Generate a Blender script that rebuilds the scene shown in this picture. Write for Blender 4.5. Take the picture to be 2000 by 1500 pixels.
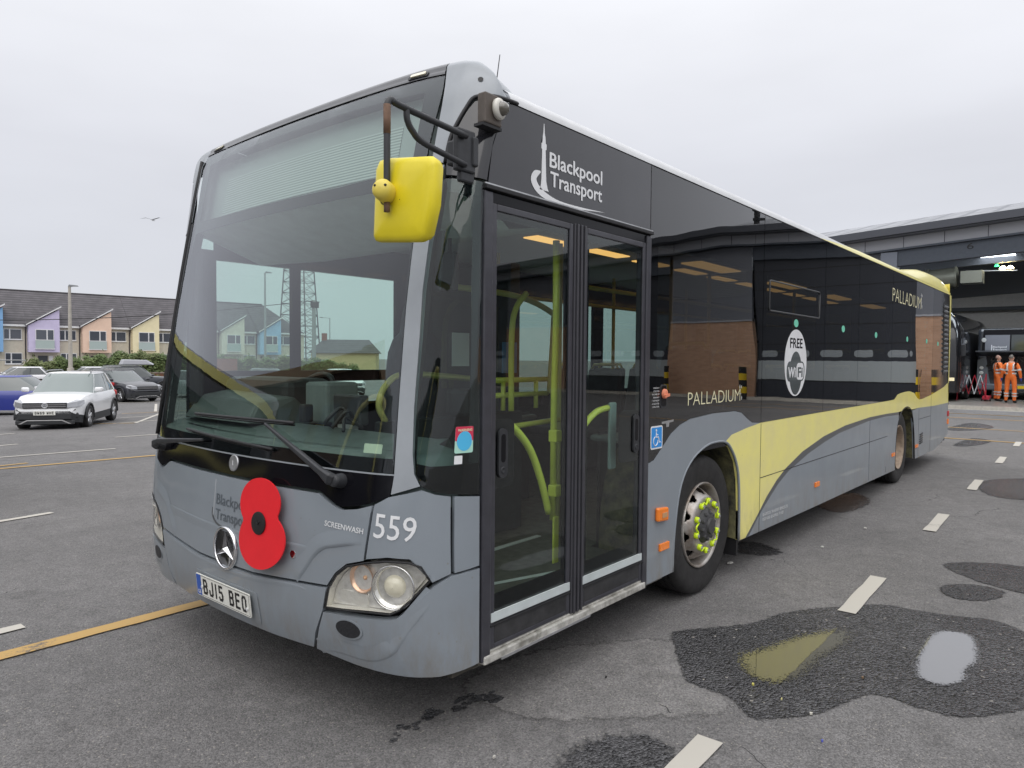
import bpy, bmesh, math, random
from mathutils import Vector, Matrix
for o in list(bpy.data.objects): bpy.data.objects.remove(o)
scene = bpy.context.scene
COL = scene.collection
R = math.radians
random.seed(7)
# ------------------------------------------------------------------ camera
cam_d = bpy.data.cameras.new('camera'); cam = bpy.data.objects.new('camera', cam_d); COL.objects.link(cam)
CX, CY, CZ, YAW, PIT, ROL, FPX = -1.732, -2.029, 1.6, 0.6997, -0.0353, 0.0083, 1380.25
_f = Vector((math.cos(PIT)*math.cos(YAW), math.cos(PIT)*math.sin(YAW), math.sin(PIT)))
_r = _f.cross(Vector((0, 0, 1))).normalized(); _u = _r.cross(_f)
_c, _s = math.cos(ROL), math.sin(ROL)
_r2 = _c*_r + _s*_u; _u2 = -_s*_r + _c*_u
cam.matrix_world = Matrix(((_r2.x, _u2.x, -_f.x, CX), (_r2.y, _u2.y, -_f.y, CY), (_r2.z, _u2.z, -_f.z, CZ), (0, 0, 0, 1)))
cam_d.sensor_width = 36; cam_d.lens = FPX/2000*36; cam_d.clip_end = 3000; cam_d.clip_start = .05
scene.camera = cam
scene.render.resolution_x = 1024; scene.render.resolution_y = 768
scene.view_settings.view_transform = 'Standard'; scene.view_settings.look = 'None'
scene.view_settings.exposure = 0.16; scene.view_settings.gamma = 1
# ------------------------------------------------------------------ world: overcast
SUN_EL, SUN_AZ = 52, 215
w = bpy.data.worlds.new('World'); scene.world = w; w.use_nodes = True
nt = w.node_tree; nt.nodes.clear()
def nn(t, typ, **kw):
    n = t.nodes.new(typ)
    for k, v in kw.items(): setattr(n, k, v)
    return n
wo = nn(nt, 'ShaderNodeOutputWorld'); bg = nn(nt, 'ShaderNodeBackground')
sky = nn(nt, 'ShaderNodeTexSky', sky_type='NISHITA', sun_disc=False)
sky.sun_elevation = R(SUN_EL); sky.sun_rotation = R(90-SUN_AZ); sky.dust_density = 4
tc = nn(nt, 'ShaderNodeTexCoord'); sep = nn(nt, 'ShaderNodeSeparateXYZ')
nt.links.new(tc.outputs['Generated'], sep.inputs[0])
cr = nn(nt, 'ShaderNodeValToRGB'); e = cr.color_ramp.elements
e[0].position = 0.0; e[0].color = (6.3, 6.5, 7.05, 1); e[1].position = 1.0; e[1].color = (17, 17, 17.6, 1)
m = e.new(.25); m.color = (6.9, 7.0, 7.5, 1); m = e.new(.5); m.color = (9.6, 9.7, 10.1, 1)
nt.links.new(sep.outputs['Z'], cr.inputs[0])
noi = nn(nt, 'ShaderNodeTexNoise'); noi.inputs['Scale'].default_value = 2.2; noi.inputs['Detail'].default_value = 4
mp = nn(nt, 'ShaderNodeMapping'); mp.inputs['Scale'].default_value = (1, 1, 3.5)
nt.links.new(tc.outputs['Generated'], mp.inputs[0]); nt.links.new(mp.outputs[0], noi.inputs['Vector'])
mr = nn(nt, 'ShaderNodeMapRange'); mr.inputs[1].default_value = .3; mr.inputs[2].default_value = .7; mr.inputs[3].default_value = .95; mr.inputs[4].default_value = 1.045
nt.links.new(noi.outputs['Fac'], mr.inputs[0])
mul = nn(nt, 'ShaderNodeVectorMath', operation='SCALE'); nt.links.new(cr.outputs[0], mul.inputs[0]); nt.links.new(mr.outputs[0], mul.inputs['Scale'])
mx = nn(nt, 'ShaderNodeMixRGB'); mx.inputs[0].default_value = .93
nt.links.new(sky.outputs[0], mx.inputs[1]); nt.links.new(mul.outputs[0], mx.inputs[2])
nt.links.new(mx.outputs[0], bg.inputs[0]); bg.inputs[1].default_value = 0.1
nt.links.new(bg.outputs[0], wo.inputs[0])
# ------------------------------------------------------------------ sun behind cloud
sl = bpy.data.lights.new('sun', 'SUN'); sl.energy = 0.9; sl.angle = R(65); sl.color = (1, .97, .93)
so = bpy.data.objects.new('sun', sl); COL.objects.link(so)
sd = Vector((math.cos(R(SUN_EL))*math.cos(R(SUN_AZ)), math.cos(R(SUN_EL))*math.sin(R(SUN_AZ)), math.sin(R(SUN_EL))))
so.rotation_euler = sd.to_track_quat('Z', 'Y').to_euler(); so.location = (0, 0, 30)
# ------------------------------------------------------------------ materials
MATS = {}
def mat(name, col, rough=.5, metal=0., coat=0., spec=.5, var=0., vscale=8., bump=0., bscale=30., col2=None, emit=0.):
    if name in MATS: return MATS[name]
    m = bpy.data.materials.new(name); m.use_nodes = True; t = m.node_tree; b = t.nodes['Principled BSDF']
    b.inputs['Base Color'].default_value = (*col, 1); b.inputs['Roughness'].default_value = rough
    b.inputs['Metallic'].default_value = metal; b.inputs['Coat Weight'].default_value = coat; b.inputs['Coat Roughness'].default_value = .05
    b.inputs['Specular IOR Level'].default_value = spec
    if emit: b.inputs['Emission Color'].default_value = (*col, 1); b.inputs['Emission Strength'].default_value = emit
    if var or bump:
        tc = nn(t, 'ShaderNodeTexCoord')
    if var:
        n = nn(t, 'ShaderNodeTexNoise'); n.inputs['Scale'].default_value = vscale; n.inputs['Detail'].default_value = 6; n.inputs['Roughness'].default_value = .65
        t.links.new(tc.outputs['Object'], n.inputs['Vector'])
        r = nn(t, 'ShaderNodeValToRGB'); c2 = col2 or tuple(c*(1-var) for c in col)
        r.color_ramp.elements[0].position = .35; r.color_ramp.elements[0].color = (*c2, 1)
        r.color_ramp.elements[1].position = .68; r.color_ramp.elements[1].color = (*[min(1, c*(1+var*.4)) for c in col], 1)
        t.links.new(n.outputs['Fac'], r.inputs[0]); t.links.new(r.outputs[0], b.inputs['Base Color'])
        mr = nn(t, 'ShaderNodeMapRange'); mr.inputs[3].default_value = min(1, rough*1.25); mr.inputs[4].default_value = rough*.8
        t.links.new(n.outputs['Fac'], mr.inputs[0]); t.links.new(mr.outputs[0], b.inputs['Roughness'])
    if bump:
        n2 = nn(t, 'ShaderNodeTexNoise'); n2.inputs['Scale'].default_value = bscale; n2.inputs['Detail'].default_value = 3
        t.links.new(tc.outputs['Object'], n2.inputs['Vector'])
        bp = nn(t, 'ShaderNodeBump'); bp.inputs['Strength'].default_value = 1; bp.inputs['Distance'].default_value = bump
        t.links.new(n2.outputs['Fac'], bp.inputs['Height']); t.links.new(bp.outputs[0], b.inputs['Normal'])
        if coat: t.links.new(bp.outputs[0], b.inputs['Coat Normal'])
    MATS[name] = m; return m
def glass(name, tint, refl=1.0, wob=0., ior=1.5, rcol=(1, 1, 1), cap=1.0):
    if name in MATS: return MATS[name]
    m = bpy.data.materials.new(name); m.use_nodes = True; t = m.node_tree; t.nodes.clear()
    o = nn(t, 'ShaderNodeOutputMaterial'); mxs = nn(t, 'ShaderNodeMixShader'); tr = nn(t, 'ShaderNodeBsdfTransparent'); gl = nn(t, 'ShaderNodeBsdfGlossy')
    tr.inputs[0].default_value = (*tint, 1); gl.inputs['Roughness'].default_value = 0.0; gl.inputs[0].default_value = (*rcol, 1)
    fr = nn(t, 'ShaderNodeFresnel'); fr.inputs[0].default_value = ior
    mu = nn(t, 'ShaderNodeMath', operation='MULTIPLY'); mu.inputs[1].default_value = refl; mu.use_clamp = True
    geo = nn(t, 'ShaderNodeNewGeometry'); inv = nn(t, 'ShaderNodeMath', operation='SUBTRACT'); inv.inputs[0].default_value = 1
    t.links.new(geo.outputs['Backfacing'], inv.inputs[1]); m2 = nn(t, 'ShaderNodeMath', operation='MULTIPLY')
    t.links.new(fr.outputs[0], mu.inputs[0]); t.links.new(mu.outputs[0], m2.inputs[0]); t.links.new(inv.outputs[0], m2.inputs[1])
    mn_ = nn(t, 'ShaderNodeMath', operation='MINIMUM'); mn_.inputs[1].default_value = cap; t.links.new(m2.outputs[0], mn_.inputs[0]); t.links.new(mn_.outputs[0], mxs.inputs[0]); t.links.new(tr.outputs[0], mxs.inputs[1]); t.links.new(gl.outputs[0], mxs.inputs[2]); t.links.new(mxs.outputs[0], o.inputs[0])
    if wob:
        tc = nn(t, 'ShaderNodeTexCoord'); n = nn(t, 'ShaderNodeTexNoise'); n.inputs['Scale'].default_value = 1.1; n.inputs['Detail'].default_value = 1
        mpp = nn(t, 'ShaderNodeMapping'); mpp.inputs['Scale'].default_value = (1.6, 1, .7)
        t.links.new(tc.outputs['Object'], mpp.inputs[0]); t.links.new(mpp.outputs[0], n.inputs['Vector']); bp = nn(t, 'ShaderNodeBump'); bp.inputs['Distance'].default_value = wob; bp.inputs['Strength'].default_value = 1
        t.links.new(n.outputs['Fac'], bp.inputs['Height']); t.links.new(bp.outputs[0], gl.inputs['Normal']); t.links.new(bp.outputs[0], fr.inputs['Normal'])
    MATS[name] = m; return m
GREY = mat('grey_paint', (.245, .275, .305), .33, coat=.35, var=.05, vscale=3, bump=.0002, bscale=3)
GREYLT = mat('light_grey_paint', (.32, .345, .37), .35, coat=.3, var=.08, vscale=6)
GREYDK = mat('dark_grey_vinyl', (.085, .09, .095), .35, coat=.2)
BLACK = mat('black_paint', (.022, .022, .026), .12, coat=.6, var=.2, vscale=5, bump=.0006, bscale=1.6)
FRIT = mat('frit_black', (.006, .006, .008), .10, spec=.22)
RUB = mat('rubber_black', (.014, .014, .016), .55, var=.3, vscale=12)
PLAS = mat('plastic_black', (.03, .032, .036), .45, var=.25, vscale=20)
YEL = mat('yellow_paint', (.90, .82, .23), .3, coat=.4, var=.06, vscale=4, col2=(.84, .76, .29), bump=.0004, bscale=3)
YELB = mat('bright_yellow', (.86, .71, .02), .38, coat=.15, var=.08, vscale=6)
YELG = mat('handrail_yellow', (.84, .86, .13), .32, coat=.2, var=.1)
WHITE = mat('white_paint', (.78, .79, .80), .35, var=.06)
SILV = mat('silver_aluminium', (.55, .56, .57), .35, metal=.7, var=.25, vscale=9)
CHROME = mat('chrome', (.8, .8, .82), .08, metal=1)
DARKI = mat('interior_dark', (.028, .032, .035), .6, var=.2)
IGREY = mat('interior_grey', (.16, .19, .19), .6, var=.12)
DASH = mat('dashboard_grey', (.12, .155, .15), .5, var=.15)
FLOORI = mat('vinyl_floor', (.14, .13, .11), .5, var=.3, vscale=15)
TYRE = mat('tyre_rubber', (.022, .021, .021), .75, var=.35, vscale=14, bump=.001, bscale=60)
RIM = mat('rim_silver', (.48, .47, .45), .38, metal=.55, var=.3, vscale=8, col2=(.27, .22, .18))
RUST = mat('rust_brown', (.20, .12, .08), .8, var=.45, vscale=14)
ORG = mat('orange_lens', (.95, .24, .02), .25, coat=.5)
RED = mat('poppy_red', (.80, .018, .028), .42, var=.05)
GREEN = mat('green_sticker', (.18, .62, .44), .5)
BLUE = mat('blue_sticker', (.03, .28, .72), .4)
LIME = mat('lime_plastic', (.66, .86, .02), .4)
WSG = glass('windscreen_glass', (.90, .95, .92), 2.3, rcol=(.84, .86, .90), cap=.42)
DOORG = glass('door_glass', (.82, .89, .86), 1.35, wob=.0012)
TINT = glass('tinted_glass', (.34, .37, .39), 1.6, wob=.0022)
def road_film(m, tint=(.20, .18, .15)):
    # dried road film and splashes on the lowest hand's breadth of the skirts
    t = m.node_tree; b = t.nodes['Principled BSDF']; src = b.inputs['Base Color'].links[0].from_socket; tc = nn(t, 'ShaderNodeTexCoord'); sx = nn(t, 'ShaderNodeSeparateXYZ'); t.links.new(tc.outputs['Object'], sx.inputs[0])
    n = nn(t, 'ShaderNodeTexNoise'); n.inputs['Scale'].default_value = 9; n.inputs['Detail'].default_value = 8; n.inputs['Roughness'].default_value = .75; mp = nn(t, 'ShaderNodeMapping'); mp.inputs['Scale'].default_value = (1, 1, .35); t.links.new(tc.outputs['Object'], mp.inputs[0]); t.links.new(mp.outputs[0], n.inputs['Vector'])
    r = nn(t, 'ShaderNodeMapRange'); r.inputs[1].default_value = .62; r.inputs[2].default_value = .26; t.links.new(sx.outputs[2], r.inputs[0])
    q = nn(t, 'ShaderNodeMapRange'); q.inputs[1].default_value = .42; q.inputs[2].default_value = .72; t.links.new(n.outputs['Fac'], q.inputs[0]); mu = nn(t, 'ShaderNodeMath', operation='MULTIPLY'); t.links.new(r.outputs[0], mu.inputs[0]); t.links.new(q.outputs[0], mu.inputs[1])
    sp = nn(t, 'ShaderNodeTexVoronoi'); sp.inputs['Scale'].default_value = 26; t.links.new(tc.outputs['Object'], sp.inputs['Vector']); sc_ = nn(t, 'ShaderNodeSeparateColor'); t.links.new(sp.outputs['Color'], sc_.inputs[0]); g1 = nn(t, 'ShaderNodeMath', operation='GREATER_THAN'); g1.inputs[1].default_value = .93; t.links.new(sc_.outputs[0], g1.inputs[0]); g2 = nn(t, 'ShaderNodeMath', operation='LESS_THAN'); g2.inputs[1].default_value = .13; t.links.new(sp.outputs['Distance'], g2.inputs[0]); g3 = nn(t, 'ShaderNodeMath', operation='MULTIPLY'); t.links.new(g1.outputs[0], g3.inputs[0]); t.links.new(g2.outputs[0], g3.inputs[1])
    g4 = nn(t, 'ShaderNodeMath', operation='MULTIPLY'); g4.inputs[1].default_value = .45; t.links.new(g3.outputs[0], g4.inputs[0]); ad = nn(t, 'ShaderNodeMath', operation='MAXIMUM'); t.links.new(mu.outputs[0], ad.inputs[0]); t.links.new(g4.outputs[0], ad.inputs[1]); ad.use_clamp = True
    mx = nn(t, 'ShaderNodeMixRGB'); mx.inputs[2].default_value = (*tint, 1); t.links.new(ad.outputs[0], mx.inputs[0]); t.links.new(src, mx.inputs[1]); t.links.new(mx.outputs[0], b.inputs['Base Color'])
road_film(GREY); road_film(YEL, (.34, .29, .14))
# ------------------------------------------------------------------ helpers
def link(name, me, par=None, m=None, smooth=False):
    o = bpy.data.objects.new(name, me); COL.objects.link(o)
    if m is not None:
        for x in (m if isinstance(m, (list, tuple)) else [m]): me.materials.append(x)
    if par is not None: o.parent = par
    if smooth:
        for p in me.polygons: p.use_smooth = True
    return o
def raw(name, V, Fs, m=None, par=None, smooth=False, mi=None):
    me = bpy.data.meshes.new(name); me.from_pydata([tuple(v) for v in V], [], Fs); me.update()
    o = link(name, me, par, m, smooth)
    if mi:
        for p, i in zip(me.polygons, mi): p.material_index = i
    return o
def empty(name, label, cat, loc=(0, 0, 0), rz=0, group=None):
    o = bpy.data.objects.new(name, None); COL.objects.link(o); o.location = loc; o.rotation_euler = (0, 0, rz)
    o['label'] = label; o['category'] = cat
    if group: o['group'] = group
    return o
def tag(o, label=None, cat=None, group=None, kind=None):
    if label: o['label'] = label
    if cat: o['category'] = cat
    if group: o['group'] = group
    if kind: o['kind'] = kind
    return o
class MB:
    def __init__(s): s.V = []; s.F = []; s.M = []
    def add(s, V, Fs, mi=0):
        n = len(s.V); s.V += [tuple(v) for v in V]; s.F += [tuple(i+n for i in f) for f in Fs]; s.M += [mi]*len(Fs); return s
    def box(s, x0, x1, y0, y1, z0, z1, mi=0):
        V = [(x, y, z) for x in (x0, x1) for y in (y0, y1) for z in (z0, z1)]
        return s.add(V, [(0, 1, 3, 2), (4, 6, 7, 5), (0, 4, 5, 1), (2, 3, 7, 6), (0, 2, 6, 4), (1, 5, 7, 3)], mi)
    def obox(s, c, ax, ay, az, mi=0):
        c = Vector(c); ax, ay, az = Vector(ax), Vector(ay), Vector(az)
        V = [c+i*ax+j*ay+k*az for i in (-1, 1) for j in (-1, 1) for k in (-1, 1)]
        return s.add(V, [(0, 1, 3, 2), (4, 6, 7, 5), (0, 4, 5, 1), (2, 3, 7, 6), (0, 2, 6, 4), (1, 5, 7, 3)], mi)
    def tube(s, pts, r, n=10, mi=0, cap=True):
        pts = [Vector(p) for p in pts]; rs = r if isinstance(r, (list, tuple)) else [r]*len(pts)
        V = []; Fs = []; up = None
        for i, p in enumerate(pts):
            d = (pts[min(i+1, len(pts)-1)]-pts[max(i-1, 0)]).normalized()
            if up is None: up = d.orthogonal().normalized()
            else: up = (up-up.dot(d)*d).normalized()
            sd_ = d.cross(up)
            for k in range(n):
                a = 2*math.pi*k/n; V.append(p+rs[i]*(math.cos(a)*up+math.sin(a)*sd_))
        for i in range(len(pts)-1):
            for k in range(n):
                Fs.append((i*n+k, i*n+(k+1) % n, (i+1)*n+(k+1) % n, (i+1)*n+k))
        if cap: Fs.append(tuple(range(n))[::-1]); Fs.append(tuple((len(pts)-1)*n+k for k in range(n)))
        return s.add(V, Fs, mi)
    def lathe(s, c, ax, prof, n=32, mi=0):  # prof (axial, radius)
        c = Vector(c); ax = Vector(ax).normalized(); u = ax.orthogonal().normalized(); v = ax.cross(u); V = []; Fs = []
        for a_, r_ in prof:
            for k in range(n):
                t = 2*math.pi*k/n; V.append(c+a_*ax+r_*(math.cos(t)*u+math.sin(t)*v))
        for i in range(len(prof)-1):
            for k in range(n): Fs.append((i*n+k, i*n+(k+1) % n, (i+1)*n+(k+1) % n, (i+1)*n+k))
        return s.add(V, Fs, mi)
    def prism(s, poly, f, d, mi=0):  # poly 2D, f maps 2D->3D, d extrude vector
        a = [Vector(f(*p)) for p in poly]; d = Vector(d); b = [p+d for p in a]; n = len(a)
        return s.add(a+b, [tuple(range(n)), tuple(range(2*n-1, n-1, -1))]+[(i, (i+1) % n, n+(i+1) % n, n+i) for i in range(n)], mi)
    def build(s, name, m=None, par=None, smooth=False, bevel=0, auto=None):
        me = bpy.data.meshes.new(name); me.from_pydata(s.V, [], s.F)
        bm = bmesh.new(); bm.from_mesh(me)
        for i, f in enumerate(bm.faces): f.material_index = s.M[i]
        bmesh.ops.recalc_face_normals(bm, faces=bm.faces); bm.to_mesh(me); bm.free(); me.update()
        o = link(name, me, par, m, smooth or auto is not None)
        if auto is not None: me.set_sharp_from_angle(angle=R(auto))
        if bevel:
            b = o.modifiers.new('bevel', 'BEVEL'); b.width = bevel; b.segments = 2; b.limit_method = 'ANGLE'
        return o
def curve_pts(P, n=8):  # catmull-rom
    P = [Vector(p) for p in P]; Q = [2*P[0]-P[1]]+P+[2*P[-1]-P[-2]]; out = []
    for i in range(1, len(Q)-2):
        for k in range(n):
            t = k/n; a, b, c, d = Q[i-1:i+3]
            out.append(.5*((2*b)+(c-a)*t+(2*a-5*b+4*c-d)*t*t+(3*b-a-3*c+d)*t**3))
    out.append(P[-1]); return out
def interp(z, a, b):
    if z <= a[0]: return b[0]
    for i in range(1, len(a)):
        if z <= a[i]: return b[i-1]+(b[i]-b[i-1])*(z-a[i-1])/(a[i]-a[i-1])
    return b[-1]
# bus front surface: u = arc length from the centre line (negative towards the door side), z = height
CW = 1.275
ZK = [.2, .30, .40, .55, .8, .96, 1.13, 2.0, 2.82, 2.86, 2.90, 2.93, 2.95]
LK = [.10, .045, .012, 0, 0, .012, .035, .215, .40, .42, .46, .52, .62]
def FX(t, z, off=False):
    t = min(max(t, 0), 1); a = interp(z, [.3, 1.1, 2.82], [.14, .14, .06]); L = interp(z, ZK, LK)
    xe = interp(z, [0, 2.2, 2.5, 2.82], [.47, .47, .485, .50] if off else [.47, .47, .53, .66]); n = interp(z, [1.1, 2.2, 2.82], [12, 16, 18] if off else [12, 10, 7])
    return L+a*t*t+(xe-L-a)*(1-math.sqrt(max(0, 1-t**n)))
_T = [math.sin(math.pi/2*i/800) for i in range(801)]; _U = [0.]
for i in range(1, 801): _U.append(_U[-1]+math.hypot(FX(_T[i], 1)-FX(_T[i-1], 1), (_T[i]-_T[i-1])*CW))
UM = _U[-1]
def u2t(u):
    u = min(abs(u), UM); lo, hi = 0, 800
    while hi-lo > 1:
        md = (lo+hi)//2
        if _U[md] <= u: lo = md
        else: hi = md
    return _T[lo]+(_T[hi]-_T[lo])*(u-_U[lo])/(_U[hi]-_U[lo])
def Wd(z): return CW-(0 if z < 2.72 else .16*(1-math.sqrt(max(0, 1-((z-2.72)/.235)**2))))
def SF(u, z):
    t = u2t(u); return Vector((FX(t, z, u > 0), CW+math.copysign(t*Wd(z), u), z))
def SN(u, z):
    e_ = .004; ua, ub = max(u-e_, -UM), min(u+e_, UM)
    n = (SF(ub, z)-SF(ua, z)).cross(SF(u, z+e_)-SF(u, z-e_))
    return -n.normalized()
def near(x, z): return Vector((x, 0, z))
def nearN(x, z): return Vector((0, -1, 0))
def far(x, z): return Vector((x, 2.55, z))
def farN(x, z): return Vector((0, 1, 0))
def inset_poly(P, d):
    if not d: return P
    n = len(P); A = sum(P[i][0]*P[(i+1) % n][1]-P[(i+1) % n][0]*P[i][1] for i in range(n)); s = 1 if A > 0 else -1; out = []
    for i in range(n):
        p0, p, p1 = Vector(P[i-1]), Vector(P[i]), Vector(P[(i+1) % n])
        a = (p-p0).normalized(); b = (p1-p).normalized(); na = Vector((-a.y, a.x))*s; nb = Vector((-b.y, b.x))*s
        k = na+nb; k = k/max(k.length_squared/2, .5); q = p+k*d; out.append((q.x, q.y))
    return out
def patch(name, poly, mp_, nm, o0, o1, m, par, du=.05, dv=.15, ins=0., smooth=True):
    poly = inset_poly([tuple(p) for p in poly], ins)
    bm = bmesh.new(); vs = [bm.verts.new((p[0], p[1], 0)) for p in poly]; bm.faces.new(vs)
    bmesh.ops.triangulate(bm, faces=bm.faces[:])
    if du:
        for ax, st in ((0, du), (1, dv)):
            lo = min(p[ax] for p in poly); hi = max(p[ax] for p in poly); k = math.floor(lo/st)+1
            while k*st < hi-1e-5:
                no = (1, 0, 0) if ax == 0 else (0, 1, 0); co = (k*st, 0, 0) if ax == 0 else (0, k*st, 0)
                bmesh.ops.bisect_plane(bm, geom=bm.verts[:]+bm.edges[:]+bm.faces[:], plane_co=co, plane_no=no, dist=1e-5); k += 1
    bm.verts.ensure_lookup_table(); bm.verts.index_update()
    V = []; 
    for v in bm.verts: V.append(mp_(v.co.x, v.co.y)+nm(v.co.x, v.co.y)*o1)
    n = len(V)
    for v in bm.verts: V.append(mp_(v.co.x, v.co.y)+nm(v.co.x, v.co.y)*o0)
    Fs = []
    f0 = next(iter(bm.faces)); ids = [v.index for v in f0.verts]
    fn = (V[ids[1]]-V[ids[0]]).cross(V[ids[2]]-V[ids[0]]); ce = f0.calc_center_median()
    flip = fn.dot(nm(ce.x, ce.y)) < 0
    for f in bm.faces:
        ids = [v.index for v in f.verts]
        if flip: ids.reverse()
        Fs.append(tuple(ids)); Fs.append(tuple(i+n for i in reversed(ids)))
    bnd = [tuple(v.index for v in e.verts) for e in bm.edges if len(e.link_faces) == 1]
    for e in bm.edges:
        if len(e.link_faces) == 1:
            f = e.link_faces[0]; ids = [v.index for v in f.verts]
            a, b = e.verts[0].index, e.verts[1].index; ia = ids.index(a)
            if ids[(ia+1) % len(ids)] != b: a, b = b, a
            if flip: a, b = b, a
            Fs.append((b, a, a+n, b+n))
    bm.free()
    o = raw(name, V, Fs, m, par, smooth)
    if smooth:
        me = o.data; sh = me.attributes.new('sharp_edge', 'BOOLEAN', 'EDGE'); S_ = set()
        for a, b in bnd: S_.add((min(a, b), max(a, b))); S_.add((min(a, b)+n, max(a, b)+n))
        for i, ed in enumerate(me.edges):
            k = (min(ed.vertices), max(ed.vertices)); sh.data[i].value = k in S_
    return o
def spatch(name, poly, m, par, o0=0., o1=.004, mir=False, ins=0., du=.05, dv=.12):
    if mir: poly = [(-p[0], p[1]) for p in poly]
    return patch(name, poly, SF, SN, o0, o1, m, par, du, dv, ins)
def sym(P): return P+[(-p[0], p[1]) for p in reversed(P)]
def npatch(name, poly, m, par, o0=-.02, o1=0., ins=0.): return patch(name, poly, near, nearN, o0, o1, m, par, None, None, ins, False)
def rrect(x0, x1, z0, z1, r, n=4):
    P = []
    for cx, cz, a0 in ((x1-r, z1-r, 0), (x0+r, z1-r, 90), (x0+r, z0+r, 180), (x1-r, z0+r, 270)):
        for k in range(n+1): a = R(a0+90*k/n); P.append((cx+r*math.cos(a), cz+r*math.sin(a)))
    return P
def ell(cx, cz, rx, rz, n=28): return [(cx+rx*math.cos(2*math.pi*k/n), cz+rz*math.sin(2*math.pi*k/n)) for k in range(n)]
GLY = {'B': [[(0, 0), (0, 1), (.75, 1), (1, .85), (1, .65), (.78, .53), (0, .53)], [(.78, .53), (1, .40), (1, .15), (.8, 0), (0, 0)]], 'J': [[(1, 1), (1, .18), (.8, 0), (.2, 0), (0, .18), (0, .32)]], '1': [[(.5, 0), (.5, 1)]],
 '5': [[(.95, 1), (.05, 1), (.05, .58), (.75, .58), (1, .42), (1, .15), (.8, 0), (.2, 0), (0, .15)]], 'E': [[(1, 1), (0, 1), (0, 0), (1, 0)], [(0, .53), (.85, .53)]], 'O': [[(.2, 0), (0, .18), (0, .82), (.2, 1), (.8, 1), (1, .82), (1, .18), (.8, 0), (.2, 0)]],
 'W': [[(0, 1), (.1, 0), (.5, .6), (.9, 0), (1, 1)]], '6': [[(1, .85), (.8, 1), (.2, 1), (0, .82), (0, .18), (.2, 0), (.8, 0), (1, .15), (1, .40), (.8, .55), (0, .55)]], '9': [[(0, .15), (.2, 0), (.8, 0), (1, .18), (1, .82), (.8, 1), (.2, 1), (0, .85), (0, .6), (.2, .45), (1, .45)]], 'H': [[(0, 0), (0, 1)], [(1, 0), (1, 1)], [(0, .5), (1, .5)]]}
def glyphs(name, s, mp_, nm, x0, x1, z0, h, sw, m, par, off, gap=.5):
    """registration characters drawn as strokes of width sw"""
    wts = [(.42 if c == '1' else gap if c == ' ' else 1.0) for c in s]; sp = .36; tot = sum(wts)+sp*(len(s)-1); k = (x1-x0)/tot; x = x0; V = []; Fs = []; q = 0; sx = 1 if x1 > x0 else -1
    for c, w_ in zip(s, wts):
        for ln in GLY.get(c, []):
            P = [Vector((x+(sx*sw/2)+(k*w_-sx*sw)*a, z0+sw/2+(h-sw)*b)) for a, b in ln]
            for a, b in zip(P, P[1:]):
                d = (b-a).normalized(); n_ = Vector((-d.y, d.x))*sw/2; e2 = d*sw*.42; i = len(V); q += 1
                for t in (a-e2-n_, b+e2-n_, b+e2+n_, a-e2+n_): V.append(mp_(t.x, t.y)+nm(t.x, t.y)*(off+.00003*(q % 9)))
                Fs.append((i, i+1, i+2, i+3))
        x += k*(w_+sp)
    return raw(name, V, Fs, m, par)
def text(name, s, mp_, nm, p0, p1, h, m, par, off=.0015, bold=0., shear=0., fat=0.):
    """word from p0 (left baseline) to p1 (right baseline), cap height h, laid on the surface mp_"""
    cu = bpy.data.curves.new('lettering', 'FONT'); cu.body = s; cu.size = 1; cu.offset = bold; cu.fill_mode = 'FRONT'; cu.resolution_u = 3; cu.shear = shear
    to = bpy.data.objects.new('lettering', cu); COL.objects.link(to); bpy.context.view_layer.update()
    me = bpy.data.meshes.new_from_object(to.evaluated_get(bpy.context.evaluated_depsgraph_get())); bpy.data.objects.remove(to); bpy.data.curves.remove(cu)
    xs = [v.co.x for v in me.vertices]; x0, x1 = min(xs), max(xs); cap = .729
    p0 = Vector(p0); p1 = Vector(p1); d = p1-p0; 
    dn = Vector((-d.y, d.x)).normalized()*(1 if abs(d.x) > 1e-9 else 1)
    if dn.y < 0: dn = -dn
    if fat:
        V0 = [v.co.copy() for v in me.vertices]; F0 = [tuple(p.vertices) for p in me.polygons]; VV = []; FF = []; DD = []
        for k, (a, b) in enumerate(((0, 0), (1, 0), (-1, 0), (0, .7), (0, -.7), (.7, .5), (-.7, -.5), (.7, -.5), (-.7, .5))):
            n_ = len(VV); VV += [v+Vector((a*fat, b*fat, k*.00012)) for v in V0]; FF += [tuple(i+n_ for i in f) for f in F0]
        me.clear_geometry(); me.from_pydata(VV, [], FF)
    for v in me.vertices:
        q = p0+d*((v.co.x-x0)/(x1-x0))+dn*(v.co.y/cap*h); v.co = mp_(q.x, q.y)+nm(q.x, q.y)*(off+v.co.z)
    me.update()
    # make the faces look outwards
    if len(me.polygons):
        s_ = 0
        mid = (p0+p1)/2; N = nm(mid.x, mid.y)
        for p in me.polygons: s_ += p.normal.dot(N)*p.area
        if s_ < 0: me.flip_normals()
    me.name = name
    return link(name, me, par, m)
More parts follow.
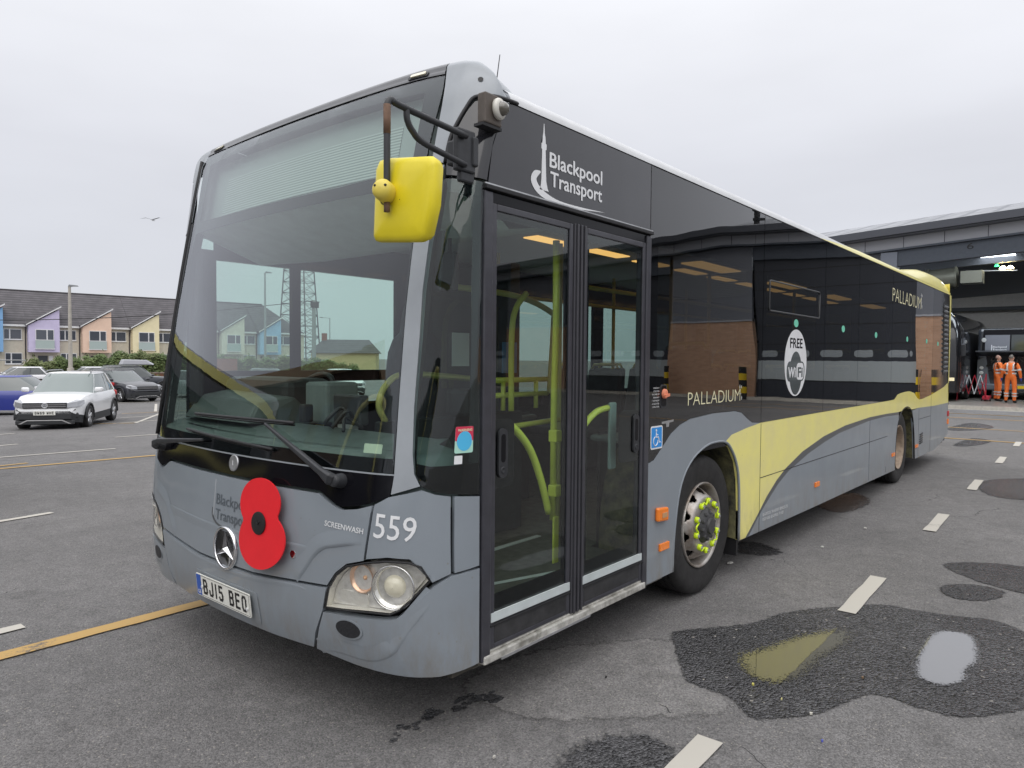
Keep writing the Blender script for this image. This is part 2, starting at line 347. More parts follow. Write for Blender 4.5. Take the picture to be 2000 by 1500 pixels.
def soften(m, sc=30, amt=1.3):
    t = m.node_tree; o = [n for n in t.nodes if n.type == 'OUTPUT_MATERIAL'][0]; b = t.nodes['Principled BSDF']
    at = nn(t, 'ShaderNodeAttribute'); at.attribute_name = 'edge'; tc = nn(t, 'ShaderNodeTexCoord'); n = nn(t, 'ShaderNodeTexNoise'); n.inputs['Scale'].default_value = sc; n.inputs['Detail'].default_value = 5; n.inputs['Roughness'].default_value = .7; t.links.new(tc.outputs['Object'], n.inputs['Vector'])
    s1 = nn(t, 'ShaderNodeMath', operation='MULTIPLY_ADD'); s1.inputs[1].default_value = amt; s1.inputs[2].default_value = -amt*.5; t.links.new(n.outputs['Fac'], s1.inputs[0])
    a = nn(t, 'ShaderNodeMath', operation='ADD'); t.links.new(at.outputs['Fac'], a.inputs[0]); t.links.new(s1.outputs[0], a.inputs[1])
    mr = nn(t, 'ShaderNodeMapRange'); mr.interpolation_type = 'SMOOTHSTEP'; mr.inputs[1].default_value = .30; mr.inputs[2].default_value = .62; t.links.new(a.outputs[0], mr.inputs[0])
    tr = nn(t, 'ShaderNodeBsdfTransparent'); mx = nn(t, 'ShaderNodeMixShader'); t.links.new(mr.outputs[0], mx.inputs[0]); t.links.new(tr.outputs[0], mx.inputs[1]); t.links.new(b.outputs[0], mx.inputs[2]); t.links.new(mx.outputs[0], o.inputs[0]); return m
# =================================================================== THE BUS
bus = empty('bus', 'large grey, black and pale yellow single-deck bus in the foreground, numbered 559', 'bus')
BD = {}
wind = sym([(-.736, 2.84), (-1.077, 2.843), (-1.059, 2.656), (-1.048, 2.516), (-1.045, 2.09), (-1.053, 1.816), (-1.076, 1.461), (-1.098, 1.124), (-.6, 1.124), (0, 1.124)][::-1])[1:] 
wind = [(0, 1.124), (-.6, 1.124), (-1.098, 1.124), (-1.076, 1.461), (-1.053, 1.816), (-1.045, 2.09), (-1.048, 2.516), (-1.059, 2.656), (-1.077, 2.843), (-.736, 2.842), (-.34, 2.838)]
wind = wind+[(-p[0], p[1]) for p in reversed(wind) if p[0] != 0]
ws = spatch('windscreen', wind, WSG, bus, -.001, .002, ins=.003, du=.07, dv=.12)
clr = [(0, 1.185), (-.5, 1.185), (-1.08, 1.185), (-1.06, 1.46), (-1.037, 1.82), (-1.02, 2.09), (-.985, 2.345), (-.75, 2.35), (-.3, 2.352)]
clr = clr+[(-p[0], p[1]) for p in reversed(clr) if p[0] != 0]
disp = [(-.963, 2.778), (-.5, 2.79), (.5, 2.79), (.963, 2.778), (.96, 2.42), (.5, 2.408), (-.5, 2.408), (-.96, 2.42)]
def spband(name, outer, u0, u1, z0, z1): pass
# black printed borders behind the windscreen glass
spatch('windscreen_border', [(-1.095, 1.126), (1.095, 1.126), (1.08, 1.186), (-1.08, 1.186)], FRIT, bus, -.008, -.004)
spatch('windscreen_border', [(-.985, 2.347), (.985, 2.347), (.96, 2.42), (.5, 2.408), (-.5, 2.408), (-.96, 2.42)], FRIT, bus, -.008, -.004)
spatch('windscreen_border', [(-.963, 2.778), (-.5, 2.79), (.5, 2.79), (.963, 2.778), (1.07, 2.84), (.5, 2.838), (-.5, 2.838), (-1.07, 2.84)], FRIT, bus, -.008, -.004)
for mi_ in (0, 1):
    spatch('windscreen_border', [(-1.096, 1.13), (-1.081, 1.188), (-1.062, 1.46), (-1.040, 1.82), (-1.028, 2.09), (-.987, 2.347), (-.96, 2.42), (-.963, 2.778), (-1.07, 2.838), (-1.055, 2.656), (-1.044, 2.516), (-1.041, 2.09), (-1.05, 1.816), (-1.073, 1.461)], FRIT, bus, -.0085, -.0045, mir=mi_)
low = [(0, 1.119), (-.623, 1.119), (-.919, 1.119), (-1.1, 1.119), (-1.089, 1.032), (-1.015, 1.002), (-.939, .982), (-.853, .968), (-.796, .983), (-.711, 1.022), (-.38, 1.021), (-.016, 1.023)]
low = low[:-1]+[(-p[0], p[1]) for p in reversed(low[1:-1])]
spatch('lower_screen_panel', low, FRIT, bus, -.012, .001, ins=.002)
spatch('trim_line', [(-1.1, 1.1185), (1.1, 1.1185), (1.1, 1.1245), (-1.1, 1.1245)], GREYLT, bus, -.004, .0015)
bon = [(-.38, 1.012), (-.709, 1.014), (-.797, .975), (-.853, .960), (-.94, .973), (-1.016, .996), (-.988, .761), (-.896, .735), (-.833, .688), (-.783, .625), (-.565, .611), (-.262, .588)]
bon = bon+[(-p[0], p[1]) for p in reversed(bon)]
spatch('bonnet_panel', bon, GREY, bus, -.02, .004, ins=.003)
bc = [(-.262, .580), (-.565, .603), (-.783, .617), (-.756, .512), (-.66, .322), (-.379, .312)]
bc = bc+[(-p[0], p[1]) for p in reversed(bc)]
spatch('front_bumper', bc, GREY, bus, -.03, .008, ins=.002)
bk = [(-.758, .511), (-1.071, .531), (-1.135, .542), (-1.211, .606), (-1.28, .669), (-1.322, .690), (-1.362, .705), (-1.497, .711), (-1.497, .296), (-1.288, .284), (-1.156, .288), (-.906, .298), (-.672, .318), (-.724, .432)]
hd = [(-.768, .528), (-.792, .617), (-.837, .682), (-.896, .727), (-.999, .756), (-1.097, .773), (-1.186, .771), (-1.233, .753), (-1.27, .694), (-1.197, .618), (-1.15, .575), (-1.111, .555), (-.999, .551), (-.877, .538)]
cor = [(-1.022, .998), (-1.057, 1.018), (-1.084, 1.034), (-1.221, 1.066), (-1.28, 1.046), (-1.348, 1.034), (-1.358, .710), (-1.318, .697), (-1.276, .682), (-1.235, .762), (-1.186, .783), (-1.097, .786), (-.995, .768)]
sml = [(-1.362, 1.032), (-1.497, 1.018), (-1.498, .717), (-1.369, .710)]
pil = [(-1.152, 2.421), (-1.143, 2.372), (-1.141, 2.2), (-1.13, 2.096), (-1.128, 1.886), (-1.141, 1.686), (-1.154, 1.4), (-1.171, 1.211), (-1.187, 1.129), (-1.216, 1.079), (-1.093, 1.040), (-1.1, 1.124), (-1.076, 1.461), (-1.053, 1.816), (-1.045, 2.09), (-1.048, 2.421)]
qrt = [(-1.219, 1.075), (-1.28, 1.051), (-1.348, 1.038), (-1.497, 1.022), (-1.497, 2.335), (-1.44, 2.345), (-1.295, 2.352), (-1.167, 2.361), (-1.147, 2.349), (-1.145, 2.2), (-1.134, 2.096), (-1.132, 1.885), (-1.145, 1.686), (-1.158, 1.4), (-1.175, 1.211), (-1.191, 1.129)]
qc = [(-1.184, 2.306), (-1.285, 2.285), (-1.36, 2.262), (-1.40, 2.1), (-1.425, 1.7), (-1.435, 1.17), (-1.25, 1.158), (-1.19, 1.17), (-1.179, 1.23), (-1.163, 1.4), (-1.153, 1.686), (-1.141, 1.885), (-1.144, 2.095), (-1.155, 2.2)]
upc = [(-1.156, 2.425), (-1.162, 2.531), (-1.182, 2.590), (-1.214, 2.655), (-1.25, 2.70), (-1.36, 2.715), (-1.497, 2.715), (-1.497, 2.352), (-1.292, 2.360), (-1.166, 2.372)]
def headlight(mi_):
    k = -1 if not mi_ else 1
    def P(l): return [(-k*p[0] if mi_ else p[0], p[1]) for p in l]
    M_ = (lambda u, z: SF(-u, z)) if mi_ else SF
    MN = (lambda u, z: SN(-u, z)) if mi_ else SN
    def pp(name, poly, m, par, o0, o1, **kw): return patch(name, poly, M_, MN, o0, o1, m, par, .05, .06, **kw)
    CL = glass('lamp_lens', (.97, .97, .96), 1.3, wob=.0008)
    REFL = mat('lamp_reflector', (.93, .92, .89), .2, metal=.5, var=.35, vscale=16, bump=.006, bscale=14)
    h = pp('headlight', hd, CL, bus, .004, .012, ins=.004)
    pp('headlight_housing', hd, REFL, h, -.075, -.035, ins=.008)
    # housing wall
    V = []; Fs = []; P_ = inset_poly(hd, .006); n = len(P_)
    for q in P_: V.append(M_(*q)+MN(*q)*.002)
    for q in P_: V.append(M_(*q)-MN(*q)*.085)
    raw('headlight_bezel', V, [(i, (i+1) % n, n+(i+1) % n, n+i) for i in range(n)], mat('lamp_bezel', (.8, .78, .72), .3, metal=.3), h)
    # gasket
    for a, b in ((0, 14),):
        mb = MB(); mb.tube([M_(*q)+MN(*q)*.006 for q in hd+[hd[0]]], .0042, 6); mb.build('headlight_gasket', RUB, h, True)
    # bowls
    def bowl(u, z, r, dep, m, nm_, ins_=None):
        N = MN(u, z); c = M_(u, z)-N*.02; mb = MB()
        mb.lathe(c, -N, [(0, r), (.0, r*.94), (dep*.35, r*.82), (dep*.8, r*.55), (dep, r*.25), (dep, .001)], 32); return mb.build(nm_, m, h, True)
    bowl(-1.115, .660, .092, .06, mat('lamp_bowl', (.9, .89, .86), .14, metal=.8), 'main_lamp')
    N = MN(-1.115, .66); c = M_(-1.115, .66)-N*.03; mb = MB()
    mb.lathe(c, N, [(-.03, .05), (0, .047), (.012, .036), (.02, .02), (.023, .001)], 28); mb.build('projector_lens', mat('projector', (.80, .76, .62), .10, coat=1), h, True)
    mb = MB(); mb.lathe(M_(-1.115, .66)-MN(-1.115, .66)*.012, N, [(0, .095), (.004, .093), (.004, .088), (0, .087)], 40); mb.build('lamp_ring', CHROME, h, True)
    bowl(-.955, .678, .062, .05, mat('indicator_bowl', (.85, .58, .42), .2, metal=.6), 'indicator_lamp')
    N = MN(-.965, .68); mb = MB(); mb.lathe(M_(-.965, .68)-N*.05, N, [(0, .010), (.02, .009), (.026, .001)], 16); mb.build('indicator_bulb', mat('amber_bulb', (.80, .50, .30), .2, coat=.6), h, True)
    pp('day_lamp', rrect(-.985, -.83, .565, .612, .012), mat('lamp_bowl2', (.85, .84, .80), .2, metal=.5, bump=.004, bscale=40), h, -.04, -.028)
    # fog light grille
    fg = pp('fog_light_recess', ell(-.90, .462, .078, .043), GREY, bus, .0082, .0095)
    pp('fog_light_grille', ell(-.90, .462, .066, .036), mat('fog_mesh', (.018, .019, .022), .5, bump=.004, bscale=85), fg, .0096, .012)
headlight(0); headlight(1)
for mi_ in (0, 1):
    spatch('bumper_corner', bk, GREY, bus, -.03, .008, mir=mi_, ins=.003)
    
    if mi_: MB().tube([SF(1.085+.004*k_, zz_)+SN(1.085, zz_)*.006 for k_, zz_ in enumerate((1.13, 1.46, 1.82, 2.1, 2.5, 2.65, 2.82))], .011, 6).build('windscreen_seal', RUB, bus, True)
    cp = spatch('corner_panel', cor, GREY, bus, -.02, .004, mir=mi_, ins=.003)
    spatch('corner_panel', sml, GREY, bus, -.02, .004, mir=mi_, ins=.002)
    spatch('windscreen_pillar', pil, GREYLT if not mi_ else PLAS, bus, -.03, .005, mir=mi_, ins=.002)
    q = spatch('quarter_window', qrt, TINT if 0 else glass('quarter_glass', (.74, .82, .80), 1.35, wob=.0008), bus, -.001, .003, mir=mi_, ins=.002)
    # black border ring round the clear part of the quarter window
    ring = [(qrt[0], qc[7]), ]
    a = [(-1.219, 1.077), (-1.28, 1.053), (-1.348, 1.040), (-1.495, 1.024), (-1.495, 1.158), (-1.25, 1.158), (-1.19, 1.17), (-1.179, 1.23), (-1.175, 1.211), (-1.191, 1.129)]
    spatch('quarter_window_border', a, FRIT, q, -.008, -.004, mir=mi_)
    spatch('quarter_window_border', [(-1.36, 2.262), (-1.40, 2.1), (-1.425, 1.7), (-1.436, 1.16), (-1.495, 1.16), (-1.495, 2.333), (-1.44, 2.343), (-1.295, 2.350), (-1.167, 2.359), (-1.184, 2.306), (-1.285, 2.285)], BLACK, q, -.008, -.004, mir=mi_)
    spatch('upper_corner_panel', upc, BLACK, bus, -.02, .003, mir=mi_, ins=.002)
    # dark edge lining behind the gaps
    spatch('panel_lining', [(-1.49, .30), (-1.30, .295), (-.70, .33), (-.79, .62), (-1.02, 1.0), (-1.09, 1.03), (-1.21, 1.07), (-1.35, 1.03), (-1.49, 1.015)], RUB, bus, -.11, -.095, mir=mi_)
    spatch('pillar_lining', [(-1.135, 2.42), (-1.13, 1.886), (-1.15, 1.4), (-1.18, 1.129), (-1.19, 1.07), (-1.10, 1.05), (-1.09, 1.461), (-1.07, 1.816), (-1.06, 2.09), (-1.055, 2.42)], DARKI, bus, -.07, -.035, mir=mi_)
# creases pressed into the bonnet and bumper
def bead(name, pts, w, h, m, mi_=0, n=6):
    pts = curve_pts([(p[0], p[1], 0) for p in pts], n); V = []; Fs = []
    for i, p in enumerate(pts):
        d = (pts[min(i+1, len(pts)-1)]-pts[max(i-1, 0)]).normalized(); nn_ = Vector((-d.y, d.x, 0)); f = min(1, i/3, (len(pts)-1-i)/3)
        for k, (a, b) in enumerate(((-1.6, 0), (-.5, .45), (.2, .8), (.45, .75), (.75, 0))):
            q = p+nn_*w*a; u = -q.x if mi_ else q.x; V.append(SF(u, q.y)+SN(u, q.y)*(.0042+b*h*max(f, .02)))
    for i in range(len(pts)-1):
        for k in range(4): Fs.append((i*5+k, i*5+k+1, i*5+k+6, i*5+k+5))
    return raw(name, V, Fs, m, bus, True)
for mi_ in (0, 1):
    bead('bonnet_crease', [(-.578, .622), (-.638, .690), (-.697, .759), (-.755, .800), (-.838, .823), (-.965, .85)], .03, .008, GREY, mi_)
    bead('bumper_crease', [(-.70, .325), (-.80, .350), (-.98, .350), (-1.08, .385), (-1.14, .45), (-1.20, .53), (-1.29, .64)], .03, .006, GREY, mi_)
bead('bonnet_crease', [(-.70, .765), (-.512, .763), (-.28, .755), (0, .751), (.28, .755), (.512, .763), (.70, .765)], .02, .0035, GREY)
bead('bumper_crease', [(-.70, .575), (-.565, .585), (-.28, .562), (0, .556), (.28, .562), (.565, .585), (.70, .575)], .02, .006, GREY)
# emblem
N = SN(-.031, .665); c0 = SF(-.031, .665)+N*.006
up = Vector((0, 0, 1)); lf = up.cross(N).normalized(); up = N.cross(lf)
em = MB().lathe(c0, N, [(0, .001), (0.0, .098), (.004, .098)], 48).build('emblem', mat('emblem_black', (.012, .012, .013), .2, coat=.6), bus, True)
mb = MB(); pr = [(0, .096), (.010, .093), (.015, .099), (.010, .105), (0, .107)]; mb.lathe(c0, N, pr, 56); mb.build('emblem_ring', CHROME, em, True)
mb = MB()
for k in range(3):
    a = R(90+120*k); d = math.cos(a)*lf+math.sin(a)*up; s_ = N.cross(d)
    tip = c0+d*.094+N*.006; b1 = c0+s_*.017+d*.006+N*.003; b2 = c0-s_*.017+d*.006+N*.003; t = c0+N*.02
    mb.add([tip, b1, b2, t], [(0, 3, 1), (0, 2, 3)])
mb.build('emblem_star', CHROME, em)
N2 = SN(-.051, 1.081); c1 = SF(-.051, 1.081)+N2*.002
bdg = MB().lathe(c1, N2, [(.004, .001), (.004, .030), (.006, .036), (.004, .040), (0, .041)], 32).build('badge', SILV, bus, True)
MB().obox(c1+N2*.007, lf*.003, Vector((0, 0, .012)), N2*.0006).build('badge_mark', WHITE, bdg)
spatch('drain_plug', ell(-.566, .727, .018, .018, 14), CHROME, bus, .004, .007)
# number plate
def PLF(u, z): return Vector((-.006-.10*(z-.372), CW+u, z))
def PLN(u, z): return Vector((-1, 0, -.1)).normalized()
def ppatch(name, poly, m, par, o0, o1): return patch(name, poly, PLF, PLN, o0, o1, m, par, None, None, 0, False)
pl = ppatch('number_plate', rrect(-.262, .262, .372, .487, .008), mat('plate_white', (.80, .80, .74), .35), bus, -.005, 0)
ppatch('plate_border', [(-.256, .377), (.256, .377), (.256, .379), (-.256, .379)], mat('ink_black', (.012, .012, .014), .5), pl, .0002, .0006); ppatch('plate_border', [(-.256, .480), (.256, .480), (.256, .482), (-.256, .482)], MATS['ink_black'], pl, .0002, .0006); ppatch('plate_border', [(-.256, .379), (-.254, .379), (-.254, .480), (-.256, .480)], MATS['ink_black'], pl, .0002, .0006)
ppatch('plate_band', [(.212, .376), (.258, .376), (.258, .483), (.212, .483)], mat('plate_blue', (.02, .10, .45), .4), pl, .0007, .0011)
xx_ = .190
for ch_ in 'BJ15 BEO':
    w_ = {'1': .022, ' ': .026}.get(ch_, .043)
    if ch_ != ' ': glyphs('plate_letter', ch_, PLF, PLN, xx_, xx_-w_, .391, .079, .0125, MATS['ink_black'], pl, .0015)
    xx_ -= w_+.0165
text('plate_country_code', 'GB', PLF, PLN, (.250, .385), (.219, .385), .020, WHITE, pl, .0015, bold=.01)
for u, z in ((.20, .425), (-.237, .412)): ppatch('plate_screw', ell(u, z, .008, .008, 10), WHITE, pl, .002, .006)
MB().box(.0, .04, CW-.2, CW+.2, .38, .48).build('plate_holder', RUB, bus)
spatch('plate_recess', rrect(-.30, .30, .345, .50, .02), GREY, bus, .0085, .0115, du=.1)
# lettering on the front
text('fleet_number', '559', SF, SN, (-1.030, .866), (-1.207, .856), .104, WHITE, bus, .0055, fat=.004)
text('screenwash_lettering', 'SCREENWASH', SF, SN, (-.763, .881), (-.979, .872), .024, WHITE, bus, .0055, fat=.012)
text('raised_lettering', 'Blackpool', SF, SN, (.075, .868), (-.235, .868), .055, mat('raised_grey', (.10, .118, .135), .4), bus, .0065, bold=.0)
text('raised_lettering', 'Transport', SF, SN, (.075, .793), (-.235, .793), .055, MATS['raised_grey'], bus, .0065, bold=.0)
bead('raised_swoosh', [(.115, .845), (.105, .80), (.05, .765), (-.08, .752), (-.24, .757)], .005, .003, GREYDK)
bead('raised_tower', [(.10, .985), (.098, .93), (.10, .86), (.105, .80)], .005, .003, GREYLT)
# ---------------------------------------------------------------- roof cap, dome
def ztop(u):
    return interp(abs(u), [0, .7, 1.077, 1.16, 1.25, 1.35, 1.42, 1.5], [2.912, 2.918, 2.926, 2.928, 2.915, 2.868, 2.82, 2.758])
def rollgrid(name, us, zb, m, off=.004, extra=.55):
    V = []; Fs = []; nv = 0
    for u in us:
        zt = ztop(u); r = min(.055, max(.012, (zt-zb(u))*.8)); zs = zt-r; row = []
        nz = 5
        for k in range(nz+1):
            z = zb(u)+(zs-zb(u))*k/nz; row.append(SF(u, z)+SN(u, z)*off)
        b0 = SF(u, zs); N = SN(u, zs); N.z = 0; N.normalize(); b0 = b0+N*off
        for k in range(1, 6):
            a = R(90*k/5); row.append(b0-N*(1-math.cos(a))*r*1.6+Vector((0, 0, math.sin(a)*r)))
        ex = extra
        p = row[-1]
        q = Vector((interp(abs(u), [1.1, 1.3, 1.5], [1.15, .95, .72]), CW+(p.y-CW)*.985, min(p.z, interp(abs(u), [1.1, 1.5], [2.82, 2.76]))))
        for k in range(1, 5): row.append(p.lerp(q, k/4)+Vector((0, 0, .012*math.sin(math.pi*k/4))))
        nv = len(row); V += row
    for i in range(len(us)-1):
        for k in range(nv-1): Fs.append((i*nv+k, (i+1)*nv+k, (i+1)*nv+k+1, i*nv+k+1))
    return raw(name, V, Fs, m, bus, True)
N_ = 40
rollgrid('roof_front', [-1.073+2.146*i/N_ for i in range(N_+1)], lambda u: 2.847, BLACK if 0 else mat('roof_dark', (.07, .072, .08), .3, coat=.3, var=.2, vscale=6))
dz = ([1.078, 1.152, 1.158, 1.178, 1.21, 1.246, 1.36, 1.5], [2.43, 2.43, 2.535, 2.598, 2.668, 2.715, 2.722, 2.722])
for s_ in (-1, 1):
    us = [s_*(1.078+(UM-1.0785)*i/26) for i in range(27)]
    if s_ > 0: us = us
    rollgrid('roof_dome', us, lambda u: interp(abs(u), *dz), GREYLT)
    if s_ > 0: continue
    mb = MB(); mb.tube(curve_pts([SF(s_*a, b)+SN(s_*a, b)*.006 for a, b in zip(dz[0][1:], dz[1][1:])]+[Vector((.70, 0 if s_ < 0 else 2.55, 2.728))], 4), .009, 6); mb.build('dome_seal', RUB, bus, True)
MB().lathe(SF(-1.262, 2.80)+SN(-1.262, 2.80)*.006, SN(-1.262, 2.80), [(.001, .001), (.001, .012)], 16).build('dome_hole', RUB, bus)
for k in (-.92, .92):
    mk = spatch('marker_lamp', rrect(k-.06, k+.06, 2.855, 2.885, .008), RUB, bus, .004, .009)
    spatch('marker_lens', rrect(k-.045, k+.045, 2.861, 2.879, .006), mat('marker_lens', (.75, .70, .5), .2, coat=.6), mk, .009, .014)
# main roof: cove and deck
prof = [(0, 2.722), (.004, 2.745), (.018, 2.768), (.045, 2.788), (.09, 2.803), (.25, 2.825), (.7, 2.85), (CW, 2.86)]
def roofsec(name, x0, x1, i0, i1, m, side, x0b=None):
    P = prof[i0:i1+1]; V = []; Fs = []; n = len(P); nx = 12
    for i in range(nx+1):
        for j, (y, z) in enumerate(P):
            a = x0 if x0b is None else x0+(x0b-x0)*j/(n-1)
            V.append((a+(x1-a)*i/nx, y if side < 0 else 2.55-y, z))
    for i in range(nx):
        for j in range(n-1): Fs.append((i*n+j, (i+1)*n+j, (i+1)*n+j+1, i*n+j+1))
    return raw(name, V, Fs, m, bus, True)
for s_ in (-1, 1):
    roofsec('roof_rail', .655, 5.0, 0, 4, mat('roof_silver', (.60, .61, .62), .3, coat=.3, var=.12, vscale=3), s_)
    roofsec('roof_rail', 5.0, 11.93, 0, 4, YEL, s_, 7.0)
    roofsec('roof_deck', 1.1, 11.9, 4, 7, mat('roof_white', (.55, .56, .57), .5, var=.15), s_)
    roofsec('roof_rail', 5.0, 7.0, 0, 4, mat('roof_silver', (.60, .61, .62), .3), s_) if 0 else None
raw('roof_rail_fillet', [(5.0, .0, 2.7218), (7.0, .09, 2.8035), (5.0, .09, 2.8035), (5.0, .045, 2.789), (5.0, .018, 2.769)], [(0, 1, 2, 3, 4)], MATS['roof_silver'], bus)
mb = MB().box(.66, 11.95, .004, .012, 2.714, 2.724).build('roof_gutter', RUB, bus)
MB().box(.66, 11.95, 2.538, 2.546, 2.714, 2.724).build('roof_gutter', RUB, bus)
# rear yellow fairing on the roof
V = []; Fs = []
xs = [8.7, 9.2, 9.7, 10.3, 10.9, 11.4, 11.7, 11.88, 11.96]; zt = [2.80, 2.87, 2.94, 3.00, 3.025, 3.02, 3.005, 2.98, 2.93]
for x, z in zip(xs, zt):
    for y, f in ((.006, 0), (.03, .35), (.09, .72), (.20, .95), (.45, 1), (CW, 1.03), (2.10, 1), (2.35, .95), (2.46, .72), (2.52, .35), (2.544, 0)):
        V.append((x, y, 2.755+(z-2.755)*f))
for i in range(len(xs)-1):
    for j in range(10): Fs.append((i*11+j, (i+1)*11+j, (i+1)*11+j+1, i*11+j+1))
n0_ = len(V)
for j in range(11): V.append((12.0, V[88+j][1], 2.74))
for j in range(10): Fs.append((88+j, n0_+j, n0_+j+1, 88+j+1))
raw('rear_roof_fairing', V, Fs, YEL, bus, True)
raw('roof_pod', *(lambda b: (b.V, b.F))(MB().box(8.4, 10.9, .55, 2.0, 2.84, 3.05)), MATS['roof_white'], bus).modifiers.new('b', 'BEVEL').width = .06
MB().tube([(1.50, .9, 2.85), (1.51, .9, 2.93), (1.605, .9, 3.48)], [.014, .006, .003], 6).build('aerial', RUB, bus, True)
# ---------------------------------------------------------------- nearside
blk = [(1.934, 1.0), (1.982, 1.01), (2.056, 1.058), (2.188, 1.149), (2.309, 1.197), (2.456, 1.227), (2.801, 1.244), (3.163, 1.24), (3.275, 1.223), (3.392, 1.171), (3.483, 1.138), (3.657, 1.125), (5.2, 1.127), (6.37, 1.127), (7.9, 1.128), (8.12, 1.132), (8.283, 1.185), (8.45, 1.20), (8.725, 1.21), (9.0, 1.21), (9.311, 1.178), (9.43, 1.13), (9.528, 1.095), (9.65, 1.075), (9.854, 1.073), (10.545, 1.109), (11.579, 1.199), (12.0, 1.265)]
swtop = [(3.004, 1.034), (3.107, 1.075), (3.386, 1.105), (3.657, 1.125)]
arch = [(2.25, .285), (2.252, .42), (2.27, .56), (2.31, .74), (2.38, .87), (2.51, .97), (2.69, 1.03), (2.84, 1.045), (3.004, 1.034), (3.11, .98), (3.21, .87), (3.265, .73), (3.285, .5), (3.285, .285)]
swlow = [(3.398, .282), (3.52, .352), (3.663, .436), (3.819, .533), (4.02, .63), (4.227, .706), (4.646, .807), (5.255, .895), (5.965, .950), (6.938, .979), (7.7, .975), (8.40, .962)]
stlow = [(3.457, .280), (3.66, .405), (3.865, .506), (4.07, .60), (4.302, .675), (4.815, .775), (5.30, .84), (5.755, .888), (6.941, .94), (7.7, .944), (8.395, .925)]
archr = [(8.25, .285), (8.26, .5), (8.29, .68), (8.34, .79), (8.41, .868), (8.6, .97), (8.86, 1.005), (9.1, .965), (9.28, .83), (9.38, .62), (9.43, .42), (9.46, .25)]
def side_patches(P, side):
    def pp(name, poly, m, o0=-.03, o1=0., par=bus, ins=0.):
        return patch(name, poly, near if side < 0 else far, nearN if side < 0 else farN, o0, o1, m, par, None, None, ins, False)
    return pp
for side in (-1, 1):
    pp = side_patches(None, side)
    x0 = 1.902 if side < 0 else .475
    grey_front = [(x0, .285), (x0, 1.0)]+(blk if side < 0 else [(p[0], p[1]) for p in blk if p[0] > 2])[0:0]
    top = [p for p in blk if p[0] < 3.657 and (side < 0 or p[0] > 1.9)]
    if side > 0: top = [(x0, 1.02), (1.9, 1.0)]+top
    pp('side_panel', [(x0, .285)]+([(x0, 1.0)] if side < 0 else [])+top+swtop[::-1]+arch[::-1][5:], GREY)
    yp = [p for p in blk if p[0] > 3.65]
    pp('side_stripe', swtop[:-1]+yp+[(12.06, .928), (10.82, .933), (9.653, .957), (9.22, .955), (9.1, .965), (8.86, 1.005), (8.6, .97), (8.41, .962)]+swlow[::-1]+arch[::-1][:5], YEL)
    pp('stripe_edge', swlow+stlow[::-1], GREYDK)
    pp('side_panel', stlow+[(8.395, .86), (8.34, .79), (8.29, .68), (8.26, .5), (8.25, .23), (6.5, .25), (5, .262)], GREY)
    pp('side_panel', [(9.653, .957), (10.82, .933), (12.06, .928), (12.1, .42), (11.6, .32), (10.88, .24), (9.46, .25), (9.43, .42), (9.38, .62), (9.28, .83), (9.22, .94)], GREY)
    # wheel arch flange
    yy = 0 if side < 0 else 2.55
    for A, m_ in ((arch, GREY), (archr, GREYDK)):
        mb = MB(); mb.tube([Vector((p[0], yy+.006*(-side), p[1])) for p in curve_pts([(q[0], q[1], 0) for q in A], 3) for p in [(p.x, p.y)]], .010, 6); mb.build('arch_lip', RUB if A is archr else GREY, bus, True)
        V = []; Fs = []
        for q in A:
            V += [(q[0], yy, q[1]), (q[0], yy-side*-.0-side*.55, q[1]+.05)]
        for i in range(len(A)-1): Fs.append((2*i, 2*i+1, 2*i+3, 2*i+2))
        raw('wheel_arch_liner', V, Fs, mat('arch_dirt', (.16, .15, .07), .9, var=.7, vscale=9, col2=(.03, .03, .025), bump=.004, bscale=30), bus, True)
        xs_ = [q[0] for q in A]
        MB().box(min(xs_), max(xs_), yy-side*.56-.01, yy-side*.56+.01, .2, 1.12).build('wheel_arch_wall', RUB, bus)
    # horizontal and vertical shut lines
    mb = MB(); y_a, y_b = (-.0012, .004) if side < 0 else (2.546, 2.5512)
    for xa, za, zb_ in ((3.66, .27, 1.12), (6.95, .26, .95), (9.66, .26, .94), (10.55, .26, 1.1), (7.75, .26, .33)): MB().box(xa, xa+.006, y_a, y_b, za, zb_).build('shut_line', RUB, bus)
    MB().box(3.667, 7.8, y_a, y_b, .694, .700).build('shut_line', RUB, bus); MB().box(9.667, 10.549, y_a, y_b, .79, .796).build('shut_line', RUB, bus)
    # windows
    segs = [(1.906 if side < 0 else .48, 3.655), (3.662, 5.2), (5.207, 6.37), (6.377, 7.9), (7.907, 10.54)]
    for xa, xb in segs:
        bl = [p for p in blk if xa < p[0] < xb]
        za = interp(xa, [p[0] for p in blk], [p[1] for p in blk]) if xa > 1.93 else 1.0
        zb_ = interp(xb, [p[0] for p in blk], [p[1] for p in blk])
        if side > 0 and xa < 1: bl = [(1.9, 1.003)]+[p for p in bl if p[0] > 1.95]; za = 1.02
        P = [(xa, za+.003)]+[(p[0], p[1]+.003) for p in bl]+[(xb, zb_+.003), (xb, 2.713), (xa, 2.713)]
        if side > 0 and xa < 1: 
            pp('side_window', [(xa, 1.023), (1.9, 1.005), (2.3, 1.2), (2.3, 2.713), (.57, 2.713), (.54, 2.5), (.51, 2.2)], glass('cab_glass', (.80, .90, .87), 1.2), -.006, 0)
            P = [(2.303, 1.203)]+[(p[0], p[1]+.003) for p in bl if p[0] > 2.305]+[(xb, zb_+.003), (xb, 2.713), (2.303, 2.713)]
        pp('side_window', P, TINT if side < 0 else glass('offside_glass', (.62, .70, .68), 1.2), -.006, 0)
    # inner wall with window openings
    ya, yb = (.012, .05) if side < 0 else (2.50, 2.538)
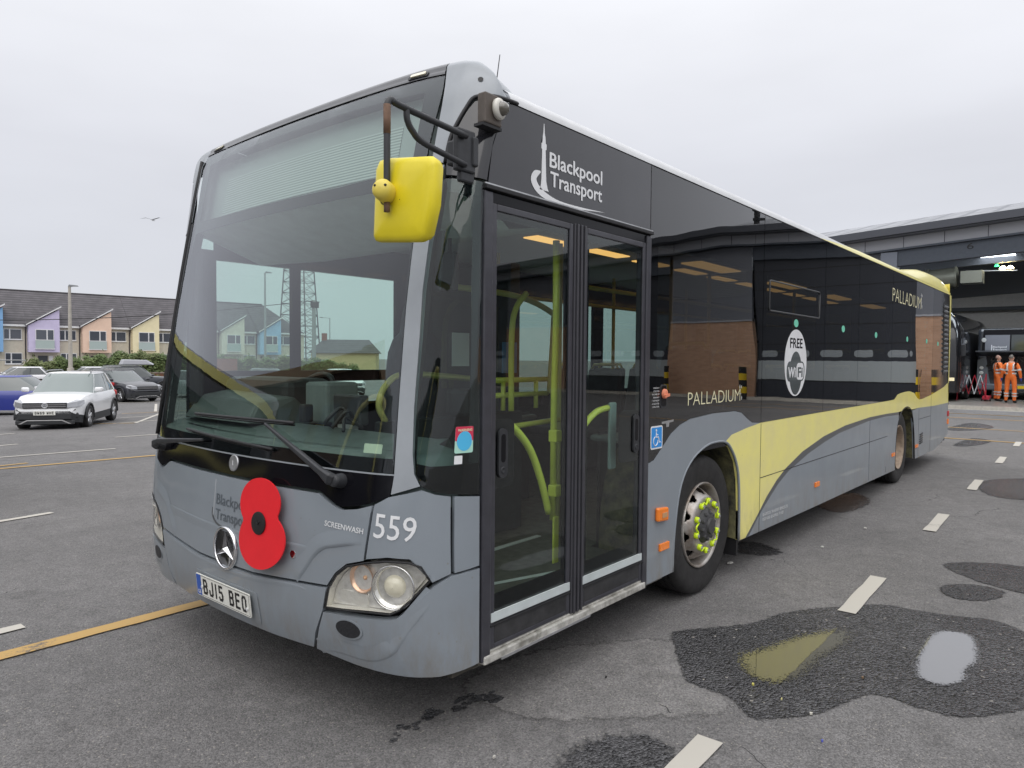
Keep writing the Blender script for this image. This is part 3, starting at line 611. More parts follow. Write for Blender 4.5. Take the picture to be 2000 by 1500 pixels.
    mb = MB(); op = [(2.02, 3.56), (3.76, 5.10), (5.30, 6.28), (6.47, 7.80), (8.0, 9.3), (9.5, 10.3)] if side < 0 else [(.60, 1.17), (1.24, 2.15), (2.35, 3.56), (3.76, 5.10), (5.30, 6.28), (6.47, 7.80), (8.0, 9.3), (9.5, 10.3)]
    xl = 1.92 if side < 0 else .50
    z0w = 1.255
    cur = xl
    if side > 0: mb.box(.50, .60, ya, yb, 1.0, 2.3); cur = .60; mb.box(.60, .66, ya, yb, 2.24, 2.45)
    for a, b in op: mb.box(cur, a, ya, yb, 1.0, 2.70); cur = b
    mb.box(cur, 11.95, ya, yb, 1.0, 2.70)
    for a, b in op:
        mb.box(a, b, ya, yb, 1.0, z0w if (side < 0 or a > 1) else 1.0 + .0 + .505); mb.box(a, b, ya, yb, 2.28 if side < 0 else 2.24, 2.70)
        if side > 0 and 1.2 < a < 1.3: mb.box(a, b, ya, yb, 1.42, 1.505)
    mb.build('window_frame', FRIT, bus)
    MB().box(xl, 12.0, *((.035, .06) if side < 0 else (2.49, 2.515)), .285, 1.0).build('inner_wall', DARKI, bus) if 0 else None
    # rear black side panel behind the last window
    bl = [p for p in blk if 10.546 < p[0] < 11.95]
    pp('rear_side_panel', [(10.547, 1.112)]+[(p[0], p[1]+.003) for p in bl]+[(12.0, 1.268), (12.03, 1.6), (11.97, 2.5), (11.93, 2.713), (10.547, 2.713)], glass('black_gloss', (.0, .0, .0), 1.5, wob=.002) if 0 else mat('gloss_black', (.012, .012, .015), .04, spec=.8, coat=.6), -.02, 0)
    lv = pp('engine_louvre', [(11.45, 1.40), (11.80, 1.43), (11.76, 2.56), (11.36, 2.56)], PLAS, .0005, .003)
    mb = MB(); yl_ = -.012 if side < 0 else 2.562
    for k in range(15): 
        z = 1.46+k*.074; xa = 11.46-.09*(z-1.4); mb.obox((xa+.16, yl_+ .006*(-side)*-1, z), (.16, 0, 0), (0, .008, -.010), (0, .004, .008))
    mb.build('louvre_slat', mat('louvre_grey', (.17, .18, .19), .4), lv)
MB().box(10.56, 10.58, 0.1, 0.2, 1, 1.2) if 0 else None
# inner skirt walls and floor pan so nothing shows through
mb = MB().box(3.35, 8.2, .03, .05, .30, 1.12).box(3.35, 8.2, 2.50, 2.52, .30, 1.12).box(9.5, 12.0, .03, .05, .30, 1.2).box(9.5, 12.0, 2.50, 2.52, .30, 1.2).box(.48, 2.2, 2.50, 2.52, .30, 1.0)
mb.build('inner_wall', DARKI, bus)
MB().box(.20, 12.0, .60, 1.95, .24, .345).box(.5, 2.22, .06, .60, .24, .345).box(.5, 2.22, 1.95, 2.49, .24, .345).box(3.33, 8.2, .06, .6, .24, .345).box(3.33, 8.2, 1.95, 2.49, .24, .345).box(9.5, 12., .06, .6, .26, .345).box(9.5, 12., 1.95, 2.49, .26, .345).build('floor', FLOORI, bus)
# rear wall
V = []; Fs = []
rz = [.42, .93, 1.3, 1.8, 2.4, 2.72, 2.80, 2.90]; rx = [12.10, 12.12, 12.10, 12.05, 11.98, 11.94, 11.93, 11.9]
for z, x in zip(rz, rx):
    for y in (0, .04, .15, .5, CW, 2.05, 2.4, 2.51, 2.55): V.append((x-.0 - (.03 if y in (0, 2.55) else 0)+(.05 if .1 < y < 2.45 else .02 if .01 < y < 2.54 else 0), y, z))
for i in range(len(rz)-1):
    for j in range(8): Fs.append((i*9+j, i*9+j+1, (i+1)*9+j+1, (i+1)*9+j))
raw('rear_panel', V, Fs, YEL, bus, True)
MB().box(11.93, 12.09, .0, .006, 1.27, 2.72).build('rear_corner_trim', YEL, bus)
pts = [(12.02, .0, 1.26), (12.03, .0, 1.6), (11.975, .0, 2.5), (11.94, .0, 2.72)]
mb = MB(); mb.add([(11.99, -.002, 1.26), (12.085, -.002, 1.26), (12.075, -.002, 1.6), (12.0, -.002, 2.5), (11.955, -.002, 2.755), (11.90, -.002, 2.755), (11.945, -.002, 2.5), (12.0, -.002, 1.6)], [(0, 1, 2, 7), (7, 2, 3, 6), (6, 3, 4, 5)]); mb.build('rear_corner_trim', YEL, bus)
for z in (.75, .62): MB().box(12.02, 12.11, -.015, .05, z-.05, z+.04).build('rear_side_lamp', ORG if z < .7 else mat('tail_red', (.5, .02, .02), .3), bus, bevel=.006)
# door-head panel
xe = lambda z: interp(z, [0, 2.2, 2.5, 2.82], [.47, .47, .53, .66])
npatch('door_header_panel', [(.51, 2.338), (xe(2.5)+.006, 2.5), (xe(2.6)+.006, 2.6), (xe(2.715)+.006, 2.715), (1.898, 2.715), (1.898, 2.338)], BLACK, bus)
npatch('side_window_post', [(1.8995, 1.0), (1.905, 1.0), (1.905, 2.713), (1.8995, 2.713)], RUB, bus, -.02, -.001)
# offside cab front wall continuing from the corner is closed by the quarter window
# ---------------------------------------------------------------- front door
dr = empty('entrance_door', 'pair of glazed folding doors in black frames', 'door'); del dr['category']; dr.parent = bus
PF = mat('door_frame_black', (.045, .045, .055), .3, coat=.2, var=.25, vscale=10)
MB().box(.478, .535, -.012, .06, .29, 2.31).build('door_post', PF, dr, bevel=.006)
MB().box(1.850, 1.900, -.012, .06, .285, 2.31).build('door_post', PF, dr, bevel=.006)
MB().box(.478, 1.905, -.022, .03, 2.316, 2.335).build('door_gutter', RUB, dr, bevel=.003)
MB().box(.478, 1.905, -.016, -.010, 2.336, 2.342).build('gutter_trim', SILV, dr)
MB().box(.50, 1.88, .0, .05, 2.268, 2.314).build('door_header', FRIT, dr)
for k, (xa, xb) in enumerate(((.537, 1.135), (1.232, 1.848))):
    lf_ = MB().box(xa, xa+.03, -.004, .035, .33, 2.266).box(xb-.03, xb, -.004, .035, .33, 2.266).box(xa+.03, xb-.03, -.004, .035, 2.236, 2.266).box(xa+.03, xb-.03, -.004, .035, .33, .352).build('door_leaf', PF, dr, bevel=.004)
    P = [(xa+.03, .445), (xb-.03, .445), (xb-.03, 2.236), (xa+.03, 2.236)]
    npatch('door_glass', P, DOORG, lf_, -.008, -.004)
    # printed border behind the pane
    ga, gb, g0, g1 = (.572, 1.075, .565, 2.205) if k == 0 else (1.292, 1.828, .56, 2.20)
    mb = MB(); yb_, yc_ = .0085, .0115
    mb.box(xa+.03, ga, yb_, yc_, .445, 2.236).box(gb, xb-.03, yb_, yc_, .445, 2.236).box(ga, gb, yb_, yc_, .445, g0).box(ga, gb, yb_, yc_, g1, 2.236)
    mb.build('door_glass_border', FRIT, lf_)
    MB().box(xa+.005, xb-.005, -.008, .0, .449, .489).build('door_reflective_strip', mat('strip_white', (.55, .60, .60), .35, var=.12), lf_)
    MB().box(xa+.03, xb-.03, -.003, .02, .352, .445).build('door_kick_panel', mat('kick_rubber', (.035, .035, .037), .55, var=.5, vscale=9), lf_)
    MB().box(xa, xb, -.010, .0, .430, .440).build('door_moulding', RUB, lf_, bevel=.002)
    hx = .617 if k == 0 else 1.768
    hb = (.553, .708, 1.03, 1.335) if k == 0 else (1.60, 1.826, 1.03, 1.318)
    npatch('handle_plate', rrect(*hb, .04), FRIT, lf_, -.011, -.0088)
    h_ = npatch('door_handle', rrect(hx-.030, hx+.030, 1.075, 1.295, .029, 6), PLAS, lf_, -.003, .006)
    npatch('handle_slot', rrect(hx-.014, hx+.014, 1.145, 1.27, .0139, 6), FRIT, h_, .006, .0072)
    MB().lathe((hx, -.006, 1.11), (0, -1, 0), [(0, .016), (.004, .013), (.001, .009), (.001, .001)], 16).build('door_lock', PLAS, h_, True)
mb = MB()
for k in range(6): mb.box(1.138+k*.0158, 1.138+k*.0158+.0135, -.010-(k % 2)*.008, .04, .325, 2.268)
mb.build('door_seal', mat('seal_black', (.05, .05, .058), .38, var=.15), dr, bevel=.003)
mb = MB().box(.49, 1.875, -.018, .05, .278, .315).box(.49, 1.875, -.002, .05, .315, .328); mb.build('door_sill', mat('sill_silver', (.58, .57, .53), .45, metal=.3, var=.45, vscale=12, col2=(.25, .24, .21)), dr, bevel=.006)
MB().box(.60, 1.30, -.021, -.015, .272, .284).build('sill_lip', SILV, dr)
MB().box(.34, .50, .03, .4, .262, .29).build('under_guard', mat('under_brown', (.05, .045, .035), .8), bus)
# handrails on the leaves
Y0 = .12
def nx(px_x): return px_x
mb = MB(); mb.tube([(1.155, Y0, .78), (1.155, Y0, 1.45), (1.165, Y0, 1.80), (1.16, Y0, 2.2)], .018); mb.build('handrail', YELG, dr, True)
mb = MB(); mb.tube(curve_pts([(.77, Y0, 1.29), (.84, Y0, 1.27), (.96, Y0, 1.16), (1.05, Y0, 1.0), (1.12, Y0, .82)], 6), .019); mb.build('handrail', YELG, dr, True)
mb = MB(); mb.box(1.128, 1.175, Y0-.025, Y0-.015, .56, .80).box(1.135, 1.185, Y0-.03, Y0+.02, .90, .96).box(1.135, 1.185, Y0-.03, Y0+.02, 1.18, 1.24); mb.build('handrail_bracket', YELG, dr, bevel=.005)
mb = MB(); mb.tube(curve_pts([(1.36, Y0, 1.16), (1.42, Y0, 1.24), (1.54, Y0, 1.31), (1.66, Y0, 1.33)], 6), .018); mb.build('handrail', YELG, dr, True)
MB().box(1.66, 1.73, Y0-.02, Y0+.0, .98, 1.36).build('handrail_bracket', mat('bracket_grey', (.28, .36, .36), .4), dr, bevel=.01)
# ---------------------------------------------------------------- side graphics
def npt(name, s, x0, z0, x1, z1, h, m, par=bus, off=.0018, bold=0., fat=0.): return text(name, s, near, nearN, (x0, z0), (x1, z1), h, m, par, off, bold, fat=fat)
CREAM = mat('cream_vinyl', (.80, .76, .50), .4)
npt('logo_lettering', 'Blackpool', .938, 2.503, 1.385, 2.503, .072, WHITE, fat=.022)
npt('logo_lettering', 'Transport', .945, 2.415, 1.385, 2.415, .072, WHITE, fat=.022)
npatch('logo_tower', [(.862, 2.385), (.932, 2.385), (.922, 2.40), (.912, 2.43), (.905, 2.57), (.912, 2.575), (.912, 2.60), (.906, 2.60), (.903, 2.63), (.897, 2.65), (.894, 2.69), (.8905, 2.69), (.888, 2.65), (.883, 2.63), (.880, 2.60), (.874, 2.60), (.874, 2.575), (.880, 2.57), (.876, 2.43), (.871, 2.40)], WHITE, bus, .0006, .0018)
cl_ = curve_pts([(.868, 2.466, 0), (.832, 2.448, 0), (.818, 2.42, 0), (.845, 2.387, 0), (.91, 2.362, 0), (1.02, 2.347, 0), (1.2, 2.352, 0), (1.41, 2.366, 0)], 4); n_ = len(cl_); wd = [interp(i/(n_-1), [0, .12, .3, .5, .75, 1], [.004, .016, .021, .017, .009, .0005]) for i in range(n_)]; A_ = []; B_ = []
for i, p in enumerate(cl_):
    d = (cl_[min(i+1, n_-1)]-cl_[max(i-1, 0)]).normalized(); A_.append((p.x-d.y*wd[i], p.y+d.x*wd[i])); B_.append((p.x+d.y*wd[i], p.y-d.x*wd[i]))
V_ = [(a[0], -.0018, a[1]) for a in A_]+[(b[0], -.0018, b[1]) for b in B_]
raw('logo_swoosh', V_, [(i, n_+i, n_+i+1, i+1) for i in range(n_-1)], WHITE, bus)
PALL = [('pall1', 2.41, 3.245, 1.312, .092), ('pall2', 7.87, 9.60, 2.345, .178)]
for nm_, a, b, z, h in PALL:
    npt('brand_lettering', 'PALLADIUM', a, z, b, z, h, CREAM, bold=-.014)
    k = h/.092; mb = MB()
    for dx, dz_, r_ in ((.03, .05, .032), (.02, .10, .016), (.07, .10, .010), (.075, .02, .014)):
        cx_, cz_ = b+dx*k*.6-.02, z+dz_*k
        mb.box(cx_-r_*k*.6, cx_+r_*k*.6, -.0018, -.0006, cz_-.0016*k, cz_+.0016*k).box(cx_-.0016*k, cx_+.0016*k, -.0018, -.0006, cz_-r_*k, cz_+r_*k)
    mb.build('brand_sparkle', WHITE, bus)
# wifi roundel
wf = npatch('wifi_sticker', ell(4.425, 1.588, .275, .283, 48), WHITE, bus, .0006, .0016)
npt('wifi_lettering', 'FREE', 4.27, 1.715, 4.585, 1.715, .085, FRIT, wf, .0022, .02)
DG = mat('roundel_dark', (.05, .065, .07), .2, coat=.5)
npatch('wifi_shape', ell(4.425, 1.50, .155, .185, 32), DG, wf, .0016, .0020)
npatch('wifi_shape', rrect(4.20, 4.65, 1.43, 1.60, .07), DG, wf, .0020, .0024)
npatch('wifi_shape', rrect(4.44, 4.625, 1.443, 1.587, .05), WHITE, wf, .0024, .0028)
npt('wifi_lettering', 'Wi', 4.235, 1.468, 4.42, 1.468, .085, WHITE, wf, .0030, .03); npt('wifi_lettering', 'Fi', 4.47, 1.468, 4.60, 1.468, .085, DG, wf, .0034, .03)
for x, z in ((4.413, 1.923), (5.809, 1.928), (7.118, 1.908), (8.762, 1.905), (10.072, 1.91), (10.97, 1.892)): npatch('exit_sticker', ell(x, z, .055, .034, 14), GREEN, bus, .0006, .0014)
# hopper window
mb = MB(); 
for a in (rrect(3.78, 5.03, 1.995, 2.23, .02),): mb.tube([Vector((p[0], -.003, p[1])) for p in a+[a[0]]], .006, 6)
mb.build('hopper_frame', mat('hopper_grey', (.035, .037, .04), .4), bus, True)
# emergency control, wheelchair sign, etc.
ec = npatch('emergency_control', rrect(2.045, 2.125, 1.315, 1.455, .02), PLAS, bus, .0, .004)
npatch('control_recess', rrect(2.053, 2.117, 1.325, 1.447, .018), FRIT, ec, .004, .005)
MB().lathe((2.085, -.006, 1.40), (0, -1, 0), [(0, .030), (.012, .028), (.016, .018), (.017, .001)], 20).obox((2.092, -.024, 1.39), (.028, 0, .004), (0, .004, 0), (0, 0, .008)).build('control_knob', mat('knob_red', (.75, .25, .14), .4), ec)
for k, s_ in enumerate(('EMERGENCY', 'CONTROL', 'IN CASE OF', 'EMERGENCY', '1 TURN HANDLE', 'AS INDICATED', '2 OPEN DOOR')):
    npt('notice_lettering', s_, 1.948 if len(s_) > 9 else 1.962, 1.432-k*.0185, 2.035, 1.432-k*.0185, .009, WHITE)
wc = npatch('wheelchair_sticker', rrect(1.938, 2.082, 1.075, 1.212, .014), WHITE, bus, .0006, .0016)
npatch('wheelchair_field', rrect(1.947, 2.073, 1.084, 1.203, .008), BLUE, wc, .0016, .0020)
mb = MB(); mb.prism(ell(2.003, 1.186, .008, .008, 12), lambda x, z: (x, -.0032, z), (0, .001, 0))
mb.tube([(2.003, -.0026, 1.174), (2.000, -.0026, 1.145), (2.028, -.0026, 1.145), (2.040, -.0026, 1.112), (2.052, -.0026, 1.114)], .0035, 6)
mb.tube([(2.002, -.0026, 1.160), (2.024, -.0026, 1.158)], .003, 6)
mb.tube([(1.995+.026*math.cos(R(a)), -.0026, 1.122+.026*math.sin(R(a))) for a in range(100, 375, 15)], .003, 6); mb.build('wheelchair_symbol', WHITE, wc)
npatch('badge_plate', [(2.07, 1.232), (2.22, 1.238), (2.22, 1.226), (2.165, 1.222), (2.160, 1.198), (2.128, 1.196), (2.124, 1.219), (2.07, 1.220)], SILV, bus, .0006, .002)
# lamps on the side
il = MB().obox((2.068, -.014, .678), (.066, 0, -.006), (0, .014, 0), (0, 0, .042)).build('side_indicator', ORG, bus, bevel=.012)
MB().obox((2.075, -.030, .675), (.03, 0, 0), (0, .002, 0), (0, 0, .015)).build('indicator_lens', mat('amber_dull', (.55, .32, .16), .2), il, bevel=.001)
for x, z, r_ in ((2.115, .474, .058), (5.07, .465, .06), (8.12, .44, .07), (9.55, .42, .07)): MB().obox((x, -.006, z), (r_, 0, 0), (0, .007, 0), (0, 0, .022)).build('side_reflector', ORG, bus, bevel=.003)
npt('address_lettering', 'BLACKPOOL TRANSPORT SERVICES LTD', 3.735, .388, 4.30, .372, .024, WHITE)
npt('address_lettering', 'RIGBY ROAD  BLACKPOOL  FY1 5DD', 3.735, .350, 4.20, .336, .024, WHITE)
mb = MB()
for k in range(5): mb.obox((9.86, -.004, .44+k*.032), (.10, 0, .006), (0, .004, 0), (0, 0, .009))
mb.build('side_vent', FRIT, bus)
# warning stickers on the quarter glass
def sst(name, poly, m, par, a, b): return spatch(name, poly, m, par, a, b, du=.03, dv=.2)
wn = sst('warning_sticker', rrect(-1.449, -1.350, 1.208, 1.318, .008), mat('mint_sticker', (.42, .70, .58), .4), bus, .0035, .0045)
sst('warning_field', rrect(-1.449, -1.350, 1.258, 1.318, .006), mat('red_sticker', (.62, .03, .08), .4), wn, .0045, .0049)
sst('warning_roundel', ell(-1.40, 1.258, .041, .041, 30), mat('cyan_sticker', (.08, .48, .78), .4), wn, .0049, .0053)
text('warning_lettering', 'WARNING', SF, SN, (-1.361, 1.298), (-1.441, 1.299), .011, CREAM, wn, .0057, .02)
sst('tax_sticker', rrect(-1.392, -1.352, 1.163, 1.198, .003), WHITE, bus, .0035, .0045)
spatch('permit_sticker', rrect(-1.02, -.925, 1.203, 1.242, .004), mat('permit', (.60, .68, .55), .5), bus, -.012, -.010)
# camera pod above the door
cm = MB().box(.440, .545, -.045, .0, 2.575, 2.70).build('camera_housing', mat('housing_brown', (.12, .10, .085), .6, var=.3), bus, bevel=.006)
MB().box(.43, .55, -.04, .01, 2.562, 2.574).build('camera_bracket', RUB, cm)
MB().lathe((.512, -.046, 2.642), (.25, -1, 0), [(0, .001), (0, .043), (.012, .045), (.022, .040), (.024, .030)], 28).build('camera_collar', mat('collar_cream', (.66, .64, .58), .4), cm, True)
MB().lathe((.517, -.066, 2.642), (.25, -1, 0), [(0, .030), (.018, .027), (.030, .017), (.035, .001)], 24).build('camera_dome', mat('smoked_dome', (.12, .11, .09), .08, coat=.9), cm, True)
# ---------------------------------------------------------------- mirrors
def mirror(far_side):
    yf = (lambda y: 2.55-y) if far_side else (lambda y: y)
    def T(p): return Vector((p[0], yf(p[1]), p[2]))
    mr_ = empty('mirror_arm', None or '', ''); del mr_['category']; del mr_['label']; mr_.parent = bus
    mr_.name = 'wing_mirror'
    mb = MB()
    mb.obox(T((.345, -.018, 2.437)), (.052, 0, 0), (0, .016, 0), (0, 0, .085)).obox(T((.39, -.022, 2.44)), (.016, 0, 0), (0, .022, 0), (0, 0, .06)).obox(T((.36, -.012, 2.335)), (.04, 0, 0), (0, .014, 0), (0, 0, .022))
    mb.obox(T((.36, .03, 2.44)), (.03, 0, 0), (0, .04, 0), (0, 0, .05))
    mb.build('mirror_bracket', PLAS, mr_, bevel=.008)
    mb = MB(); mb.tube([T(p) for p in curve_pts([(.33, -.045, 2.488), (.15, -.048, 2.499), (-.03, -.05, 2.512), (-.062, -.05, 2.520), (-.08, -.05, 2.50), (-.081, -.05, 2.45), (-.081, -.05, 2.18)], 5)], .0125, 12)
    mb.tube([T(p) for p in curve_pts([(.01, -.049, 2.508), (.014, -.049, 2.47), (.04, -.049, 2.435), (.10, -.048, 2.405), (.33, -.04, 2.375)], 6)], .012, 12)
    mb.build('mirror_arm', PLAS, mr_, True)
    mb = MB(); mb.tube([T((-.0812, -.05, 2.498)), T((-.0812, -.05, 2.395))], .0131, 12); mb.tube([T((-.0812, -.05, 2.155)), T((-.0812, -.05, 2.12))], .011, 10); mb.build('arm_rust', RUST, mr_, True)
    # shell: rounded slab, deeper at its middle
    P = []
    out = [(.070, 2.048), (.055, 2.298), (.036, 2.324), (0, 2.328), (-.236, 2.294), (-.256, 2.281), (-.262, 2.262), (-.250, 2.128), (-.216, 2.024), (-.200, 2.011), (-.176, 2.006), (.036, 2.026), (.060, 2.032)]
    n = len(out); V = []; cy, cz = -.10, 2.16
    lv = [(0.030, .93), (.012, .98), (-.004, 1.0), (-.016, .985), (-.024, .94), (-.030, .84), (-.035, .6), (-.037, .3), (-.0375, .01)]
    for dx, f in lv:
        for (y, z) in out: V.append(T((-.028+dx, cy+(y-cy)*f, cz+(z-cz)*f)))
    Fs = []
    for i in range(len(lv)-1):
        for k in range(n): Fs.append((i*n+k, i*n+(k+1) % n, (i+1)*n+(k+1) % n, (i+1)*n+k))
    V = [tuple(v) for v in V]
    sh = MB().add(V, Fs).build('mirror_shell', YELB, mr_, auto=50)
    V2 = [T((.003, cy+(y-cy)*.9, cz+(z-cz)*.9)) for y, z in out]
    raw('mirror_glass', V2, [tuple(range(n))], mat('mirror_silver', (.7, .72, .74), .02, metal=1), mr_)
    kn = MB().lathe(T((-.090, -.050, 2.19)), (-.80, -.42, .10), [(-.07, .036), (-.03, .037), (.0, .038), (.028, .037), (.040, .030), (.047, .015), (.048, .001)], 24).build('mirror_clamp', mat('clamp_yellow', (.74, .60, .10), .45), mr_, True)
    MB().lathe(T((-.090, -.050, 2.19)), (-.80, -.42, .10), [(-.062, .037), (-.052, .043), (-.042, .038)], 24).build('clamp_collar', RUB, kn, True)
    for dy in (-.016, .016): MB().lathe(T((-.090, -.050, 2.19))+Vector((-.80, -.42, .10)).normalized()*.041+Vector((-.42, .80, 0)).normalized()*dy*1.2+Vector((0, 0, .008)), (-.8, -.42, .1), [(-.006, .0055), (.005, .0045), (.0052, .0005)], 8).build('clamp_screw', RUB, kn, True)
mirror(False)
# ---------------------------------------------------------------- wipers
def wiper(piv, elbow, tip, b0, b1, name='wiper'):
    wr = empty(name, '', ''); del wr['category']; del wr['label']; wr.parent = bus
    P = lambda q, o: SF(q[0], q[1])+SN(q[0], q[1])*o
    MB().lathe(P(piv, 0), SN(*piv), [(0, .032), (.02, .030), (.035, .026), (.05, .026), (.055, .02), (.056, .001)], 20).build('wiper_pivot', PLAS, wr, True)
    V = []; Fs = []; pts = [P(piv, .045), P((piv[0]*.8+elbow[0]*.2, piv[1]*.8+elbow[1]*.2), .06), P(elbow, .055), P(tip, .03)]; ws_ = [.024, .026, .016, .007]; hs = [.014, .016, .012, .006]
    for i, p in enumerate(pts):
        d = (pts[min(i+1, 3)]-pts[max(i-1, 0)]).normalized(); nrm = SN(elbow[0], elbow[1]); sd_ = d.cross(nrm).normalized()
        for a, b in ((-1, -1), (1, -1), (1, .4), (.6, 1), (-.6, 1), (-1, .4)): V.append(p+sd_*ws_[i]*a+nrm*hs[i]*b)
    for i in range(3):
        for k in range(6): Fs.append((i*6+k, i*6+(k+1) % 6, i*6+6+(k+1) % 6, i*6+6+k))
    Fs += [tuple(range(6))[::-1], tuple(range(18, 24))]
    MB().add(V, Fs).build('wiper_arm', PLAS, wr, bevel=.002)
    pts = [P((b0[0]+(b1[0]-b0[0])*k/12, b0[1]+(b1[1]-b0[1])*k/12), .014+.012*math.sin(math.pi*k/12)) for k in range(13)]
    mb = MB(); mb.tube(pts, .0075, 8)
    mb.build('wiper_blade', RUB, wr, True)
    pts = [P((b0[0]+(b1[0]-b0[0])*k/12, b0[1]+(b1[1]-b0[1])*k/12-.01), .006) for k in range(13)]
    MB().tube(pts, .004, 6).build('wiper_rubber', FRIT, wr, True)
wiper((-.835, 1.078), (-.76, 1.11), (-.30, 1.282), (.43, 1.292), (-.49, 1.300))
wiper((.86, 1.085), (.78, 1.115), (.25, 1.165), (.50, 1.205), (-.37, 1.172))
# ---------------------------------------------------------------- wheels
def wheel(x, yout, side, rear):
    wl = empty('wheel', '', ''); del wl['category']; del wl['label']; wl.parent = bus
    if rear: wl['label'] = 'rear wheel with deep brown-dusted rim'
    s = side  # -1 near side (outwards -y)
    ax = (0, s, 0); c = (x, yout, .478)
    prof = [(-.27, .30), (-.28, .40), (-.27, .455), (-.245, .474), (-.05, .476), (-.015, .462), (-.002, .435), (.0, .40), (-.004, .35), (-.012, .305), (-.02, .288)]
    MB().lathe(c, ax, prof, 64).build('tyre', TYRE, wl, True)
    for rr in (.462, ): pass
    mb = MB()
    for y_, in ((-.06,), (-.11,), (-.16,), (-.21,)): mb.lathe((x, yout, .478), ax, [(y_-.004, .4755), (y_, .4775), (y_+.004, .4755)], 64)
    mb.build('tyre_groove', FRIT, wl, True)
    rimm = RIM if not rear else mat('rim_dusty', (.36, .28, .21), .55, metal=.3, var=.4, vscale=9)
    if not rear:
        # rim: lip, well, then the dished disc built with real openings
        MB().lathe(c, ax, [(-.02, .290), (-.004, .292), (-.002, .284), (-.02, .274), (-.06, .266), (-.11, .262), (-.13, .258)], 60).build('rim', rimm, wl, True)
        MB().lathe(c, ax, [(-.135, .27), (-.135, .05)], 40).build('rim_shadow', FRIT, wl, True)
        pr_ = [(-.088, .262), (-.066, .250), (-.044, .238), (-.022, .224), (-.004, .212), (.010, .203), (.018, .194), (.020, .170), (.020, .140), (.016, .122), (.002, .114)]
        NK = 80; V = []; Fs = []; A_ = Vector(ax)
        for p_, r_ in pr_:
            for k in range(NK): a = 2*math.pi*k/NK; V.append(Vector(c)+A_*p_+Vector((math.cos(a), 0, math.sin(a)))*r_)
        for i in range(len(pr_)-1):
            for k in range(NK):
                f = k % 8
                if (i in (1, 2) and f in (1, 2, 3, 4)) or (i in (0, 3) and f in (2, 3)): continue
                Fs.append((i*NK+k, i*NK+(k+1) % NK, (i+1)*NK+(k+1) % NK, (i+1)*NK+k))
        o_ = raw('rim_disc', V, Fs, rimm, wl, True); md = o_.modifiers.new('thick', 'SOLIDIFY'); md.thickness = .008; md.offset = -1; sb_ = o_.modifiers.new('sub', 'SUBSURF'); sb_.levels = 1; sb_.render_levels = 1
        hub = MB().lathe(c, ax, [(.0, .125), (.016, .118), (.03, .10), (.045, .085), (.05, .055), (.066, .050), (.068, .001)], 32).build('hub', mat('hub_grey', (.055, .055, .058), .5, var=.3), wl, auto=40)
        for k in range(10):
            a = R(36*k+10); MB().lathe((x+.088*math.cos(a), yout+s*.03, .478+.088*math.sin(a)), ax, [(0, .016), (.016, .014), (.020, .008), (.021, .001)], 8).build('hub_bolt', MATS['hub_grey'], hub)
        for k in range(10):
            a = R(36*k+14); q = (x+.168*math.cos(a), yout+s*.020, .478+.168*math.sin(a))
            MB().lathe(q, ax, [(0, .021), (.012, .021), (.022, .0175), (.024, .012)], 14).build('nut_cap', LIME, wl, True)
            MB().lathe(q, ax, [(.02, .012), (.030, .010), (.031, .001)], 8).build('wheel_nut', SILV, wl)
        for k in range(5):
            a0, a1 = 72*k+14, 72*k+50; pts = []
            for i in range(13):
                f = i/12; a = R(a0+(a1-a0)*f); rr = .168+.016*math.sin(f*math.pi*3)*(1 if k % 2 else -1); pts.append((x+rr*math.cos(a), yout+s*.036, .478+rr*math.sin(a)))
            MB().tube(pts, .0065, 6).build('nut_link', LIME, wl, True)
    else:
        MB().lathe(c, ax, [(-.02, .290), (-.002, .292), (-.002, .282), (-.03, .270), (-.10, .262), (-.16, .24), (-.175, .17), (-.165, .13), (-.10, .12), (-.09, .001)], 48).build('rim', rimm, wl, True)
        mb = MB()
        for k in range(10):
            a = R(36*k); mb.lathe((x+.15*math.cos(a), yout-s*.17, .478+.15*math.sin(a)), ax, [(0, .016), (.03, .014), (.031, .001)], 8)
        mb.build('wheel_nuts', SILV, wl)
XF, XR = 2.787, 8.70
wheel(XF, .055, -1, False); wheel(XF, 2.495, 1, False); wheel(XR, .045, -1, True); wheel(XR, 2.505, 1, True)
MB().box(2.05, 2.30, .2, .45, .12, .29).build('under_guard', RUB, bus, bevel=.02)
MB().box(2.2, 3.3, .60, 1.95, .10, .25).box(8.2, 9.4, .6, 1.95, .2, .45).box(9.6, 11.6, .3, 2.2, .22, .6).box(4, 7.5, .4, 2.1, .16, .26).build('underframe', RUB, bus)
MB().box(3.30, 3.33, .03, .40, .16, .45).build('mud_flap', RUB, bus)
# ---------------------------------------------------------------- interior
def dashrow(u, z, o): return SF(u, z)+SN(u, z)*o
us = [-1.40+2.80*i/30 for i in range(31)]; V = []; Fs = []
for u in us:
    a = dashrow(u, .98, -.03); b = dashrow(u, 1.19, -.035); c_ = dashrow(u, 1.215, -.09); d_ = dashrow(u, 1.225, -.20)
    inb = Vector((max(.50, d_.x+.12), d_.y*.94+.06*CW, 1.235)); g = Vector((inb.x+.05, inb.y, 1.15)); h = Vector((g.x, g.y, .40))
    V += [a, b, c_, d_, inb, g, h]
for i in range(30):
    for k in range(6): Fs.append((i*7+k, (i+1)*7+k, (i+1)*7+k+1, i*7+k+1))
dash = raw('dashboard', V, Fs, DASH, bus, True)
for i in range(-14, 15):
    u = i*.068
    if abs(u) > 1.0: continue
    q = [dashrow(u-.026, 1.219, -.135), dashrow(u+.026, 1.219, -.135), dashrow(u+.026, 1.222, -.165), dashrow(u-.026, 1.222, -.165)]
    raw('dash_vent', [p+Vector((0, 0, .003)) for p in q], [(0, 1, 2, 3)], FRIT, dash)
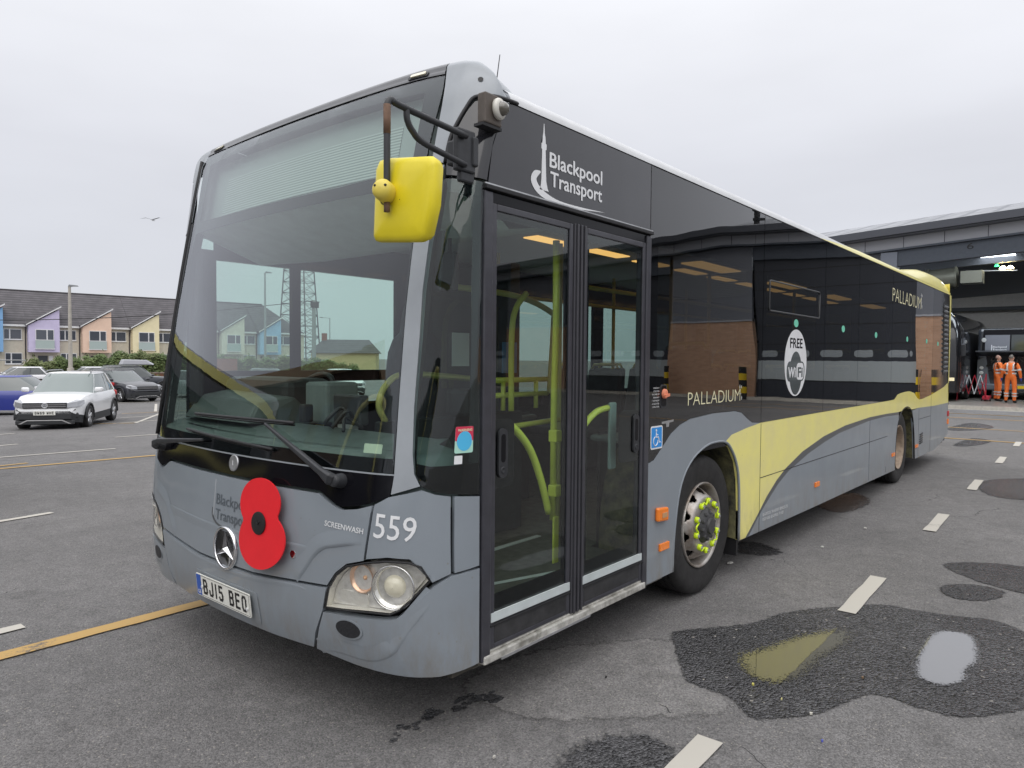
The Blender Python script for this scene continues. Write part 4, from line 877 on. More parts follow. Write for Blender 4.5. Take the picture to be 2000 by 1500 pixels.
# binnacle, ticket machine, cowls
def rbox(name, x0, x1, y0, y1, z0, z1, m, par=bus, bev=.03, tilt=0):
    o = MB().box(x0, x1, y0, y1, z0, z1).build(name, m, par, bevel=bev)
    return o
V = [(.32, 1.62, 1.23), (.32, 2.38, 1.23), (.40, 1.66, 1.34), (.40, 2.34, 1.36), (.62, 1.62, 1.37), (.62, 2.38, 1.39), (.80, 1.60, 1.2), (.80, 2.40, 1.2)]
MB().add(V, [(0, 1, 3, 2), (2, 3, 5, 4), (4, 5, 7, 6), (0, 2, 4, 6), (1, 7, 5, 3)]).build('instrument_binnacle', mat('binnacle', (.075, .095, .092), .5, var=.1), bus, bevel=.02)
rbox('dash_cowl', .62, .95, 1.70, 2.46, 1.25, 1.47, DARKI, bev=.05)
MB().tube([Vector((.98+.05*math.sin(2*math.pi*k/24)*0+.12*math.sin(2*math.pi*k/24), 2.02+.23*math.cos(2*math.pi*k/24), 1.30+.19*math.sin(2*math.pi*k/24))) for k in range(25)], .016, 8).build('steering_wheel', RUB, bus, True)
# driver's seat
sb = []
for x, y, z, w, d in (): pass
st = empty('driver_seat', '', ''); del st['category']; del st['label']; st.parent = bus
rbox('seat_base', 1.30, 1.78, 1.63, 2.13, .35, .82, DARKI, st, .05)
rbox('seat_cushion', 1.25, 1.80, 1.60, 2.15, .82, .96, mat('seat_fabric', (.05, .055, .065), .9, var=.3), st, .05)
V = []; Fs = []; prof_ = [(.96, .26), (1.2, .27), (1.45, .27), (1.64, .265), (1.74, .22), (1.79, .16), (1.88, .15), (1.96, .145), (2.01, .11), (2.03, .03)]
for z, w_ in prof_:
    xo = 1.70+.12*(z-.96)
    for a in range(12):
        t = 2*math.pi*a/12; V.append((xo+.075*math.cos(t)*(1 if z < 1.75 else .7), 1.88+w_*math.copysign(abs(math.sin(t))**.6, math.sin(t)), z))
for i in range(len(prof_)-1):
    for k in range(12): Fs.append((i*12+k, i*12+(k+1) % 12, (i+1)*12+(k+1) % 12, (i+1)*12+k))
Fs.append(tuple(range((len(prof_)-1)*12, len(prof_)*12)))
raw('seat_back', V, Fs, MATS['seat_fabric'], st, True)
# cab partition, poles and rails
rbox('cab_partition', .95, 2.30, 1.26, 1.30, .36, 1.22, DARKI, bev=.01)
MB().tube(curve_pts([(1.02, 1.28, 1.22), (.97, 1.28, 1.32), (1.03, 1.28, 1.44), (1.2, 1.28, 1.5), (1.8, 1.28, 1.46), (2.15, 1.28, 1.42)], 6), .020, 10).build('cab_rail', mat('rail_cream', (.60, .57, .20), .4), bus, True)
MB().tube(curve_pts([(2.28, 1.0, 1.36), (2.28, .97, 1.85), (2.25, .97, 1.93), (1.9, 1.0, 2.02), (1.3, 1.1, 2.05)], 6), .02, 10).build('cab_rail', MATS['rail_cream'], bus, True)
MB().box(2.2, 2.30, 1.30, 2.4, .36, 2.3).build('cab_bulkhead', DARKI, bus)
pg = MATS['rail_cream']
rail_y = mat('pole_yellow', (.62, .52, .08), .4)
for x, y in ((2.34, .96), (3.55, .72), (4.55, .85), (5.55, .72), (6.9, .85), (2.40, 1.6), (4.4, 1.8), (5.9, 1.75), (8.0, .9)):
    MB().tube([(x, y, .36), (x, y, 2.42)], .0175, 8).build('grab_pole', rail_y if x > 2.5 else pg, bus, True)
for y in (.85, 1.75): 
    MB().tube([(2.4, y, 2.12), (10.5, y, 2.12)], .016, 8).build('ceiling_rail', rail_y, bus, True)
mb = MB().tube([(1.65, 1.02, 1.36), (2.28, 1.02, 1.36)], .018).tube([(1.65, 1.02, 1.46), (2.28, 1.02, 1.46)], .018)
for x in (1.80, 2.15): mb.tube([(x, 1.02, 1.26), (x, 1.02, 1.46)], .016)
mb.tube([(1.62, .9, 1.16), (2.26, .9, 1.18)], .018)
mb.build('grab_rail', YELG, bus, True)
MB().tube(curve_pts([(1.80, .95, 1.26), (1.80, .95, 1.75), (1.84, .95, 1.93), (1.95, .95, 2.04)], 6), .02).build('grab_rail', YELG, bus, True)
rbox('ticket_machine', 1.55, 1.80, 1.10, 1.32, 1.22, 1.40, DARKI)
# luggage rack / wheel box and seats
for s_, y0, y1 in ((-1, .06, .62), (1, 1.93, 2.49)):
    MB().box(2.22, 3.34, y0, y1, 1.055, 1.10).build('wheel_box', IGREY, bus, bevel=.03)
    MB().box(8.15, 9.5, y0, y1, 1.03, 1.07).build('wheel_box', IGREY, bus, bevel=.03)
def pseat(x, y, z):
    s = empty('passenger_seat', '', ''); del s['category']; del s['label']; s.parent = bus
    rbox('seat_cushion', x, x+.44, y, y+.42, z, z+.09, MATS['seat_fabric'], s, .03)
    o = MB().add([(x+.40, y, z+.06), (x+.40, y+.42, z+.06), (x+.46, y, z+.06), (x+.46, y+.42, z+.06), (x+.50, y+.02, z+.66), (x+.50, y+.40, z+.66), (x+.55, y+.02, z+.66), (x+.55, y+.40, z+.66)], [(0, 1, 5, 4), (2, 6, 7, 3), (0, 4, 6, 2), (1, 3, 7, 5), (4, 5, 7, 6), (0, 2, 3, 1)]).build('seat_back', MATS['seat_fabric'], s, bevel=.03)
    MB().tube([(x+.52, y+.06, z+.66), (x+.52, y+.08, z+.70), (x+.52, y+.34, z+.70), (x+.52, y+.36, z+.66)], .014, 8).build('seat_handle', rail_y, s, True)
for x in (2.45, 3.75, 4.55, 5.35, 6.15, 6.95, 7.7, 8.5, 9.3):
    z = 1.02 if x < 3 or 8 < x < 9 else .85
    for y in (.08, .52 if x > 3 else None, 1.60 if x > 3 else None, 2.04):
        if y is not None: pseat(x, y, z if x < 7.5 else 1.05)
# ceiling with lights
MB().box(.62, 11.9, .06, 2.49, 2.47, 2.50).build('ceiling', mat('ceiling_grey', (.60, .62, .62), .7), bus)
LIT = mat('cabin_light', (1.0, .52, .16), .5, emit=1.15)
for x in (2.2, 2.95, 3.7, 4.45, 5.2, 5.95, 6.7, 7.45, 8.2, 8.95):
    for y in (1.12,): MB().box(x, x+.50, y-.065, y+.065, 2.462, 2.472).build('ceiling_light', LIT, bus)
for x in (3.0, 4.6, 6.2, 7.8): MB().box(x, x+.7, .20, .36, 2.30, 2.31).build('ceiling_light', LIT, bus)
# destination display behind the top of the windscreen
dd = spatch('destination_display', [(-1.04, 2.38), (1.24, 2.38), (1.24, 2.80), (-1.04, 2.80)], mat('display_panel', (.36, .40, .405), .5), bus, -.10, -.07)
m_ = bpy.data.materials.new('led_rows'); m_.use_nodes = True; t_ = m_.node_tree; b_ = t_.nodes['Principled BSDF']; tc_ = nn(t_, 'ShaderNodeTexCoord'); wv = nn(t_, 'ShaderNodeTexWave'); wv.bands_direction = 'Z'; wv.inputs['Scale'].default_value = 22
t_.links.new(tc_.outputs['Object'], wv.inputs['Vector']); r_ = nn(t_, 'ShaderNodeValToRGB'); r_.color_ramp.elements[0].color = (.25, .285, .285, 1); r_.color_ramp.elements[1].color = (.50, .55, .55, 1); r_.color_ramp.elements[0].position = .35; r_.color_ramp.elements[1].position = .6
t_.links.new(wv.outputs['Fac'], r_.inputs[0]); t_.links.new(r_.outputs[0], b_.inputs['Base Color'])
spatch('display_matrix', [(-.80, 2.455), (.80, 2.455), (.80, 2.68), (-.80, 2.68)], m_, dd, -.069, -.066, du=.1)
# header box under the display, cab ceiling moulding
V = []; Fs = []
for u in us:
    a = dashrow(u, 2.37, -.03); b = dashrow(u, 2.37, -.12); c_ = Vector((max(.85, b.x+.1), b.y*.95+.05*CW, 2.22)); d_ = Vector((1.35, c_.y, 2.30)); e_ = Vector((1.4, c_.y, 2.48)); f_ = dashrow(u, 2.80, -.11)
    V += [a, b, c_, d_, e_, f_]
for i in range(30):
    for k in range(5): Fs.append((i*6+k, (i+1)*6+k, (i+1)*6+k+1, i*6+k+1))
raw('cab_header', V, Fs, mat('header_grey', (.68, .74, .73), .6, var=.1), bus, True)
rbox('cab_blind', .36, .42, 2.30, 2.40, 1.30, 2.25, DARKI, bev=.02)
rbox('interior_mirror', .86, .90, .55, .70, 1.95, 2.15, PLAS, bev=.01)
q = SF(-1.165, 2.02)-SN(-1.165, 2.02)*.05
MB().obox(q, (.008, .0, 0), (0, .022, 0), (.012, 0, .13)).build('cab_mirror', PLAS, bus, bevel=.012)
# bits and pieces on the dash and in the cab
rbox('dash_monitor', .60, .66, .98, 1.22, 1.24, 1.40, PLAS, bev=.01); rbox('ticket_printer', .62, .84, 1.30, 1.52, 1.22, 1.46, IGREY, bev=.02); rbox('radio_handset', .50, .56, 1.34, 1.40, 1.24, 1.34, RUB, bev=.01)
MB().tube(curve_pts([(.40, .95, 1.245), (.46, .90, 1.33), (.52, .93, 1.26), (.50, 1.0, 1.34), (.42, 1.03, 1.27), (.50, 1.10, 1.25)], 6), .011, 6).build('dash_cable', RUB, bus, True)
MB().tube(curve_pts([(.36, .80, 1.243), (.42, .86, 1.30), (.50, .84, 1.25), (.58, .98, 1.26)], 6), .009, 6).build('dash_cable', RUB, bus, True)
for x_, y_, z_, w_, h_, m_ in ((.945, 1.45, 1.03, .2, .28, WHITE), (.945, 1.8, 1.08, .14, .2, mat('notice_yellow', (.7, .6, .1), .5))): MB().box(x_, x_+.004, y_, y_+w_, z_, z_+h_).build('cab_notice', m_, bus)
for k_, (x_, z_) in enumerate(((1.55, 1.55), (1.80, 1.62), (2.05, 1.5))): MB().box(x_, x_+.16, 1.245, 1.25, z_, z_+.22).build('cab_notice', (WHITE, IGREY, mat('notice_blue', (.1, .25, .5), .5))[k_], bus)
MB().add([(.97, 1.262, 1.24), (2.25, 1.262, 1.24), (2.15, 1.262, 1.95), (1.25, 1.262, 2.02), (1.02, 1.262, 1.5)], [(0, 1, 2, 3, 4)]).build('assault_screen', glass('screen_glass', (.80, .84, .84), 1.2), bus)
MB().tube([(.90, .62, 2.25), (.90, .62, 2.10)], .012, 6).build('mirror_stem', RUB, bus)
# white edges on the entrance floor
raw('floor_edge', [(.60, .45, .3475), (1.05, .62, .3475), (1.75, .40, .3475), (1.75, .36, .3475), (1.06, .575, .3475), (.62, .41, .3475)], [(0, 1, 4, 5), (1, 2, 3, 4)], WHITE, bus)
MB().box(1.0, 2.2, 1.0, 1.04, .3465, .352).build('floor_edge', WHITE, bus)
# give the bus root a sensible origin
bus.location = (6.0, 1.275, 0)
for ch in bus.children: ch.matrix_parent_inverse = Matrix.Translation((-6.0, -1.275, 0))
# =================================================================== POPPY
pc = (-.372, .842); Np = SN(*pc); pb = SF(*pc)+Np*.035
up = Vector((0, 0, 1)); lf = up.cross(Np).normalized(); up = Np.cross(lf)
out = []
for k in range(64):
    a = 2*math.pi*k/64+math.pi/2; t_ = a-math.pi/2
    # two overlapping petals: narrow upper lobe and wider lower lobe
    x, z = math.cos(a), math.sin(a); out.append(None)
def _hit(th, cz_, rx, rz):
    dx, dz = math.cos(th), math.sin(th); A_ = (dx/rx)**2+(dz/rz)**2; B_ = -2*dz*cz_/rz**2; C_ = (cz_/rz)**2-1; D_ = B_*B_-4*A_*C_
    return (-B_+math.sqrt(D_))/(2*A_) if D_ > 0 else 0
OUT = []
for k in range(90):
    th = 2*math.pi*k/90; r_ = max(_hit(th, .088, .154, .116), _hit(th, -.076, .173, .132), .132); OUT.append((r_*math.cos(th-.16), r_*math.sin(th-.16)))

pop = empty('poppy', 'large red paper-style remembrance poppy fixed to the grey front of the bus', 'poppy', tuple(pb))
ml = Matrix.Translation(-pb)
mb = MB(); n = len(OUT); A = [pb+lf*p[0]*-1+up*p[1] - pb + Np*(.010-.25*(p[0]**2)) for p in OUT]; B = [a-Np*.006 for a in A]; cA = Np*.012; cB = Np*.006
mb.add(A+B+[cA, cB], [(2*n, i, (i+1) % n) for i in range(n)]+[(2*n+1, n+(i+1) % n, n+i) for i in range(n)]+[(i, n+i, n+(i+1) % n, (i+1) % n) for i in range(n)])
mb.build('poppy_petals', RED, pop, auto=40)
mb = MB(); cc = lf*-.0+up*.0
mb.lathe(Np*.012, Np, [(0, .001), (.0, .052), (.004, .052), (.006, .046), (.007, .001)], 36); mb.build('poppy_centre', mat('poppy_black', (.015, .013, .014), .5), pop, auto=40)
mb = MB().tube([Np*.020-lf*.008+up*.010, Np*.022+lf*.004-up*.004, Np*.022+lf*.014+up*.008], .0025, 5).build('cable_tie', RUB, pop)
MB().tube([Np*.0, Np*-.036], .01, 8).build('fixing_post', RUB, pop)
# =================================================================== GROUND
def gz(y): return -.024*(min(max(y, 2.6), 30)-2.6)
def asphalt(name, base, dark, rough, var=1.0, bump=.003, wet=False):
    m = bpy.data.materials.new(name); m.use_nodes = True; t = m.node_tree; b = t.nodes['Principled BSDF']; tc = nn(t, 'ShaderNodeTexCoord')
    def noise(s, d=4, r=.6):
        n = nn(t, 'ShaderNodeTexNoise'); n.inputs['Scale'].default_value = s; n.inputs['Detail'].default_value = d; n.inputs['Roughness'].default_value = r; t.links.new(tc.outputs['Object'], n.inputs['Vector']); return n
    big = noise(.45, 5, .7); rr = nn(t, 'ShaderNodeValToRGB'); rr.color_ramp.elements[0].position = .35; rr.color_ramp.elements[1].position = .66
    rr.color_ramp.elements[0].color = (*dark, 1); rr.color_ramp.elements[1].color = (*base, 1); t.links.new(big.outputs['Fac'], rr.inputs[0])
    med = noise(7, 6, .75); fine = noise(140 if not wet else 45, 2, .8)
    vo = nn(t, 'ShaderNodeTexVoronoi'); vo.inputs['Scale'].default_value = 150 if not wet else 78; t.links.new(tc.outputs['Object'], vo.inputs['Vector'])
    mr1 = nn(t, 'ShaderNodeMapRange'); mr1.inputs[1].default_value = .3; mr1.inputs[2].default_value = .7; mr1.inputs[3].default_value = .82; mr1.inputs[4].default_value = 1.16; t.links.new(med.outputs['Fac'], mr1.inputs[0])
    sepc = nn(t, 'ShaderNodeSeparateColor'); t.links.new(vo.outputs['Color'], sepc.inputs[0])
    mr2 = nn(t, 'ShaderNodeMapRange'); mr2.inputs[3].default_value = .62 if not wet else .3; mr2.inputs[4].default_value = 1.38 if not wet else 1.75; t.links.new(sepc.outputs[0], mr2.inputs[0])
    mu = nn(t, 'ShaderNodeMath', operation='MULTIPLY'); t.links.new(mr1.outputs[0], mu.inputs[0]); t.links.new(mr2.outputs[0], mu.inputs[1])
    sc = nn(t, 'ShaderNodeVectorMath', operation='SCALE'); t.links.new(rr.outputs[0], sc.inputs[0]); t.links.new(mu.outputs[0], sc.inputs['Scale'])
    # pale chips
    gt = nn(t, 'ShaderNodeMath', operation='GREATER_THAN'); gt.inputs[1].default_value = .985 if not wet else .998; t.links.new(sepc.outputs[1], gt.inputs[0])
    mx_ = nn(t, 'ShaderNodeMixRGB'); mx_.inputs[2].default_value = (.30, .28, .25, 1); t.links.new(gt.outputs[0], mx_.inputs[0]); t.links.new(sc.outputs[0], mx_.inputs[1])
    st = noise(1.9, 6, .75); rs = nn(t, 'ShaderNodeMapRange'); rs.inputs[1].default_value = .56; rs.inputs[2].default_value = .70; rs.inputs[3].default_value = 1.0; rs.inputs[4].default_value = .72; t.links.new(st.outputs['Fac'], rs.inputs[0])
    s2 = nn(t, 'ShaderNodeVectorMath', operation='SCALE'); t.links.new(mx_.outputs[0], s2.inputs[0]); t.links.new(rs.outputs[0], s2.inputs['Scale'])
    # hairline cracks: thin cell borders of a warped voronoi, only in places
    vc = nn(t, 'ShaderNodeTexVoronoi'); vc.feature = 'DISTANCE_TO_EDGE'; vc.inputs['Scale'].default_value = .42; wa = nn(t, 'ShaderNodeVectorMath', operation='MULTIPLY_ADD'); wn_ = noise(1.1, 4, .6); t.links.new(wn_.outputs['Color'], wa.inputs[0]); wa.inputs[1].default_value = (.9, .9, 0); t.links.new(tc.outputs['Object'], wa.inputs[2]); t.links.new(wa.outputs[0], vc.inputs['Vector'])
    cl = nn(t, 'ShaderNodeMath', operation='LESS_THAN'); cl.inputs[1].default_value = .0009; t.links.new(vc.outputs['Distance'], cl.inputs[0]); cg = nn(t, 'ShaderNodeMath', operation='GREATER_THAN'); cg.inputs[1].default_value = .54; t.links.new(big.outputs['Fac'], cg.inputs[0])
    cm_ = nn(t, 'ShaderNodeMath', operation='MULTIPLY'); t.links.new(cl.outputs[0], cm_.inputs[0]); t.links.new(cg.outputs[0], cm_.inputs[1]); ck = nn(t, 'ShaderNodeMixRGB'); ck.inputs[2].default_value = (.03, .03, .03, 1); t.links.new(cm_.outputs[0], ck.inputs[0]); t.links.new(s2.outputs[0], ck.inputs[1])
    t.links.new(ck.outputs[0], b.inputs['Base Color']); b.inputs['Roughness'].default_value = rough
    bp = nn(t, 'ShaderNodeBump'); bp.inputs['Distance'].default_value = bump; bp.inputs['Strength'].default_value = .9 if not wet else .55
    ad = nn(t, 'ShaderNodeMath', operation='SUBTRACT'); t.links.new(fine.outputs['Fac'], ad.inputs[0]); t.links.new(vo.outputs['Distance'], ad.inputs[1])
    t.links.new(ad.outputs[0], bp.inputs['Height']); t.links.new(bp.outputs[0], b.inputs['Normal'])
    return m
ASPH = asphalt('asphalt', (.182, .176, .173), (.136, .132, .130), .82, bump=.0045)
WET = asphalt('asphalt_wet', (.068, .067, .069), (.030, .030, .032), .19, bump=.019, wet=True); soften(WET, 22, 1.2)
ys = [-60, -30, -8, -3, 0, 2.6, 6, 12, 20, 30, 60, 120, 400, 900]; xs = [-300, -60, -12, -3, 3, 8, 15, 27.2]
V = []; Fs = []
for x in xs+[40, 80, 400, 900]:
    for y in ys: V.append((x, y, gz(y)))
ny = len(ys)
for i in range(len(xs)+3):
    for j in range(ny-1): Fs.append((i*ny+j, (i+1)*ny+j, (i+1)*ny+j+1, i*ny+j+1))
tag(raw('ground', V, Fs, ASPH), kind='structure')
def rag(P, d=.02, n=5, seed=1):
    r = random.Random(seed); out = []
    for i in range(len(P)):
        a, b = Vector(P[i]), Vector(P[(i+1) % len(P)])
        for k in range(n):
            q = a.lerp(b, k/n); out.append((q.x+r.uniform(-d, d), q.y+r.uniform(-d, d)))
    return out
def softsheet(name, P, z, m, mg=.05):
    """sheet on a fine grid; the point attribute 'edge' falls from 1 inside to 0 outside the outline"""
    A = [Vector(p) for p in P]; n = len(A); x0, x1 = min(p.x for p in A)-mg, max(p.x for p in A)+mg; y0, y1 = min(p.y for p in A)-mg, max(p.y for p in A)+mg
    st = max(.018, min(.05, mg*.35), (x1-x0)/110); nx, ny = int((x1-x0)/st)+2, int((y1-y0)/st)+2; D = {}
    for i in range(nx):
        for j in range(ny):
            q = Vector((x0+i*st, y0+j*st)); ins = False; d2 = 1e9
            for k in range(n):
                a, b = A[k], A[(k+1) % n]
                if (a.y > q.y) != (b.y > q.y) and q.x < (b.x-a.x)*(q.y-a.y)/(b.y-a.y)+a.x: ins = not ins
                ab = b-a; t = max(0, min(1, (q-a).dot(ab)/max(ab.length_squared, 1e-12))); d2 = min(d2, (q-a-ab*t).length_squared)
            D[i, j] = max(0, min(1, .5+(1 if ins else -1)*math.sqrt(d2)/mg))
    idx = {}; V = []; E_ = []; Fs = []
    def vi(i, j):
        if (i, j) not in idx: idx[i, j] = len(V); V.append((x0+i*st, y0+j*st, gz(y0+j*st)+z)); E_.append(D[i, j])
        return idx[i, j]
    for i in range(nx-1):
        for j in range(ny-1):
            if max(D[i, j], D[i+1, j], D[i, j+1], D[i+1, j+1]) > 0: Fs.append((vi(i, j), vi(i+1, j), vi(i+1, j+1), vi(i, j+1)))
    o = raw(name, V, Fs, m); at = o.data.attributes.new('edge', 'FLOAT', 'POINT')
    for i, v in enumerate(E_): at.data[i].value = v
    tag(o, kind='structure'); return o
def smooth_loop(P, n=5):
    Q = [Vector((p[0], p[1], 0)) for p in P]; N_ = len(Q); out = []
    for i in range(N_):
        a, b, c, d = Q[i-1], Q[i], Q[(i+1) % N_], Q[(i+2) % N_]
        for k in range(n):
            t = k/n; v = .5*((2*b)+(c-a)*t+(2*a-5*b+4*c-d)*t*t+(3*b-a-3*c+d)*t**3); out.append((v.x, v.y))
    return out
def sheet(name, P, z, m, kind='structure', thick=0):
    o = raw(name, [(p[0], p[1], gz(p[1])+z) for p in P], [tuple(range(len(P)))], m)
    if o.data.polygons[0].normal.z < 0: o.data.flip_normals()
    tag(o, kind=kind); return o
WETS = [
 [(1.902, -.191), (2.054, -.136), (2.429, -.40), (2.766, -.501), (3.014, -.644), (3.355, -.929), (3.393, -1.101), (3.43, -1.295), (3.519, -1.555), (3.42, -1.691), (3.379, -1.931), (2.832, -1.986), (2.268, -1.776), (2.147, -1.709), (1.979, -1.572), (1.953, -1.415), (1.95, -1.199), (1.59, -1.07), (1.361, -.876), (1.406, -.787), (1.479, -.682), (1.49, -.492), (1.646, -.358)],
 [(4.702, -1.087), (4.937, -1.246), (5.075, -1.568), (4.975, -1.886), (4.456, -1.901), (4.284, -1.627), (4.43, -1.308)],
 [(4.025, -1.169), (4.236, -1.27), (4.272, -1.481), (4.123, -1.524), (3.904, -1.431), (3.85, -1.262)],
 [(9.168, -.79), (9.98, -.92), (10.317, -1.464), (8.718, -1.545), (8.413, -1.074)],
 [(.45, -.43), (.747, -.44), (.90, -.609), (.748, -.80), (.50, -.80), (.38, -.6)],
 [(4.136, .42), (4.376, .326), (4.239, .032), (4.041, .067), (3.961, .295)],
 [(6.6, .45), (7.5, .3), (7.0, .0), (6.2, .1)], [(14.2, .2), (16.0, .1), (15.6, -.25), (14.4, -.1)], [(17.9, .9), (20.5, .7), (19.5, .1), (18, .4)], [(18.5, -1.9), (21.5, -2.2), (20, -2.9), (18, -2.4)],
]
for i, P in enumerate(WETS): softsheet('wet_patch', smooth_loop(P, 4), .004, WET, .07 if i < 3 else .16)
V_ = []; F_ = []; r__ = random.Random(8)
for k in range(46):
    t = r__.random(); x_ = .18+.60*t+r__.gauss(0, .012); y_ = .215+.03*math.sin(t*5)+r__.gauss(0, .02*(.5+t)); s_ = r__.uniform(.008, .034)*(.6+.7*t); i_ = len(V_)
    V_ += [(x_+s_*r__.uniform(.6, 1.3)*math.cos(a), y_+.7*s_*r__.uniform(.6, 1.3)*math.sin(a), .0035+.00002*k) for a in [2*math.pi*q/11 for q in range(11)]]; F_.append(tuple(range(i_, i_+11)))
o_ = raw('wet_patch', V_, F_, WET); tag(o_, kind='structure'); at_ = o_.data.attributes.new('edge', 'FLOAT', 'POINT')
for i in range(len(V_)): at_.data[i].value = .7
# a smoother, dusty repair beside the puddle
softsheet('ground_patch', (smooth_loop([(.75, .35), (1.3, .30), (1.9, -.15), (1.65, -.36), (1.49, -.49), (1.47, -.68), (1.3, -.72), (1.0, -.45), (.7, -.1)], 4)) , .0025, soften(asphalt('asphalt_dusty', (.196, .189, .184), (.158, .153, .149), .85, bump=.002), 12, 1.2), .14)
def water(name, col, rough=.01, ior=1.45):
    m = bpy.data.materials.new(name); m.use_nodes = True; t = m.node_tree; b = t.nodes['Principled BSDF']; b.inputs['Base Color'].default_value = (*col, 1); b.inputs['Roughness'].default_value = rough; b.inputs['IOR'].default_value = ior
    b.inputs['Coat Weight'].default_value = .6; b.inputs['Coat Roughness'].default_value = .0
    tc = nn(t, 'ShaderNodeTexCoord'); n = nn(t, 'ShaderNodeTexNoise'); n.inputs['Scale'].default_value = 5; t.links.new(tc.outputs['Object'], n.inputs['Vector']); bp = nn(t, 'ShaderNodeBump'); bp.inputs['Distance'].default_value = .0006
    t.links.new(n.outputs['Fac'], bp.inputs['Height']); t.links.new(bp.outputs[0], b.inputs['Normal']); return m
PA = [(1.963, -.575), (2.133, -.637), (2.408, -.713), (2.623, -.819), (2.71, -.895), (2.471, -.917), (2.229, -.879), (1.932, -.868), (1.77, -.796), (1.788, -.685)]
PB = [(2.353, -1.332), (2.70, -1.29), (3.028, -1.304), (3.127, -1.393), (3.078, -1.476), (2.757, -1.531), (2.567, -1.505), (2.406, -1.515), (2.285, -1.445), (2.296, -1.372)]
softsheet('puddle', smooth_loop(PA, 3), .007, soften(water('puddle_silt', (.075, .068, .036), ior=1.5), 80, 1.9), .17)
softsheet('puddle', smooth_loop(PB, 4), .007, soften(water('puddle_clear', (.10, .10, .105), ior=2.1), 95, 1.7), .08)
# painted markings
def paint(name, col, cov):
    m = bpy.data.materials.new(name); m.use_nodes = True; t = m.node_tree; b = t.nodes['Principled BSDF']; b.inputs['Roughness'].default_value = .7
    tc = nn(t, 'ShaderNodeTexCoord'); n = nn(t, 'ShaderNodeTexNoise'); n.inputs['Scale'].default_value = 45; n.inputs['Detail'].default_value = 6; n.inputs['Roughness'].default_value = .8; t.links.new(tc.outputs['Object'], n.inputs['Vector'])
    n2 = nn(t, 'ShaderNodeTexNoise'); n2.inputs['Scale'].default_value = 3; n2.inputs['Detail'].default_value = 5; t.links.new(tc.outputs['Object'], n2.inputs['Vector'])
    a = nn(t, 'ShaderNodeMath', operation='ADD'); t.links.new(n.outputs['Fac'], a.inputs[0]); t.links.new(n2.outputs['Fac'], a.inputs[1])
    r = nn(t, 'ShaderNodeValToRGB'); r.color_ramp.elements[0].position = cov/2-.04; r.color_ramp.elements[0].color = (.11, .105, .10, 1); r.color_ramp.elements[1].position = cov/2+.03; r.color_ramp.elements[1].color = (*col, 1)
    h = nn(t, 'ShaderNodeMath', operation='MULTIPLY'); h.inputs[1].default_value = .5; t.links.new(a.outputs[0], h.inputs[0]); t.links.new(h.outputs[0], r.inputs[0]); t.links.new(r.outputs[0], b.inputs['Base Color']); return m
PW = paint('road_paint_white', (.50, .475, .42), .74); PY = paint('road_paint_yellow', (.47, .30, .10), .80)
def mark(name, x0, y0, x1, y1, w, m, seed=0, z=.008):
    d = Vector((x1-x0, y1-y0)); L = d.length; d /= L; nrm = Vector((-d.y, d.x)); r = random.Random(seed+int(x0*77)+int(y0*31)); k = max(2, min(60, int(L/.12))); A = []; B = []
    jt = min(.004, w*.04)
    if abs(x1-x0)+abs(y1-y0) > 12: jt = .01
    for i in range(k+1):
        q = Vector((x0, y0))+d*L*i/k; A.append(q+nrm*(w/2+r.uniform(-jt, jt))); B.append(q-nrm*(w/2+r.uniform(-jt, jt)))
    sheet(name, [(p.x, p.y) for p in A+B[::-1]], z, m)
for k, x0 in enumerate((.10, 3.045, 5.895, 8.74, 11.85, 14.85)): mark('road_marking', x0, -.822+.018*k, x0+.95, -.795+.018*k, .105, PW, k, .010)
for x0, x1 in ((15.6, 15.75),): mark('road_marking', x0+.02, 9, x0+.02, -9, .11, PY, 3)
mark('road_marking', 18.6, 8, 18.6, -2, .10, PY, 4); mark('road_marking', 22.3, 9, 22.3, -9, .12, PY, 5); mark('road_marking', 24.3, 9, 24.3, -9, .10, PY, 6)
mark('road_marking', 26.75, 12, 26.75, -30, .16, PW, 7)
mark('road_marking', -6.0, 2.41, .52, 2.41, .115, PY, 8)
# bays on the left (slightly falling ground)
mark('road_marking', -4, 11.85, 4.2, 11.1, .13, PY, 9)
mark('road_marking', -.9, 6.32, .86, 6.60, .10, PW, 10)
mark('road_marking', -2.5, 2.83, -.43, 2.83, .10, PW, 11)
for k, (a, b, c_, d_) in enumerate([(1.0, 11.65, 2.08, 11.72+.1), (1.9, 15.5, 3.0, 15.8), (2.6, 18.9, 3.82, 19.15), (4.9, 15.7, 6.2, 15.62), (5.2, 22.2, 7.2, 20.3), (7.2, 20.3, 11.5, 27.5), (6.7, 20.6, 12, 22.2), (7.9, 23.3, 13, 24.6), (9, 26, 14, 25.8), (10.4, 26.4, 12.9, 32.2), (11.5, 25, 13.5, 24.9), (2.0, 13.2, 3.9, 13.0)]):
    mark('road_marking', a, b, c_, d_, .11, PW if k % 4 else PY, 20+k)
for y in (34, 37.5): mark('road_marking', 12, y, 30, y-1.5, .12, PW, 41)
